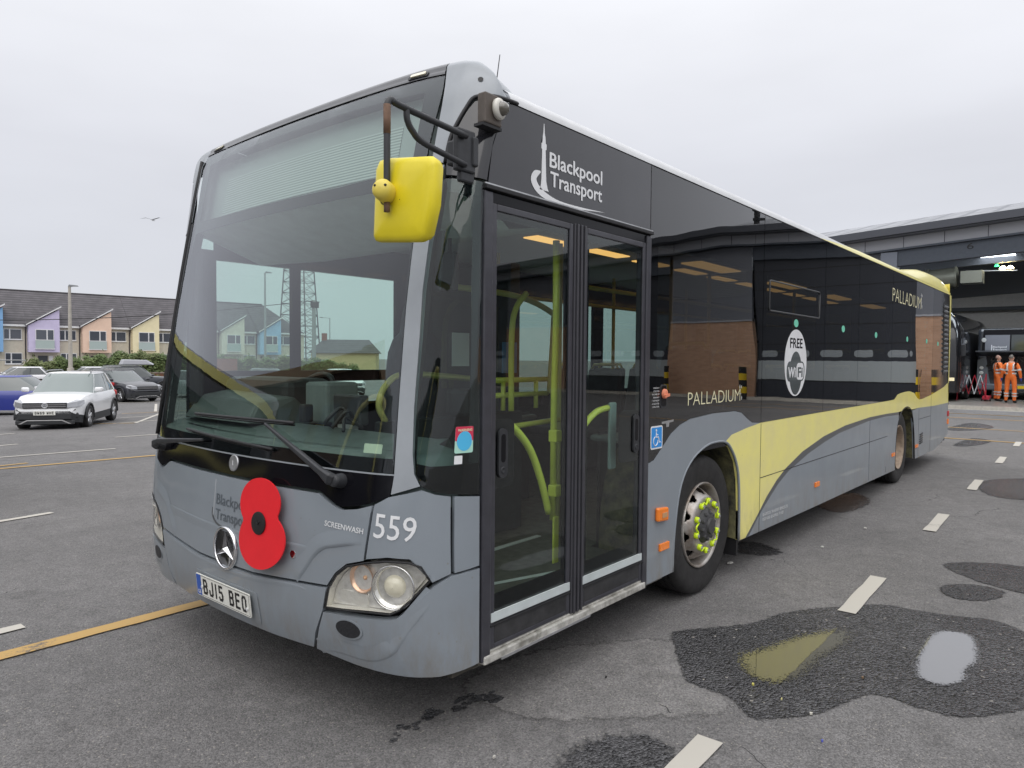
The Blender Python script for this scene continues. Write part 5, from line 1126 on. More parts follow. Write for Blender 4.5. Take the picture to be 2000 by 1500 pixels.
# small litter and leaves on the tarmac
for i, (x, y, s_, col) in enumerate([(1.66, -.74, .009, (.55, .50, .12)), (1.55, -1.05, .010, (.5, .48, .42)), (1.34, -1.16, .006, (.1, .12, .5)), (2.1, -1.13, .008, (.22, .14, .08)), (1.25, -.15, .006, (.02, .02, .02)), (1.60, -.9, .006, (.6, .55, .25)), (3.6, .2, .03, (.55, .54, .5)), (4.2, .5, .035, (.45, .44, .4)), (5.6, -.3, .02, (.5, .48, .45)), (.9, .45, .008, (.45, .42, .38)), (.35, -.2, .008, (.5, .48, .44)), (4.6, -.2, .02, (.5, .5, .46))]):
    P = [(x+s_*math.cos(R(a))*random.uniform(.7, 1.3), y+s_*.7*math.sin(R(a))*random.uniform(.6, 1.2)) for a in range(0, 360, 45)]
    o = raw('litter', [(p[0], p[1], .013+random.uniform(0, .003)) for p in P]+[(p[0], p[1], .006) for p in P], [tuple(range(8))]+[(i_, (i_+1) % 8, 8+(i_+1) % 8, 8+i_) for i_ in range(8)], mat('litter%d' % i, col, .7))
    tag(o, ['yellow leaf scrap on the left side of the big wet patch', 'pale scrap in the wet patch below the silty puddle', 'tiny blue scrap at the lower left rim of the wet patch', 'rusty brown scrap in the wet patch between the two puddles', 'small black speck on the dusty tarmac left of the wet patch', 'yellowish fleck on the dark tarmac left of the silty puddle', 'pale scrap by the bus front wheel', 'pale scrap beneath the bus skirt behind the front wheel', 'whitish scrap midway along the bus side', 'greyish fleck below the bus doors', 'pale fleck on the bare tarmac in front of the bus doors', 'pale scrap between the dashed line and the bus skirt'][i], 'litter', 'scraps lying on the asphalt')
# =================================================================== TERRACED HOUSES
HX, HY, HR = 20.77, 87.65, math.atan2(-.140, .990)
def brick(name, c1, c2, mort, sc=1.0):
    m = bpy.data.materials.new(name); m.use_nodes = True; t = m.node_tree; b = t.nodes['Principled BSDF']; b.inputs['Roughness'].default_value = .85
    tc = nn(t, 'ShaderNodeTexCoord'); mp = nn(t, 'ShaderNodeMapping'); mp.inputs['Rotation'].default_value = (R(90), 0, 0); t.links.new(tc.outputs['Object'], mp.inputs[0])
    sx = nn(t, 'ShaderNodeSeparateXYZ'); t.links.new(tc.outputs['Object'], sx.inputs[0]); ad = nn(t, 'ShaderNodeMath', operation='ADD'); t.links.new(sx.outputs[0], ad.inputs[0]); t.links.new(sx.outputs[1], ad.inputs[1])
    cb = nn(t, 'ShaderNodeCombineXYZ'); t.links.new(ad.outputs[0], cb.inputs[0]); t.links.new(sx.outputs[2], cb.inputs[1])
    br = nn(t, 'ShaderNodeTexBrick'); br.inputs['Scale'].default_value = 4.4*sc; br.inputs['Color1'].default_value = (*c1, 1); br.inputs['Color2'].default_value = (*c2, 1); br.inputs['Mortar'].default_value = (*mort, 1); br.inputs['Mortar Size'].default_value = .015
    br.inputs['Brick Width'].default_value = 1.0; br.inputs['Row Height'].default_value = .33
    t.links.new(cb.outputs[0], br.inputs['Vector']); t.links.new(br.outputs[0], b.inputs['Base Color']); return m
BRK = brick('brick_orange', (.56, .34, .22), (.46, .27, .17), (.42, .35, .28)); BRD = brick('brick_red', (.30, .11, .07), (.22, .08, .055), (.25, .2, .17))
def tiles(name, c, dark, step, axis='Z'):
    m = bpy.data.materials.new(name); m.use_nodes = True; t = m.node_tree; b = t.nodes['Principled BSDF']; b.inputs['Roughness'].default_value = .7
    tc = nn(t, 'ShaderNodeTexCoord'); sx = nn(t, 'ShaderNodeSeparateXYZ'); t.links.new(tc.outputs['Object'], sx.inputs[0])
    md = nn(t, 'ShaderNodeMath', operation='MODULO'); md.inputs[1].default_value = step
    a = nn(t, 'ShaderNodeMath', operation='ADD'); a.inputs[1].default_value = 50; t.links.new(sx.outputs[axis], a.inputs[0]); t.links.new(a.outputs[0], md.inputs[0])
    lt = nn(t, 'ShaderNodeMath', operation='LESS_THAN'); lt.inputs[1].default_value = step*.24; t.links.new(md.outputs[0], lt.inputs[0])
    n = nn(t, 'ShaderNodeTexNoise'); n.inputs['Scale'].default_value = 1.3; n.inputs['Detail'].default_value = 7; t.links.new(tc.outputs['Object'], n.inputs['Vector'])
    r = nn(t, 'ShaderNodeValToRGB'); r.color_ramp.elements[0].position = .35; r.color_ramp.elements[1].position = .65; r.color_ramp.elements[0].color = (*[q*.8 for q in c], 1); r.color_ramp.elements[1].color = (*[q*1.2 for q in c], 1); t.links.new(n.outputs['Fac'], r.inputs[0])
    mx_ = nn(t, 'ShaderNodeMixRGB'); mx_.inputs[2].default_value = (*dark, 1); t.links.new(lt.outputs[0], mx_.inputs[0]); t.links.new(r.outputs[0], mx_.inputs[1]); t.links.new(mx_.outputs[0], b.inputs['Base Color']); return m
RT = tiles('roof_tiles', (.095, .088, .095), (.04, .038, .042), .27)
REND = mat('render_beige', (.64, .59, .48), .85, var=.12, vscale=2); UPVC = mat('upvc_white', (.78, .78, .78), .4); WG = mat('house_pane', (.07, .08, .10), .08, spec=.8, coat=.3); FROST = mat('frosted_panel', (.42, .50, .48), .3)
GZH = -.66
def house(x, col, cname, label, last=False, first=False):
    h = empty('terraced_house', label, 'house', (HX+x*math.cos(HR), HY+x*math.sin(HR), GZH), HR, 'terraced houses across the road')
    W = 5.06; e_ = 5.5; q = W+(1.6 if last else 0)
    MB().box(-.12, q-.12-.003, 0, 8.5, 0, e_).build('wall', REND, h)
    hb = 4.1 if last else 0  # hipped end
    V = [(-.12, -.35, e_), (q-.12, -.35, e_), (-.12, 4.4, e_+4.0), (q-.12-hb, 4.4, e_+4.0), (-.12, 8.9, e_), (q-.12, 8.9, e_)]
    o = MB().add(V+[(v[0], v[1], v[2]-.12) for v in V], [(0, 1, 3, 2), (2, 3, 5, 4), (1, 5, 3), (7, 6, 8, 9), (9, 8, 10, 11), (0, 6, 7, 1), (4, 5, 11, 10), (0, 2, 8, 6), (2, 4, 10, 8)]).build('roof', RT, h)
    MB().tube([(-.12, 4.4, e_+4.02), (q-.12-hb, 4.4, e_+4.02)], .08, 6).build('ridge', mat('ridge_dark', (.07, .065, .07), .7), h)
    MB().box(-.12, q-.125, -.40, -.33, e_-.18, e_+.02).build('fascia', UPVC, h)
    # coloured bay with a one-way sloping roof
    m = mat('bay_'+cname, col, .8, var=.05, vscale=2); bw = 2.85; z0, zl, zr = 2.58, 5.45, 7.25
    bay = MB().add([(0, -.95, z0), (bw, -.95, z0), (bw, -.95, zr), (0, -.95, zl), (0, 1.9, z0), (bw, 1.9, z0), (bw, 1.9, zr), (0, 1.9, zl)], [(0, 1, 2, 3), (0, 3, 7, 4), (1, 5, 6, 2), (4, 7, 6, 5), (0, 4, 5, 1)]).build('bay', m, h)
    MB().add([(-.25, -1.15, zl-.02), (bw+.18, -1.15, zr+.26), (bw+.18, 3.5, zr+.26), (-.25, 3.5, zl-.02), (-.25, -1.15, zl+.16), (bw+.18, -1.15, zr+.44), (bw+.18, 3.5, zr+.44), (-.25, 3.5, zl+.16)], [(0, 1, 2, 3), (4, 7, 6, 5), (0, 4, 5, 1), (1, 5, 6, 2), (0, 3, 7, 4)]).build('bay_roof', RT, bay)
    MB().add([(-.25, -1.18, zl-.03), (bw+.16, -1.18, zr+.25), (bw+.16, -1.18, zr+.40), (-.25, -1.18, zl+.10), (-.25, -1.15, zl-.03), (bw+.16, -1.15, zr+.25), (bw+.16, -1.15, zr+.40), (-.25, -1.15, zl+.10)], [(0, 1, 2, 3), (0, 4, 5, 1), (3, 2, 6, 7)]).build('bargeboard', UPVC, bay)
    def window(x0, x1, z0, z1, y, split, frost=False, par=h):
        f = MB().box(x0, x1, y-.06, y-.003, z0, z1).build('window', UPVC, par)
        zs = z0+(z1-z0)*.44 if frost else z0
        for a, b in ((x0, x0+(x1-x0)*split), (x0+(x1-x0)*split, x1)):
            MB().box(a+.06, b-.06, y-.075, y-.0605, zs+.07, z1-.07).build('pane', WG, f)
        if frost:
            MB().box(x0-.02, x1+.02, y-.16, y-.13, z0+.04, zs).build('balustrade', FROST, f); MB().box(x0-.04, x1+.04, y-.17, y-.12, zs, zs+.06).build('rail', UPVC, f)
            MB().box(x0-.05, x1+.05, y-.2, y-.003, z0-.06, z0+.02).build('sill', UPVC, f)
        else: MB().box(x0-.05, x1+.05, y-.12, y-.003, z0-.07, z0).build('sill', UPVC, f)
    window(.62, 2.32, 2.95, 5.05, -.95, .62, True, bay)
    window(bw+.12, bw+1.72, 3.92, 5.05, 0, .34)
    window(bw+.22, bw+1.75, 1.3, 2.5, 0, .36)
    MB().box(.95, 1.85, -.06, -.003, .1, 2.2).build('front_door', mat('door_dark', (.06, .065, .075), .4), h)
    MB().box(1.95, 2.35, -.06, -.003, .1, 2.2).build('window', UPVC, h)
    MB().tube([(-.16, -.36, e_-.05), (-.16, -.25, e_-.45), (-.16, -.05, e_-.75), (-.16, -.05, 0)], .055, 6).build('downpipe', mat('downpipe_black', (.04, .03, .035), .5), h)
    MB().lathe((.55, -.0, 2.2), (0, -1, 0), [(0, .14), (.08, .12), (.10, .001)], 12).build('porch_lamp', mat('lamp_dark', (.08, .05, .05), .4), h)
cols = [(-12.9, (.62, .55, .30), 'cream', 'house with the cream bay farthest left in the pastel terrace'), (-7.85, (.60, .36, .28), 'rose', 'house with the rose bay, left of the sky blue one'), (-2.8, (.24, .45, .72), 'blue', 'house with the deep sky blue bay cut by the photo\'s left edge'), (2.26, (.62, .56, .76), 'lilac', 'pastel terraced house with the lilac bay behind the white car'),
        (7.32, (.84, .61, .47), 'peach', 'pastel terraced house with the peach bay above the hedge'), (12.4, (.86, .77, .50), 'yellow', 'pastel terraced house with the yellow bay beside the bus'), (17.45, (.56, .68, .56), 'green', 'terraced house with the pale green bay seen through the windscreen edge'),
        (22.6, (.76, .71, .60), 'sand', 'terraced house with the sand coloured bay seen through the windscreen'), (27.5, (.36, .56, .78), 'lightblue', 'end terraced house with the light blue bay seen through the windscreen')]
for x, c_, n_, l_ in cols: house(x, c_, n_, l_, last=(n_ == 'lightblue'))
# boundary wall and hedge bushes
def longwall(name, label, p0, p1, h, t, m, cap):
    o = empty(name, label, 'wall', (p0[0], p0[1], GZH)); d = Vector((p1[0]-p0[0], p1[1]-p0[1], 0)); L = d.length; o.rotation_euler = (0, 0, math.atan2(d.y, d.x))
    MB().box(0, L, -t/2, t/2, -.1, h).build('brickwork', m, o); MB().box(-.02, L+.02, -t/2-.04, t/2+.04, h, h+.09).build('coping', cap, o); return o
COPE = mat('coping_stone', (.33, .27, .23), .8, var=.2)
longwall('boundary_wall', 'long low red brick wall behind the parked cars on the left', (8.5, 53.7), (36.5, 49.0), 1.0, .23, BRD, COPE)
pr = MB().box(0, 1.9, 0, .4, 0, 2.1).build('brick_pier', BRD); pr.location = (25.0, 50.6, GZH); pr.rotation_euler = (0, 0, -.16); tag(pr, 'broad red brick pier standing in the hedge, seen through the windscreen', 'pier')
LEAF = mat('leaf_green', (.15, .20, .07), .65, var=.55, vscale=1.2, col2=(.07, .11, .035)); LEAF2 = mat('leaf_olive', (.19, .22, .09), .65, var=.5, vscale=1.2, col2=(.09, .12, .04)); STEM = mat('stem_brown', (.08, .055, .035), .9)
def bush(x, y, w, h, dpt, seed, label, m):
    r = random.Random(seed); b = empty('bush', label, 'bush', (x, y, GZH), HR, 'bushes of the hedge along the wall'); V = []; Fs = []
    for i in range(6500):
        u, v = r.uniform(-1, 1), r.random()
        prof = h*(.84+.07*math.sin(u*3+seed)+.06*math.sin(u*9+seed*2))*(1-.12*abs(u)**4)
        px_ = u*w/2; pz = prof*v**.65; py = r.uniform(-1, 1)*dpt/2*(1-.4*v)
        s = r.uniform(.06, .15); a = Vector((r.gauss(0, 1), r.gauss(0, 1), r.gauss(0, 1))).normalized(); c = a.orthogonal().normalized(); n = len(V); p = Vector((px_, py, pz+r.gauss(0, .05)))
        if r.random() < .03: p.z += r.uniform(.1, .35)
        V += [p-a*s, p+c*s*.4, p+a*s, p-c*s*.4]; Fs.append((n, n+1, n+2, n+3))
    raw('foliage', V, Fs, m, b)
    mb = MB()
    for k in range(5): xx = r.uniform(-w/2.5, w/2.5); mb.tube([(xx, 0, 0), (xx+r.uniform(-.1, .1), r.uniform(-.2, .2), h*.5)], .03, 5)
    mb.build('stems', STEM, b)
LB = ['low dark green bush at the left end of the hedge, right of the railing', 'dense green bush right behind the white car roof', 'tall green bush just right of the lamp post in front of the peach bay', 'green bush under the peach bay between two taller ones', 'bushy green shrub between the peach and yellow bays', 'olive green bush below the yellow bay beside the bus', 'green bush at the very edge of the bus, under the yellow bay', 'dark bush seen through the windscreen\'s left edge', 'green bush below the sand coloured bay', 'green bush left of the brick pier', 'low bush right of the brick pier', 'wide dark bush at the far end of the terrace', 'last scrubby bush seen through the bus cab']
for i, l_ in enumerate(LB):
    xx = 15.0+i*1.75; yy = 54.2-(xx-9)*.172
    bush(xx, yy, 3.3, [2.1, 2.4, 2.8, 2.75, 2.5, 2.7, 2.7, 2.6, 2.4, 2.5, 2.1, 2.3, 2.0][i], 1.6, 10+i, l_, LEAF if i % 3 else LEAF2)
# railing at far left
rl = empty('railing', 'grey metal pedestrian railing in front of the terrace at far left', 'railing', (9.0, 56, GZH)); 
MB().tube([(0, 0, 0), (0, 0, 1.9), (5, -.8, 1.9), (5, -.8, 0)], .04, 6).tube([(1.6, -.25, 0), (1.6, -.25, 1.9)], .035, 6).tube([(3.3, -.5, 0), (3.3, -.5, 1.9)], .035, 6).build('rail_frame', mat('galvanised', (.36, .37, .38), .5), rl)
# street lamps
def lamp(x, y, h, label, arm=.6, r0=.11, conc=False, rz=0, flat=True):
    o = empty('street_lamp', label, 'street lamp', (x, y, GZH), rz)
    m = mat('lamp_concrete', (.46, .43, .38), .8, var=.15) if conc else mat('lamp_steel', (.34, .35, .36), .5)
    MB().tube([(0, 0, 0), (0, 0, 1.4), (0, 0, 1.42), (0, 0, h)], [r0*1.25, r0*1.25, r0*.8, r0*.5], 10).build('post', m, o, auto=40)
    if arm: MB().tube([(0, 0, h-.05), (arm*.5, 0, h+.02), (arm, 0, h+.02)], .035, 6).build('arm', m, o)
    MB().add([(arm-.25, -.09, h), (arm+.35, -.11, h+.03), (arm+.35, .11, h+.03), (arm-.25, .09, h), (arm-.2, -.05, h+.14), (arm+.3, -.05, h+.10), (arm+.3, .05, h+.10), (arm-.2, .05, h+.14)], [(0, 1, 2, 3), (4, 7, 6, 5), (0, 4, 5, 1), (1, 5, 6, 2), (2, 6, 7, 3), (3, 7, 4, 0)]).build('lantern', mat('lantern_grey', (.16, .17, .18), .5), o)
lamp(15.65, 51.75, 6.9, 'pale lamp post in front of the lilac house, above the white car', .18, .17, True, -.6)
lamp(31.75, 54.45, 9.6, 'tall grey lamp post seen through the windscreen, left of the mast', .3, .14)
lamp(64.14, 90.5, 8.4, 'thin distant street lamp right of the mast with its arm to the left', -1.3, .12, rz=-.7)
pole = empty('utility_pole', 'thick wooden pole with cable gear on top, right of the lattice mast', 'pole', (42.1, 62.35, GZH))
MB().tube([(0, 0, 0), (0, 0, 8.3)], [.24, .19], 10).build('pole_shaft', mat('pole_grey', (.30, .31, .31), .8), pole)
MB().box(-.3, .5, -.2, .2, 7.5, 8.1).box(-.7, .7, -.05, .05, 8.1, 8.2).build('pole_gear', mat('gear_dark', (.08, .07, .07), .6), pole, bevel=.03)
cb = MB().tube([Vector((-2, 80, 5.0)).lerp(Vector((42.1, 62.35, 7.6)), k/24)-Vector((0, 0, 1.5*math.sin(math.pi*k/24))) for k in range(25)], .035, 5).build('overhead_cable', RUB); tag(cb, 'black overhead cable sagging across the terrace roofs to the pole', 'cable')
# lattice mast
ms = empty('lattice_mast', 'tall steel lattice mast behind the terrace, seen through the windscreen', 'mast', (72.5, 111.6, GZH), .5)
MST = mat('mast_steel', (.10, .105, .11), .6); HM = 34
def corner(k, z): w_ = 2.9*(1-z/HM*.62); return Vector((w_*(1 if k in (0, 1) else -1), w_*(1 if k in (0, 3) else -1), z))
mb = MB()
for k in range(4): mb.tube([corner(k, 0), corner(k, HM)], .12, 4)
mb.build('mast_legs', MST, ms)
mb = MB()
for i in range(17):
    z0, z1 = i*2, i*2+2
    for k in range(4):
        a, b = k, (k+1) % 4; mb.tube([corner(a, z0), corner(b, z1)], .05, 3); mb.tube([corner(b, z0), corner(a, z1)], .05, 3); mb.tube([corner(a, z1), corner(b, z1)], .06, 3)
mb.build('mast_bracing', MST, ms)
MB().lathe((2.2, 0, 24), (1, -.4, 0), [(0, .7), (.3, .6), (.35, .001)], 12).build('mast_dish', UPVC, ms)
# house beyond the mast and a long low building
hb_ = empty('distant_house', 'pale low house with a grey roof right of the mast, beyond the hedge', 'house', (56.5, 84.2, GZH), -.75)
MB().box(0, 9, 0, 7, 0, 2.9).build('wall', mat('wall_sand', (.62, .50, .28), .85), hb_)
MB().add([(-.4, -.4, 2.9), (9.4, -.4, 2.9), (1.2, 3.5, 4.9), (7.8, 3.5, 4.9), (-.4, 7.4, 2.9), (9.4, 7.4, 2.9)], [(0, 1, 3, 2), (2, 3, 5, 4), (1, 5, 3), (0, 2, 4)]).build('roof', RT, hb_); MB().box(1.0, 1.7, 3.2, 3.9, 4.4, 5.8).build('chimney', BRD, hb_)
# brick office behind the photographer, mirrored in the windscreen
of = empty('office_building', 'brick office block with bands of windows standing opposite the front of the bus', 'building', (-20, 13, 0), 0)
MB().box(-14, 0, 0, 30, 0, 8.0).build('wall', brick('brick_brown', (.13, .085, .06), (.10, .065, .045), (.12, .10, .08)), of); MB().box(-14.4, .4, -.4, 30.4, 8.0, 8.7).build('roof', mat('coping_tan', (.50, .36, .22), .8), of)
for z in (1.0, 4.6):
    for k in range(8): w_ = MB().box(.0, .06, 1.2+k*3.6, 3.6+k*3.6, z, z+2.1).build('window', mat('frame_dark', (.10, .09, .08), .5), of); MB().box(.061, .08, 1.3+k*3.6, 2.35+k*3.6, z+.1, z+2.0).box(.061, .08, 2.45+k*3.6, 3.5+k*3.6, z+.1, z+2.0).build('pane', WG, w_)
    for k in range(4): w_ = MB().box(-2.9-k*3.3, -.8-k*3.3, -.06, 0, z, z+2.1).build('window', mat('frame_dark', (.10, .09, .08), .5), of); MB().box(-2.8-k*3.3, -.9-k*3.3, -.08, -.061, z+.1, z+2.0).build('pane', WG, w_)
GLC0 = mat('car_glass', (.035, .045, .045), .05, spec=.9, coat=.6)
# minibus just left of the picture, whose yellow-edged roofline is mirrored in the windscreen
mn = empty('parked_minibus', 'black minibus with yellow trim left of the picture, mirrored in the windscreen', 'bus', (-3.9, 5.8, gz(7)), math.atan2(4.2, 4.7))
sec = [(.35, 0), (.9, -.03), (1.4, -.02), (2.2, .08), (2.55, .20), (2.68, .45), (2.72, 1.1)]
V = []; Fs = []
for x, f in ((0, .80), (.12, .93), (.5, .99), (1.1, 1), (5.6, 1), (6.1, .97), (6.3, .88)):
    for z, y in sec: V.append((x+(.35*max(0, (z-1.2))/1.5 if x < .3 else 0), 1.1-(1.1-y)*(f if z > .5 else 1), .35+(z-.35)*(.90+.10*f)))
    for z, y in sec[::-1]: V.append((x+(.35*max(0, (z-1.2))/1.5 if x < .3 else 0), 1.1+(1.1-y)*(f if z > .5 else 1), .35+(z-.35)*(.90+.10*f)))
for i in range(6):
    for k in range(14): Fs.append((i*14+k, i*14+(k+1) % 14, (i+1)*14+(k+1) % 14, (i+1)*14+k))
Fs += [tuple(range(14)), tuple(range(84, 98))]
MB().add(V, Fs).build('body', mat('van_black', (.012, .012, .014), .25, coat=.5), mn, auto=40)
for y_, s_ in ((-.03, -1), (2.23, 1)):
    q = [(.25, y_+s_*-.12, 2.28), (.8, y_+s_*-.13, 2.46), (2, y_+s_*-.15, 2.52), (4, y_+s_*-.15, 2.54), (6.2, y_+s_*-.14, 2.5)]
    V = []; 
    for p in curve_pts(q, 5): V += [(p.x, p.y, p.z-.07), (p.x, p.y, p.z+.07)]
    raw('roofline_trim', V, [(2*i, 2*i+2, 2*i+3, 2*i+1) for i in range(len(V)//2-1)], YEL, mn)
    V = []
    for p in curve_pts([(.1, y_+s_*.012, 1.2), (1.2, y_+s_*.012, 1.0), (2.4, y_+s_*.012, 1.12), (4, y_+s_*.012, .95), (6.2, y_+s_*.012, 1.0)], 5): V += [(p.x, p.y, p.z-.06), (p.x, p.y, p.z+.06)]
    raw('side_trim', V, [(2*i, 2*i+2, 2*i+3, 2*i+1) for i in range(len(V)//2-1)], YEL, mn)
    for a, b in ((.7, 1.9), (2.0, 3.6), (3.7, 5.6)): MB().box(a, b, y_-.01 if s_ < 0 else y_-.02, y_+.02 if s_ < 0 else y_+.01, 1.42, 2.1).build('side_window', mat('van_glass', (.03, .035, .035), .05, coat=.6), mn)
    for x in (1.1, 5.0): MB().lathe((x, y_+s_*.01, .36), (0, s_, 0), [(-.2, .3), (-.02, .36), (0, .30), (-.01, .22), (-.04, .001)], 28).build('wheel', TYRE, mn, True)
for yb__, lab in ((2.1, 'black bus with a yellow-edged windscreen standing opposite ours, behind the photographer'), (-5.9, 'black bus with yellow front trim to the photographer\'s left rear, mirrored in the quarter window')):
    nb = empty('parked_bus', lab, 'bus', (-5.0, yb__, 0)); V = []; Fs = []
    pz = [(.32, 0), (1.0, .0), (1.3, .02), (2.3, .06), (2.8, .16), (2.97, .40), (3.0, .9)]
    for x, f in ((0, .72), (-.12, .90), (-.45, .99), (-1.2, 1), (-10.4, 1), (-10.6, .95)):
        for z, y in pz: V.append((x-(.30*max(0, z-1.1)/1.6 if x > -1 else 0)*(1 if z < 2.9 else 1.3), 1.275-(1.275-y)*f, z))
        for z, y in pz[::-1]: V.append((x-(.30*max(0, z-1.1)/1.6 if x > -1 else 0)*(1 if z < 2.9 else 1.3), 1.275+(1.275-y)*f, z))
    for i in range(5):
        for k in range(14): Fs.append((i*14+k, i*14+(k+1) % 14, (i+1)*14+(k+1) % 14, (i+1)*14+k))
    Fs += [tuple(range(14)), tuple(range(70, 84))]
    MB().add(V, Fs).build('body', mat('bus_black2', (.014, .014, .016), .3, coat=.3), nb, auto=40)
    xw = lambda z: .012-(.30*max(0, z-1.1)/1.6)
    V = [(xw(1.15), .35, 1.15), (xw(1.15), 2.2, 1.15), (xw(2.6), 2.1, 2.6), (xw(2.6), .45, 2.6)]; MB().add(V, [(0, 1, 2, 3)]).build('windscreen', GLC0, nb)
    MB().tube(curve_pts([(xw(1.0)+.02, .25, 1.0), (xw(1.4)+.02, .22, 1.5), (xw(2.4)+.02, .35, 2.45), (xw(2.75)+.02, .8, 2.74), (xw(2.78)+.02, 1.275, 2.78), (xw(2.75)+.02, 1.75, 2.74), (xw(2.4)+.02, 2.2, 2.45), (xw(1.4)+.02, 2.33, 1.5), (xw(1.0)+.02, 2.3, 1.0)], 5), .06, 6).build('windscreen_trim', YEL, nb, True)
    for yy_, s_ in ((0, -1), (2.55, 1)):
        for x in (-2.8, -8.6): MB().lathe((x, yy_+s_*.01, .48), (0, s_, 0), [(-.2, .4), (-.02, .478), (0, .40), (-.02, .28), (-.06, .001)], 28).build('wheel', TYRE, nb, True)
        for k in range(6): MB().box(-3.1-k*1.25, -1.95-k*1.25, yy_-.012 if s_ < 0 else yy_-.02, yy_+.02 if s_ < 0 else yy_+.012, 1.3, 2.3).build('side_window', GLC0, nb)
        MB().lathe((.01, 1.275+s_*.9, .65), (1, 0, 0), [(0, .11), (.02, .09), (.025, .001)], 16).build('headlight', mat('lamp_white', (.75, .75, .72), .2), nb)
# =================================================================== CARS
GLC = mat('car_glass', (.035, .045, .045), .05, spec=.9, coat=.6)
def car(name, label, x, y, deg, col, L=4.1, W=1.76, H=1.57, wb=2.55, fo=.82, wr=.33, clad=None, cat='car', hood=.98, belt=1.0, plate=None, rails=False, glassc=None, mcol=None, vw=False, detail=True, lampm=None):
    c = empty(name, label, cat, (x, y, gz(y)), R(deg), 'cars parked on the left of the yard')
    P = mat('carpaint_%02x%02x%02x' % tuple(int(q*255) for q in col), col, .28, coat=.8)
    DK = mat('car_cladding', (.03, .032, .035), .6); GL = glassc or GLC
    xf, xr = wb/2+fo, -(L-wb/2-fo); fw, rw = wb/2, -wb/2
    st = sorted(set([round(xr+(xf-xr)*i/44, 4) for i in range(45)]+[fw-wr*1.12, fw+wr*1.12, rw-wr*1.12, rw+wr*1.12, fw, rw]))
    top = [(xr, belt-.12), (xr+.06, belt-.02), (xr+.35, belt), (fw-.55, belt-.02), (fw-.45, hood), (fw+.2, hood-.05), (xf-.25, hood-.17), (xf-.06, hood-.30), (xf, hood-.45)]
    wid = [(xr, .74), (xr+.12, .86), (xr+.5, .97), (0, 1), (fw+.1, .98), (xf-.25, .90), (xf-.08, .80), (xf, .66)]
    bot = [(xr, .42), (xr+.08, .28), (xr+.4, .20), (xf-.4, .18), (xf-.05, .24), (xf, .32)]
    V = []; Fs = []; MI = []
    for s_ in st:
        zt = interp(s_, [p[0] for p in top], [p[1] for p in top]); w_ = W/2*interp(s_, [p[0] for p in wid], [p[1] for p in wid]); zb = interp(s_, [p[0] for p in bot], [p[1] for p in bot])
        za = zb
        for wx in (fw, rw):
            d = abs(s_-wx)
            if d < wr*1.13: za = max(za, wr+math.sqrt(max(0, (wr*1.13)**2-d*d)))
        zc = max(za+.02, zb+.22)
        ring = [(0, zb), (w_*.78, zb if za == zb else max(zb, .2)), (w_*.80, za), (w_*.985, za+.005), (w_, zc), (w_*1.0, (zc+zt)/2-.02), (w_*.985, zt-.10), (w_*.93, zt-.02), (w_*.80, zt+.012), (w_*.4, zt+.035), (0, zt+.04)]
        V += [(s_, -a, b) for a, b in ring]+[(s_, a, b) for a, b in ring[::-1][1:-1]]
    n = 20
    for i in range(len(st)-1):
        for k in range(n):
            Fs.append((i*n+k, i*n+(k+1) % n, (i+1)*n+(k+1) % n, (i+1)*n+k)); MI.append(1 if (clad and k in (0, 1, 2, 3, 16, 17, 18, 19)) or k in (0, 1, 18, 19) else 0)
    Fs.append(tuple(range(n))); MI.append(0); Fs.append(tuple((len(st)-1)*n+k for k in range(n))[::-1]); MI.append(0)
    me = bpy.data.meshes.new('body'); me.from_pydata(V, [], Fs); me.update()
    for p, i in zip(me.polygons, MI): p.material_index = i; p.use_smooth = True
    bm = bmesh.new(); bm.from_mesh(me); bmesh.ops.recalc_face_normals(bm, faces=bm.faces); bm.to_mesh(me); bm.free(); me.set_sharp_from_angle(angle=R(38))
    link('body', me, c, [P, DK])
    # glasshouse
    ws, rs = fw-.42, xr+.12; wt, rt = fw-1.12, xr+.52; b0, b1 = belt-.03, H-.05; wB, wT = W/2*.90, W/2*.70
    def gp(t_, v_):  # plan outline at height fraction
        xF = ws+(wt-ws)*v_; xR = rs+(rt-rs)*v_; hw = wB+(wT-wB)*v_**1.2
        return (xF, xR, hw, b0+(b1-b0)*v_)
    rings = []
    for v_ in (0, .35, .7, .93, 1.0):
        xF, xR, hw, z = gp(0, v_); k = .02 if v_ < .95 else .06
        rings.append([(xF+.10-k, 0, z), (xF+.04-k, hw*.6, z), (xF-.10-k, hw*.93, z), (xF-.3, hw, z), ((xF+xR)/2, hw*1.02, z), (xR+.3, hw*.99, z), (xR+.08, hw*.9, z), (xR, hw*.55, z), (xR-.03, 0, z), (xR, -hw*.55, z), (xR+.08, -hw*.9, z), (xR+.3, -hw*.99, z), ((xF+xR)/2, -hw*1.02, z), (xF-.3, -hw, z), (xF-.10-k, -hw*.93, z), (xF+.04-k, -hw*.6, z)])
    V = [p for r_ in rings for p in r_]; n = 16; Fs = [(i*n+k, i*n+(k+1) % n, (i+1)*n+(k+1) % n, (i+1)*n+k) for i in range(4) for k in range(n)]
    MB().add(V, Fs).build('windows', GL, c, auto=60)
    rr = rings[-1]; V = [(p[0]*1.0, p[1]*1.03, p[2]-.012) for p in rr]+[(p[0]*.96, p[1]*.93, p[2]+.035) for p in rr]+[(p[0]*.8-.04, p[1]*.6, p[2]+.05) for p in rr]
    Fs = [(k, (k+1) % n, n+(k+1) % n, n+k) for k in range(n)]+[(n+k, n+(k+1) % n, 2*n+(k+1) % n, 2*n+k) for k in range(n)]+[tuple(range(2*n, 3*n))]
    MB().add(V, Fs).build('roof', P, c, auto=60)
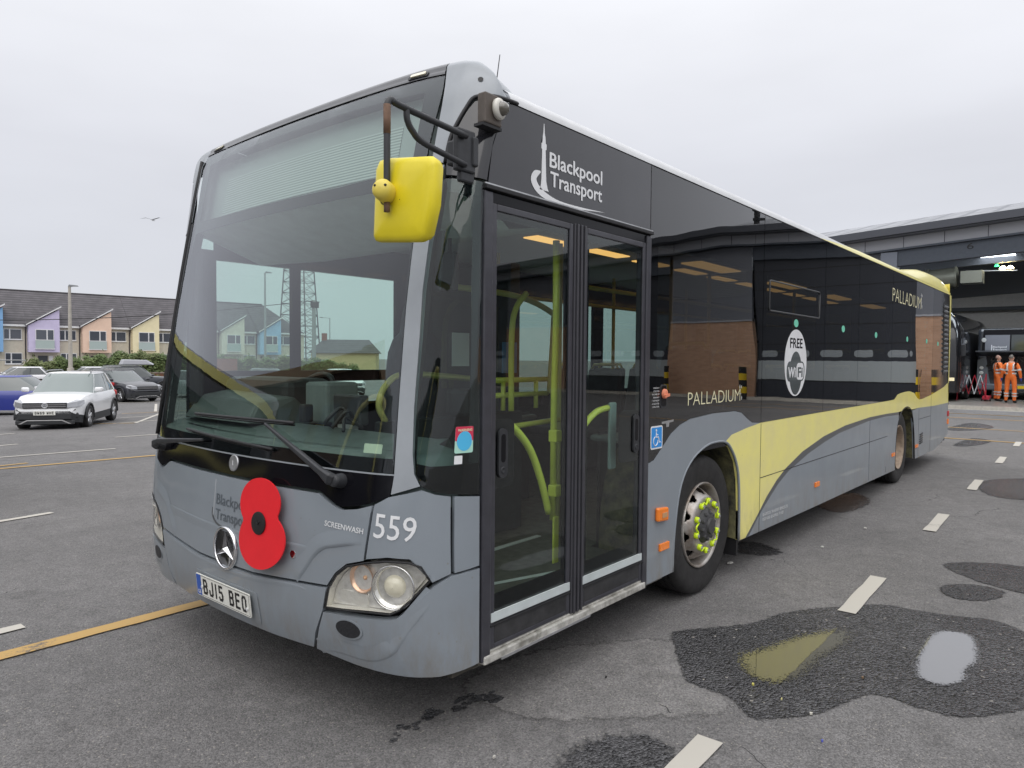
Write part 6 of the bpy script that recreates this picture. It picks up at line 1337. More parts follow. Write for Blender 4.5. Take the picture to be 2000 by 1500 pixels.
    for s_ in (-1, 1):
        def side_pt(f, v_):
            xF, xR, hw, z = gp(0, v_); return Vector((xR+(xF-xR)*f, s_*(hw*1.012), z))
        mb = MB()
        for (f0, f1, w_, m_) in ((.90, .84, .034, 0), (.44, .44, .035, 1), (.07, .14, .06, 0)):
            a = [gp(0, v)[0:1] for v in (0, 1)]
            pts = []
            for v in (0, .35, .7, 1.0):
                f = f0+(f1-f0)*v; xF, xR, hw, z = gp(0, v); hh = hw*(1.015 if .2 < f < .8 else .985 if f > .5 else .975)
                pts.append(Vector((xR+(xF-xR)*f, s_*hh, z)))
            mb = MB()
            for i in range(3): mb.add([pts[i]-Vector((w_, 0, 0)), pts[i]+Vector((w_, 0, 0)), pts[i+1]+Vector((w_, 0, 0)), pts[i+1]-Vector((w_, 0, 0)), pts[i]-Vector((w_, s_*.04, 0)), pts[i]+Vector((w_, -s_*.04, 0)), pts[i+1]+Vector((w_, -s_*.04, 0)), pts[i+1]-Vector((w_, s_*.04, 0))], [(0, 1, 2, 3), (0, 4, 5, 1), (3, 2, 6, 7), (1, 5, 6, 2), (0, 3, 7, 4)])
            mb.build('pillar', P if m_ == 0 else DK, c)
        # mirror
        mx0 = fw-.62; MB().obox((mx0, s_*(W/2+.06), belt+.07), (.07, .02*-s_, 0), (0, .10, 0), (0, 0, .065)).build('wing_mirror', mat('carpaint_x%s' % name, mcol, .3, coat=.6) if mcol else P, c, bevel=.04)
        if rails: MB().tube(curve_pts([(wt-.05, s_*wT*.95, H-.03), (wt-.2, s_*wT*.93, H+.035), (rt+.3, s_*wT*.93, H+.035), (rt+.1, s_*wT*.95, H-.02)], 5), .018, 6).build('roof_rail', mat('rail_grey', (.25, .26, .27), .4), c, True)
        # lamps
        zl = hood-.27
        hl = MB().add([(xf+.015, s_*W*.29, zl-.075), (xf+.0, s_*W*.29, zl+.04), (xf-.10, s_*W*.425, zl-.06), (xf-.12, s_*W*.42, zl+.085), (xf-.36, s_*W*.488, zl+.0), (xf-.40, s_*W*.478, zl+.115), (xf-.30, s_*W*.29, zl-.04), (xf-.30, s_*W*.38, zl+.13)], [(0, 1, 3, 2), (2, 3, 5, 4), (0, 2, 4, 6), (1, 7, 5, 3)]).build('headlight', lampm or mat('car_headlamp', (.42, .43, .45), .12, metal=.4, coat=.8), c)
        MB().obox((xr+.09, s_*W*.40, belt-.14), (.09, 0, 0), (0, .085, 0), (0, 0, .085)).build('tail_light', mat('tail_red', (.5, .02, .02), .3), c, bevel=.04)
        MB().obox((xf-.13, s_*W*.37, .42), (.03, 0, 0), (0, .12, 0), (0, 0, .07)).build('fog_light', DK, c, bevel=.03)
        for wx in (fw, rw):
            whl = MB().lathe((wx, s_*(W/2-.005), wr), (0, s_, 0), [(-.20, wr*.7), (-.21, wr*.96), (-.18, wr), (-.03, wr), (-.004, wr*.95), (0, wr*.80), (-.01, wr*.70), (-.02, wr*.66)], 32).build('wheel', TYRE, c, True)
            MB().lathe((wx, s_*(W/2-.005), wr), (0, s_, 0), [(-.02, wr*.70), (-.004, wr*.69), (-.012, wr*.62), (-.07, wr*.60), (-.075, wr*.1)], 28).build('rim_barrel', mat('rim_shadow', (.05, .05, .055), .5), whl, True)
            mb = MB()
            for k in range(5):
                a = R(72*k+18); u = Vector((math.cos(a), 0, math.sin(a))); t_ = Vector((-math.sin(a), 0, math.cos(a))); o_ = Vector((wx, s_*(W/2-.02), wr))
                mb.add([o_+t_*.02, o_-t_*.02, o_+u*wr*.66-t_*.045, o_+u*wr*.66+t_*.045, o_+t_*.03-Vector((0, s_*.04, 0)), o_-t_*.03-Vector((0, s_*.04, 0)), o_+u*wr*.66-t_*.06-Vector((0, s_*.02, 0)), o_+u*wr*.66+t_*.06-Vector((0, s_*.02, 0))], [(0, 1, 2, 3), (0, 3, 7, 4), (1, 5, 6, 2), (2, 6, 7, 3)])
            mb.lathe((wx, s_*(W/2-.02), wr), (0, s_, 0), [(0, wr*.2), (.012, wr*.16), (.013, .001)], 12)
            mb.build('rim', mat('alloy', (.62, .63, .65), .25, metal=.7), whl)
            if detail: MB().tube([(wx+wr*1.14*math.cos(R(a)), s_*(W/2-.015), wr+wr*1.14*math.sin(R(a))) for a in range(-8, 189, 14)], .028, 6).build('arch_trim', DK if clad else P, c, True)
    # grille etc.
    MB().obox((xf-.015, 0, hood-.285), (.03, 0, 0), (0, W*.30, 0), (0, 0, .075)).build('grille', DK, c, bevel=.015)
    for z in (-.03, .02): MB().obox((xf+.012, 0, hood-.285+z), (.008, 0, 0), (0, W*.285, 0), (0, 0, .007)).build('grille_bar', CHROME, c)
    MB().obox((xf-.0, 0, .40), (.03, 0, 0), (0, W*.36, 0), (0, 0, .085)).build('lower_grille', DK, c, bevel=.02)
    if clad: MB().add([(xf+.035, -W*.24, .31), (xf+.035, W*.24, .31), (xf+.01, W*.36, .20), (xf+.01, -W*.36, .20), (xf+.035, -W*.23, .285), (xf+.035, W*.23, .285), (xf+.01, W*.32, .20), (xf+.01, -W*.32, .20)], [(0, 1, 5, 4), (1, 2, 6, 5), (3, 0, 4, 7)]).build('skid_trim', mat('skid_silver', (.6, .6, .6), .35, metal=.5), c)
    if clad: MB().obox((xf-.02, 0, .235), (.03, 0, 0), (0, W*.40, 0), (0, 0, .055)).build('bumper_lower', DK, c, bevel=.02)
    if vw: 
        MB().lathe((xf+.012, 0, hood-.285), (1, 0, 0), [(.0, .075), (.012, .072), (.013, .060), (.008, .058), (.008, .001)], 24).build('emblem', mat('emblem_silver', (.75, .76, .78), .2, metal=.5), c, auto=40)
        MB().tube([(xf+.025, -.045, hood-.25), (xf+.025, -.022, hood-.325), (xf+.025, 0, hood-.275), (xf+.025, .022, hood-.325), (xf+.025, .045, hood-.25)], .006, 4).tube([(xf+.025, -.02, hood-.235), (xf+.025, 0, hood-.268), (xf+.025, .02, hood-.235)], .006, 4).build('emblem_letters', mat('emblem_dark', (.08, .09, .12), .3), c)
    if plate:
        p_ = MB().obox((xf+.045, 0, .495), (.008, 0, 0), (0, .26, 0), (0, 0, .056)).build('number_plate', MATS['plate_white'], c)
        glyphs('plate_lettering', plate, lambda a, b: Vector((xf+.054, a, b)), lambda a, b: Vector((1, 0, 0)), -.225, .225, .459, .075, .014, MATS['ink_black'], p_, .001)
    return c
wc_ = (.56, .83)
car('parked_car', 'white compact suv facing the camera with black cladding, number plate BW69 WHE', 5.17+.56*1.275, 20.54+.83*1.275, -124, (.80, .81, .82), clad=True, plate='BW69 WHE', rails=True, vw=True, glassc=mat('car_glass_light', (.16, .20, .19), .06, spec=.9, coat=.6))
car('parked_car', 'dark blue hatchback with a white mirror cap left of the white car', 6.9, 29.6, -32, (.015, .03, .26), L=4.3, W=1.8, H=1.48, wb=2.65, fo=.86, hood=.92, belt=.95, mcol=(.7, .7, .72), glassc=mat('car_glass_mid', (.08, .10, .10), .06, spec=.9, coat=.6))
car('parked_car', 'dark grey crossover facing the camera at right with pale headlights', 12.9, 36.2, -80, (.035, .037, .045), L=4.35, W=1.8, H=1.55, wb=2.7, fo=.88, clad=True, glassc=MATS['car_glass_mid'], rails=True)
car('parked_car', 'black hatchback seen from behind with a red tail lamp, right of the white car', 11.5, 37.2, 88, (.03, .03, .036), L=4.1, W=1.76, H=1.52, clad=True)
car('parked_car', 'dark car carrying a pale grey roof box by the brick wall', 16.9, 44.4, -10, (.03, .035, .045), L=4.6, W=1.8, H=1.62, wb=2.75, fo=.9, rails=True)
rb = MB().add([(-.9, -.38, 0), (.9, -.38, 0), (.9, .38, 0), (-.9, .38, 0), (-.75, -.33, .34), (.55, -.33, .32), (.55, .33, .32), (-.75, .33, .34), (1.05, 0, .06)], [(0, 1, 2, 3), (4, 7, 6, 5), (0, 4, 5, 1), (2, 6, 7, 3), (0, 3, 7, 4), (1, 5, 8), (5, 6, 8), (6, 2, 8)]).build('roof_box', mat('roofbox', (.42, .43, .46), .35), None, bevel=.06)
rb.location = (16.9, 44.4, gz(44)+1.70); rb.rotation_euler = (0, 0, R(-10)); tag(rb, 'pale grey roof box on the dark car by the brick wall', 'roof box')
car('parked_car', 'white hatchback farthest left, only its roof showing above the blue car', 12.6, 52.2, 170, (.78, .78, .8), H=1.5, detail=False)
car('parked_car', 'white estate car behind the white suv, roof just visible', 16.4, 51.6, 172, (.74, .75, .78), H=1.5, detail=False)
car('parked_car', 'silver grey car seen low through the windscreen\'s left edge', 17.0, 36.2, -80, (.30, .32, .33), H=1.5, detail=False)
car('parked_car', 'dark grey saloon seen through the windscreen behind the wipers', 19.2, 34.0, -95, (.05, .06, .07), L=4.5, H=1.46, wb=2.75, fo=.88, detail=False)
car('parked_car', 'white crossover seen through the cab window below the mast', 24.5, 33.5, -110, (.76, .77, .78), clad=True, detail=False)
car('parked_car', 'black hatchback seen through the cab between the white crossover and the saloon', 22.0, 37.5, -95, (.03, .03, .035), detail=False)
# gull
g = empty('gull', 'tiny white gull flying left of the bus windscreen', 'bird', (17.0, 42.0, 9.75), .6)
MB().add([(-.25, 0, 0), (0, .05, .03), (.28, 0, 0), (0, -.05, .03), (0, 0, -.06)], [(0, 1, 2, 3), (0, 4, 1), (1, 4, 2), (2, 4, 3), (3, 4, 0)]).build('body', WHITE, g); MB().add([(.06, 0, .02), (-.10, 0, .02), (-.05, .42, .14), (.02, .45, .13), (-.14, .75, .05), (-.05, -.42, .14), (.02, -.45, .13), (-.14, -.75, .05)], [(0, 1, 2, 3), (3, 2, 4), (0, 6, 5, 1), (6, 7, 5)]).build('wings', mat('gull_grey', (.4, .41, .43), .7), g)
# =================================================================== DEPOT
DX = 27.4
def zr(y): return (6.8-.052*(y-.27)) if y > -10.5 else 7.36+.052*(y+10.5)
dep = empty('depot_building', 'long grey bus depot with open bay 6, brick piers and a shallow metal roof', 'building', (DX, -10, 0))
class DB(MB):
    def build(s, name, m=None, par=None, **k):
        s.V = [(v[0]-DX, v[1]+10, v[2]) for v in s.V]; return MB.build(s, name, m, par or dep, **k)
CLAD = mat('cladding_grey', (.165, .175, .20), .45, var=.05, vscale=2); CLL = mat('fascia_light', (.36, .37, .40), .45); BEAM = mat('beam_bluegrey', (.065, .078, .10), .5, var=.08); DKG = mat('gutter_dark', (.07, .075, .09), .4)
def band(name, y0, y1, dz0, dz1, x0, x1, m, par=None):
    ysb = [y0]+([-10.5] if min(y0, y1) < -10.5 < max(y0, y1) else [])+[y1]; mb = DB()
    for a, b in zip(ysb, ysb[1:]):
        mb.add([(x, y, zr(y)+dz) for x in (x0, x1) for y in (a, b) for dz in (dz0, dz1)], [(0, 1, 3, 2), (4, 6, 7, 5), (0, 4, 5, 1), (2, 3, 7, 6), (0, 2, 6, 4), (1, 5, 7, 3)])
    return mb.build(name, m, par)
Y0_, Y1_ = 16, -40
# roof sheet rising inwards
mb = DB(); mb.add([(26.7, Y0_, zr(Y0_)-.18), (26.7, -10.5, zr(-10.5)-.18), (26.7, Y1_, zr(Y1_)-.18), (33, Y0_, zr(Y0_)+1.22), (33, -10.5, zr(-10.5)+1.22), (33, Y1_, zr(Y1_)+1.22), (50, Y0_, zr(Y0_)+.3), (50, -10.5, zr(-10.5)+.3), (50, Y1_, zr(Y1_)+.3)], [(0, 1, 4, 3), (1, 2, 5, 4), (3, 4, 7, 6), (4, 5, 8, 7)])
mb.build('roof', tiles('roof_sheet', (.30, .31, .33), (.22, .23, .25), 1.0, 'Y'))
band('gutter', Y0_, Y1_, -.42, -.16, 26.62, 26.9, DKG); band('soffit', Y0_, Y1_, -.47, -.43, 26.7, 27.9, DKG)
fs = band('fascia', Y0_, Y1_, -.86, -.475, 27.10, 27.30, CLL); band('fascia_lip', Y0_, Y1_, -.93, -.865, 27.04, 27.32, BEAM)
mb = DB()
for k in range(26): y = 14-k*1.28; mb.add([(27.094, y+dy, zr(y)+dz) for dy in (0, -.025) for dz in (-.855, -.48)], [(0, 1, 3, 2)])
mb.build('fascia_joint', DKG)
band('door_beam', 3.95, -2.5, -1.50, -.94, 27.16, 27.5, BEAM)
DB().box(27.10, 27.55, 3.95, 4.49, 0, 5.62).build('column', mat('column_blue', (.17, .19, .23), .5))
text('bay_number', '6', lambda a, b: Vector((27.154-DX, -a+10, b)), lambda a, b: Vector((-1, 0, 0)), (-1.80, 5.52), (-1.60, 5.52), .22, RUB, dep, .002, .0)
# other bays
def cladwall(ya, yb, zb=3.26, brickbase=True):
    band('cladding', ya, yb, -(zr((ya+yb)/2)-zb), -.94, 27.42, 27.6, CLAD)
    if brickbase: DB().box(27.38, 27.62, min(ya, yb), max(ya, yb), 0, zb).build('brick_base', BRK); DB().box(27.34, 27.62, min(ya, yb), max(ya, yb), zb-.0+.003, zb+.07).build('flashing', CLL)
cladwall(-2.5, -3.3); cladwall(-9.4, -13.1); cladwall(-19.0, -22.8); cladwall(-28.7, -40); cladwall(4.49, 6.4)
def bigdoor(ya, yb):
    d = DB().box(27.60, 27.68, yb, ya, 0, 5.9).build('sectional_door', mat('door_navy', (.028, .032, .042), .35)); w_ = abs(ya-yb)
    band('door_head', ya, yb, -(zr(ya)-5.5), -.94, 27.38, 27.59, BEAM)
    DB().box(27.585, 27.5995, yb, ya, .85, 1.63).build('pale_band', mat('band_grey', (.38, .42, .43), .4), None).parent = d
    n = 5
    for k in range(n):
        yc = yb+w_*(k+.5)/n; o = DB(); P = rrect(-.36, .36, 1.78, 2.05, .12)
        o.add([(27.59, yc+p[0], p[1]) for p in P], [tuple(range(len(P)))]); q = o.build('door_window', mat('door_pane', (.30, .33, .35), .2)); q.parent = d
    mb = DB()
    for z in (.8, 2.3, 3.05, 3.8, 4.55, 5.3): mb.box(27.592, 27.60, yb, ya, z, z+.03)
    q = mb.build('panel_joint', RUB); q.parent = d
bigdoor(-3.3, -9.3); bigdoor(-13.2, -18.95); bigdoor(-22.9, -28.6); bigdoor(13, 6.5)
mb = DB()
for k in range(14): mb.box(27.40, 27.44, -13.0, -9.7, 4.35+k*.075, 4.39+k*.075)
mb.build('wall_louvre', mat('louvre_light', (.24, .25, .27), .4))
mb = DB().box(27.9, 28.1, -9.5, -9.3, 7.2, 7.95).box(27.82, 28.18, -9.58, -9.22, 7.95, 8.03).box(27.85, 28.15, -9.55, -9.25, 7.55, 7.65).build('flue', RUB)
# interior
IW = mat('interior_cladding', (.55, .52, .50), .7, var=.08); ID = mat('interior_steel', (.07, .075, .085), .6)
DB().box(47.0, 47.2, Y1_, Y0_, 0, 7.4).build('back_wall', IW)
DB().box(27.7, 47, 14.8, 15, 0, 6.4).build('side_wall', IW); DB().box(27.7, 47, -40, -39.8, 0, 6.2).build('side_wall', IW)
mb = DB()
for y in (5.5, -3.2, -12, -21): mb.box(46.6, 47.0, y-.2, y+.2, 0, 7.2)
mb.box(46.7, 47, Y1_, Y0_, 2.9, 3.05).box(46.7, 47, Y1_, Y0_, 4.6, 4.8)
mb.build('interior_frame', ID)
for x in (33.5, 40.0): band('roof_beam', Y0_, Y1_, -1.0 if x < 35 else -1.75, -.45+(.3 if x > 35 else 0), x, x+.3, ID)
DB().add([(27.6, Y0_, zr(Y0_)-.40), (27.6, -10.5, zr(-10.5)-.40), (27.6, Y1_, zr(Y1_)-.40), (36, Y0_, zr(Y0_)+.6), (36, -10.5, zr(-10.5)+.6), (36, Y1_, zr(Y1_)+.6), (47, Y0_, zr(Y0_)+.0), (47, -10.5, zr(-10.5)+.0), (47, Y1_, zr(Y1_)+.0)], [(0, 3, 4, 1), (1, 4, 5, 2), (3, 6, 7, 4), (4, 7, 8, 5)]).build('ceiling', mat('ceiling_dark', (.10, .105, .11), .7))
for (x0, x1, y0, y1) in ((28.4, 30.6, -2, 3.4), (28.4, 30.6, -9, -4), (28.4, 30.6, 5, 11), (41.4, 44, -5, 1), (41.4, 44, 2.5, 8), (32.6, 33.6, .95, 2.15), (34.4, 35.2, 4.6, 5.5), (38, 39, -3, -1.8)):  # large panels behind the door beam and rear beam are added fill light
    DB().box(x0, x1, y0, y1, 5.98 if 31 < x0 < 40 else 6.12, 6.02 if 31 < x0 < 40 else 6.14).build('skylight_or_fill_panel', mat('skylight_or_fill_panel', (.85, .92, 1.0), .5, emit=7) if x0 < 40 else mat('fill_panel_dim', (.80, .86, .9), .5, emit=1.3))  # weaker glow for the added panels near the back wall
db = DB().tube([(33.2, 4.0, 5.15), (33.2, 2.9, 5.2)], .42, 16).tube([(33.2, 3.95, 5.15), (33.2, 4.05, 5.15)], .47, 16).tube([(33.2, 3.0, 5.2), (33.2, 2.95, 5.2)], .47, 16).box(32.8, 33.6, 2.0, 2.75, 4.9, 5.4); db.build('air_duct', mat('duct_brass', (.20, .20, .16), .4, metal=.4), auto=50)
for y in (1.40, 1.15): DB().lathe((33.9, y, 5.62), (0, 0, -1), [(0, .05), (.10, .13), (.11, .001)], 14).build('high_bay_light', mat('lamp_warm', (1, .86, .55), .4, emit=25))
DB().lathe((33.9, 1.62, 5.72), (0, 0, -1), [(0, .05), (.10, .09), (.11, .001)], 12).build('signal_light', mat('lamp_green', (.1, 1, .4), .4, emit=1.5))
DB().tube([(33.8, 2.7, 5.5), (33.8, .9, 5.4)], .025, 5).build('conduit', mat('conduit', (.5, .5, .5), .4))
xs_ = DB().box(43.9, 43.95, 3.52, 3.96, 2.30, 2.50).build('exit_sign', mat('exit_green', (.02, .36, .16), .4, emit=.6))
mb = DB().box(43.885, 43.9, 3.80, 3.90, 2.34, 2.46).tube([(43.89, 3.66, 2.34), (43.89, 3.66, 2.46)], .012, 4).add([(43.885, 3.60, 2.42), (43.885, 3.72, 2.42), (43.885, 3.66, 2.48)], [(0, 1, 2)]).build('exit_symbol', WHITE); mb.parent = xs_
DB().box(42, 44, 3.0, 4.6, .12, 1.7).build('work_bench', RUB)
DB().box(27.05, 47, Y1_, Y0_, -.02, .12).build('floor_slab', mat('depot_floor', (.20, .185, .165), .35, var=.35, vscale=1.5))
DB().box(26.98, 27.05, Y1_, Y0_, -.02, .125).build('threshold', mat('threshold', (.52, .49, .43), .6, var=.2))
# bollards beside the piers
BYB = mat('bollard_black', (.02, .02, .02), .4); BYY = mat('bollard_yellow', (.80, .55, .02), .4)
bl0 = None
for y, l_ in ((-2.65, 'striped bollard at the right-hand pier of bay 6'), (-3.15, 'striped bollard on the far side of the pier right of bay 6'), (-9.65, 'striped bollard left of the brick wall, mirrored in the bus side'), (-12.95, 'striped bollard right of the brick wall, mirrored in the bus side')):
    if bl0 is None:
        bl0 = b = empty('bollard', l_, 'bollard', (27.0, y, 0), 0, 'black and yellow bollards'); 
        for k in range(5):
            MB().lathe((0, 0, 0), (0, 0, 1), [(k*.27, .001), (k*.27, .11), (k*.27+.269, .11), (k*.27+.269, .001)], 16).build('bollard_band', BYB if k % 2 == 0 else BYY, b, auto=40)
    else:
        b = bl0.copy(); COL.objects.link(b); b.location = (27.0, y, 0); b['label'] = l_
        for ch in list(bl0.children): c_ = ch.copy(); COL.objects.link(c_); c_.parent = b
# ------------------------------------------------------------------- bus under repair (rear towards us)
rbz = .12
rbus = empty('parked_bus', 'dark grey bus with its engine hatch raised, rear end facing out of bay 6', 'bus', (33, .85, rbz), 0)
def RB(): return MB()
PB = mat('bus_darkpaint', (.045, .05, .06), .3, coat=.5)
MB().box(.05, 9, -1.25, 1.25, .35, 2.9).build('body', PB, rbus, bevel=.12)
MB().add([(-.02, -1.1, 1.85), (-.02, 1.1, 1.85), (.02, 1.05, 2.85), (.02, -1.05, 2.85), (.08, -1.1, 1.85), (.08, 1.1, 1.85), (.08, 1.05, 2.85), (.08, -1.05, 2.85)], [(0, 1, 2, 3), (0, 4, 5, 1), (2, 6, 7, 3), (0, 3, 7, 4), (1, 5, 6, 2)]).build('rear_window_surround', FRIT, rbus, bevel=.02)
MB().box(-.045, -.022, .15, .98, 1.98, 2.62).build('rear_window', mat('pane_pale', (.20, .21, .24), .12, coat=.5), rbus); MB().box(-.045, -.022, -.98, .10, 1.98, 2.62).build('rear_window', GLC, rbus)
MB().lathe((-.03, 1.02, 2.42), (-1, 0, 0), [(0, .09), (.02, .08), (.021, .001)], 16).build('high_lamp', mat('lamp_clear', (.6, .6, .58), .2), rbus)
MB().add([(-.02, -1.28, 1.82), (-.02, 1.28, 1.82), (-.62, 1.24, 1.98), (-.62, -1.24, 1.98), (-.02, -1.28, 1.76), (-.02, 1.28, 1.76), (-.62, 1.24, 1.92), (-.62, -1.24, 1.92)], [(0, 1, 2, 3), (4, 7, 6, 5), (0, 4, 5, 1), (1, 5, 6, 2), (2, 6, 7, 3), (3, 7, 4, 0)]).build('engine_hatch', PB, rbus)
MB().box(-.02, .04, -.92, .92, .85, 1.78).build('engine_bay', RUB, rbus)
mb = MB(); r_ = random.Random(4)
for k in range(26): y, z = r_.uniform(-.85, .8), r_.uniform(.95, 1.68); mb.tube([(-.04, y, z), (-.08, y+r_.uniform(-.2, .2), z+r_.uniform(-.15, .15)), (-.03, y+r_.uniform(-.4, .4), z+r_.uniform(-.2, .2))], r_.uniform(.012, .035), 6)
mb.build('engine_pipes', mat('engine_metal', (.16, .15, .14), .4, metal=.6), rbus, True)
MB().lathe((-.03, -.6, 1.5), (-1, 0, 0), [(0, .12), (.05, .12), (.06, .07), (.02, .05), (.02, .001)], 18).build('engine_pulley', SILV, rbus, auto=40)
for s_ in (-1, 1):
    MB().add([(-.05, s_*1.24, .62), (-.05, s_*.78, .62), (-.03, s_*.93, 1.74), (-.03, s_*1.22, 1.60), (.06, s_*1.24, .62), (.06, s_*.78, .62), (.06, s_*.93, 1.74), (.06, s_*1.22, 1.6)], [(0, 1, 2, 3), (0, 4, 5, 1), (1, 5, 6, 2), (2, 6, 7, 3), (3, 7, 4, 0)]).build('corner_panel', mat('bus_greypaint', (.13, .15, .17), .35, coat=.3), rbus)
    for z, m_, r__ in ((1.28, mat('lamp_white', (.75, .75, .72), .2), .075), (1.08, mat('lamp_white', (1, 1, 1)), .075), (.92, MATS['tail_red'], .045)): MB().lathe((-.052, s_*1.08, z), (-1, 0, 0), [(0, r__), (.02, r__*.85), (.022, .001)], 16).build('rear_lamp', m_, rbus, True)
MB().box(-.09, .05, -1.24, 1.24, .38, .64).build('rear_bumper', MATS['bus_greypaint'], rbus, bevel=.05)
MB().box(-.10, -.085, -.55, -.15, .46, .58).build('number_plate', BYY, rbus)
text('logo_lettering', 'Blackpool', lambda a, b: Vector((-.05, -a, b)), lambda a, b: Vector((-1, 0, 0)), (-.72, 2.10), (-.25, 2.10), .075, WHITE, rbus, .004, .02); text('logo_lettering', 'Transport', lambda a, b: Vector((-.05, -a, b)), lambda a, b: Vector((-1, 0, 0)), (-.72, 1.995), (-.25, 1.995), .075, WHITE, rbus, .004, .02)
MB().box(-.052, -.046, .74, .77, 1.98, 2.22).build('logo_tower', WHITE, rbus)
for s_ in (-1, 1):
    for x in (.9+1.7, 7.2): MB().lathe((x, s_*1.26, .48), (0, s_, 0), [(-.25, .45), (-.02, .478), (0, .40), (-.02, .28), (-.1, .2), (-.1, .001)], 32).build('wheel', TYRE, rbus, True)
# second dark bus, only its corner shows
b2 = empty('parked_bus', 'black bus inside the depot showing just behind the foreground bus', 'bus', (29.6, 3.5, rbz), 0)
V = []; Fs = []
pz = [(.35, 1.22), (.8, 1.26), (1.8, 1.26), (2.6, 1.22), (3.1, 1.10), (3.4, .9), (3.5, .5)]
for z, w_ in pz:
    for x, k in ((0, .86), (.10, .97), (.5, 1), (9, 1)):
        V.append((x+(.35*(max(0, z-2.4))**1.5 if x < .5 else 0), -w_*k, z))
    for x, k in ((9, 1), (.5, 1), (.10, .97), (0, .86)): V.append((x+(.35*(max(0, z-2.4))**1.5 if x < .5 else 0), w_*k, z))
for i in range(6):
    for k in range(8): Fs.append((i*8+k, i*8+(k+1) % 8, (i+1)*8+(k+1) % 8, (i+1)*8+k))
Fs.append(tuple(range(48, 56)))
MB().add(V, Fs).build('body', mat('bus_black', (.015, .015, .017), .15, coat=.6), b2, auto=50)
MB().box(-.012, .0, -.9, .9, 1.25, 2.5).build('windscreen', GLC, b2); MB().obox((-.02, -.98, .85), (.03, 0, 0), (0, .12, 0), (0, 0, .06)).build('headlight', mat('lamp_warm2', (.8, .7, .45), .3, emit=.5), b2)
MB().tube([(-.05, -1.2, 3.0), (-.1, -1.36, 2.7), (-.08, -1.34, 2.2)], .02, 6).build('mirror_arm', PLAS, b2); MB().obox((-.08, -1.38, 1.95), (.02, .02, 0), (0, .06, 0), (0, 0, .22)).build('mirror', PLAS, b2, bevel=.02)
for s_ in (-1, 1): MB().lathe((2.6, s_*1.24, .48), (0, s_, 0), [(-.25, .45), (-.02, .478), (0, .40), (-.02, .28), (-.1, .2), (-.1, .001)], 32).build('wheel', TYRE, b2, True)
# folding barrier
fb = empty('folding_barrier', 'red and white expanding lattice barrier in the depot bay', 'barrier', (31.5, 2.55, rbz)); BR = mat('barrier_red', (.45, .02, .04), .4)
w_ = .95; n = 5
for k in range(n):
    y0, y1 = -k*w_/n, -(k+1)*w_/n
    MB().obox((0, (y0+y1)/2, .62), (.004, 0, 0), (0, (y1-y0)/2, .38), (0, .012, .0)).build('barrier_slat', WHITE if k % 2 else BR, fb); MB().obox((.012, (y0+y1)/2, .62), (.004, 0, 0), (0, (y1-y0)/2, -.38), (0, .012, .0)).build('barrier_slat', BR if k % 2 else WHITE, fb)
for y in (0, -w_): MB().box(-.02, .02, y-.02, y+.02, 0, 1.05).box(-.2, .2, y-.02, y+.02, 0, .04).build('barrier_post', BR, fb)
jk = empty('trolley_jack', 'low red workshop jack on the floor beside the mechanics', 'jack', (31.2, 1.55, rbz)); MB().box(-.1, .5, -.12, .12, .05, .2).build('jack_body', BR, jk, bevel=.02); MB().tube([(-.1, 0, .15), (-.5, .1, .75)], .02, 6).build('jack_handle', BR, jk)
for y in (-.14, .14): MB().lathe((.0, y, .06), (0, 1, 0), [(-.02, .001), (-.02, .06), (.02, .06), (.02, .001)], 12).build('jack_wheel', RUB, jk)
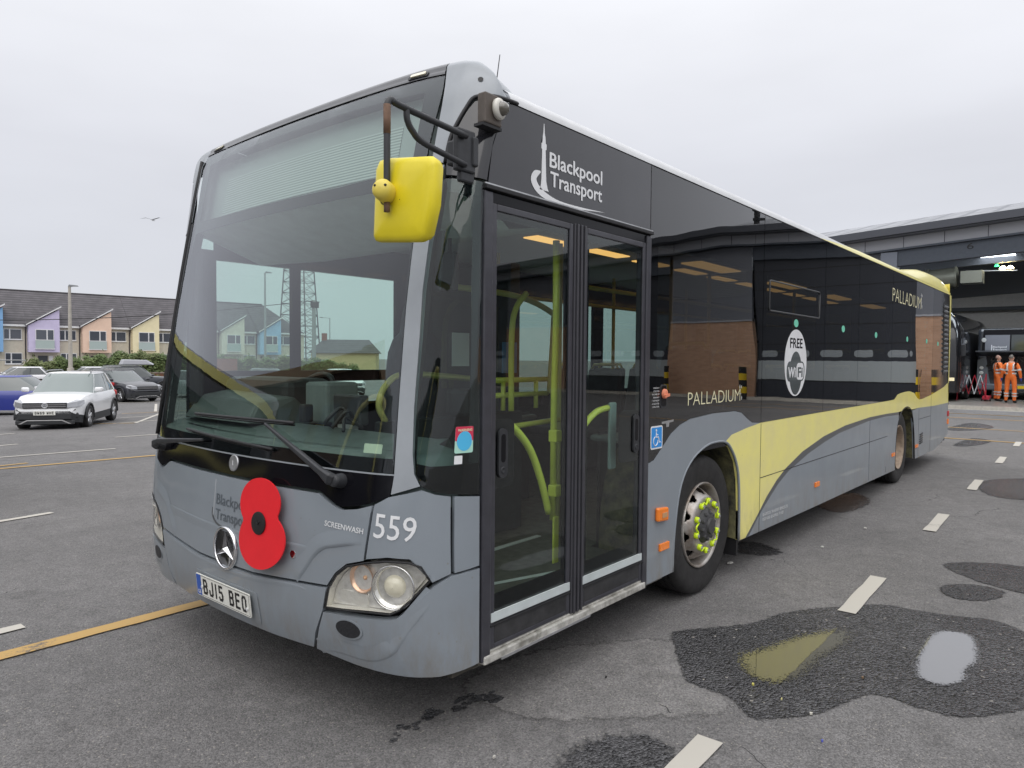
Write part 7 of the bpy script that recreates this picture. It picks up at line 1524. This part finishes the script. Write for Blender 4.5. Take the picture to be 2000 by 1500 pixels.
# ------------------------------------------------------------------- mechanics
HV = mat('hivis_orange', (.92, .20, .035), .65, var=.15, vscale=6); SKIN = mat('skin', (.50, .27, .19), .55); TAPE = mat('reflective_tape', (.60, .60, .58), .35); HAIR = mat('grey_hair', (.16, .14, .12), .9); BOOT = mat('boot_black', (.02, .02, .02), .6)
def person(label, x, y, rz, armL, armR, hairm, headturn=0, collar=False, glove=None, sc=1.0):
    p = empty('person', label, 'person', (x, y, rbz), rz)
    J = {'pel': ((0, 0, .98), .155, .105), 'wst': ((0, 0, 1.10), .15, .105), 'che': ((0.01, 0, 1.30), .185, .12), 'nek0': ((0.0, 0, 1.47), .10, .09), 'nek': ((.0, 0, 1.54), .055, .055), 'hd0': ((.015, 0, 1.60), .068, .08), 'hd1': ((.015, 0, 1.68), .078, .095), 'hd2': ((.01, 0, 1.76), .06, .07),
         'hL': ((0, .10, .93), .10, .10), 'kL': ((.02, .12, .50), .075, .075), 'aL': ((-.02, .13, .12), .06, .06), 'fL': ((-.01, .13, .05), .05, .05), 'tL': ((.14, .15, .035), .045, .035),
         'hR': ((0, -.10, .93), .10, .10), 'kR': ((.02, -.12, .50), .075, .075), 'aR': ((-.02, -.13, .12), .06, .06), 'fR': ((-.01, -.13, .05), .05, .05), 'tR': ((.14, -.15, .035), .045, .035),
         'sL': ((0, .19, 1.42), .085, .08), 'eL': (armL[0], .058, .058), 'wL': (armL[1], .04, .04), 'sR': ((0, -.19, 1.42), .085, .08), 'eR': (armR[0], .058, .058), 'wR': (armR[1], .04, .04)}
    E = [('pel', 'wst'), ('wst', 'che'), ('che', 'nek0'), ('nek0', 'nek'), ('nek', 'hd0'), ('hd0', 'hd1'), ('hd1', 'hd2'), ('pel', 'hL'), ('hL', 'kL'), ('kL', 'aL'), ('aL', 'fL'), ('fL', 'tL'), ('pel', 'hR'), ('hR', 'kR'), ('kR', 'aR'), ('aR', 'fR'), ('fR', 'tR'), ('nek0', 'sL'), ('sL', 'eL'), ('eL', 'wL'), ('nek0', 'sR'), ('sR', 'eR'), ('eR', 'wR')]
    # hands: palm and five fingers each
    for s_, w_, e_ in (('L', 'wL', 'eL'), ('R', 'wR', 'eR')):
        a = Vector(J[e_][0]); b = Vector(J[w_][0]); d = (b-a).normalized(); sd_ = d.cross(Vector((0, 0, 1)) if abs(d.z) < .8 else Vector((0, 1, 0))).normalized()
        pm = b+d*.07; J['p'+s_] = (tuple(pm), .034, .024); E.append((w_, 'p'+s_))
        for k, (o_, l_) in enumerate(((-.03, .07), (-.01, .085), (.01, .08), (.03, .065))):
            q = pm+d*.025+sd_*o_; r_ = q+d*l_*.6+sd_.cross(d)*.012; J['f%d%s' % (k, s_)] = (tuple(q), .009, .009); J['g%d%s' % (k, s_)] = (tuple(r_), .008, .008); E += [('p'+s_, 'f%d%s' % (k, s_)), ('f%d%s' % (k, s_), 'g%d%s' % (k, s_))]
        q = pm-d*.02+sd_*.045; J['th'+s_] = (tuple(q), .010, .010); E.append(('p'+s_, 'th'+s_)); J['ti'+s_] = (tuple(q+d*.035+sd_*.012), .009, .009); E.append(('th'+s_, 'ti'+s_))
    names = list(J); me = bpy.data.meshes.new('body'); me.from_pydata([Vector(J[n_][0])*sc for n_ in names], [(names.index(a), names.index(b)) for a, b in E], [])
    o = link('body', me, p, None); o.modifiers.new('skin', 'SKIN'); sk = me.skin_vertices[0].data
    for i, n_ in enumerate(names): sk[i].radius = (J[n_][1]*sc, J[n_][2]*sc)
    sk[names.index('pel')].use_root = True
    sb = o.modifiers.new('sub', 'SUBSURF'); sb.levels = 2; sb.render_levels = 2
    bpy.context.view_layer.update(); ev = o.evaluated_get(bpy.context.evaluated_depsgraph_get()); m2 = bpy.data.meshes.new_from_object(ev); o.modifiers.clear(); o.data = m2
    for m_ in (HV, SKIN, BOOT, glove or SKIN): m2.materials.append(m_)
    wl, wr_ = Vector(J['wL'][0])*sc, Vector(J['wR'][0])*sc
    for q in m2.polygons:
        c_ = q.center; q.use_smooth = True; i = 0
        if c_.z > 1.50*sc and abs(c_.y) < .13: i = 1
        elif c_.z < .10: i = 2
        for w0, e0 in ((wl, 'eL'), (wr_, 'eR')):
            d = (w0-Vector(J[e0][0])*sc).normalized()
            if (c_-w0).length < .22 and (c_-w0).dot(d) > .0 and (c_-w0-(c_-w0).dot(d)*d).length < .07: i = 3
        q.material_index = i
    # hair cap, nose, ears
    MB().add(*(lambda V, F: (V, F))([(.0+.084*math.cos(t)*math.cos(f)-.012, .074*math.sin(t)*math.cos(f), 1.70+.098*math.sin(f)) for f in (-.35, 0, .4, .8, 1.2, 1.5) for t in [R(a) for a in range(55, 306, 25)]], [(i*11+k, i*11+k+1, (i+1)*11+k+1, (i+1)*11+k) for i in range(5) for k in range(10)])).build('hair', hairm, p, True)
    MB().add([(.095, 0, 1.70), (.12, 0, 1.655), (.09, .018, 1.65), (.09, -.018, 1.65)], [(0, 2, 1), (0, 1, 3), (1, 2, 3)]).build('nose', SKIN, p)
    for s_ in (-1, 1): MB().lathe((.01, s_*.076, 1.67), (0, s_, 0), [(0, .025), (.012, .02), (.014, .001)], 8).build('ear', SKIN, p)
    for s_ in (-1, 1): MB().lathe((.088, s_*.03, 1.695), (1, 0, 0), [(0, .012), (.006, .008), (.007, .001)], 8).build('eye', BOOT, p)
    # reflective bands
    def ring(z, rx, ry, cx=0, cy=0, h=.05, name='reflective_band'):
        V = [(cx+rx*math.cos(2*math.pi*k/20), cy+ry*math.sin(2*math.pi*k/20), zz) for zz in (z-h/2, z+h/2) for k in range(20)]; MB().add(V, [(k, (k+1) % 20, 20+(k+1) % 20, 20+k) for k in range(20)]).build(name, TAPE, p, True)
    ring(1.10, .125, .175); ring(1.22, .138, .192)
    for s_ in (-1, 1):
        ring(.26, .085, .085, 0, s_*.125, .045); ring(.36, .088, .088, .005, s_*.124, .045)
        MB().add([(x_, s_*y_, z_) for (x_, z_) in ((-.135, 1.24), (-.13, 1.38), (-.10, 1.46), (-.02, 1.50)) for y_ in (.07, .12)], [(0, 1, 3, 2), (2, 3, 5, 4), (4, 5, 7, 6)]).build('reflective_brace', TAPE, p)
        e0 = Vector(armL[0] if s_ > 0 else armR[0]); s0 = Vector((0, s_*.19, 1.42)); d = (e0-s0).normalized(); MB().lathe(s0.lerp(e0, .75), d, [(-.03, .072), (.03, .068)], 14).build('reflective_band', TAPE, p, True)
    if collar: MB().lathe((0, 0, 1.50), (0, 0, 1), [(0, .10), (.05, .085), (.06, .07)], 16).build('collar', RUB, p, True)
GLV = mat('glove_blue', (.05, .08, .35), .6)
person('mechanic in orange hi-vis overalls seen from behind, blue gloves, grey cropped hair', 30.3, .70, R(-8), (((-.02, .27, 1.17)), ((.04, .30, .93))), (((-.02, -.27, 1.17)), ((.04, -.30, .93))), HAIR, glove=GLV, sc=1.0)
person('bald mechanic in orange hi-vis overalls turned sideways beside his colleague', 31.5, 1.22, R(-62), (((.08, .25, 1.18)), ((.30, .16, 1.22))), (((.02, -.26, 1.18)), ((.22, -.24, 1.05))), mat('stubble', (.36, .22, .17), .8), collar=True, sc=1.0)
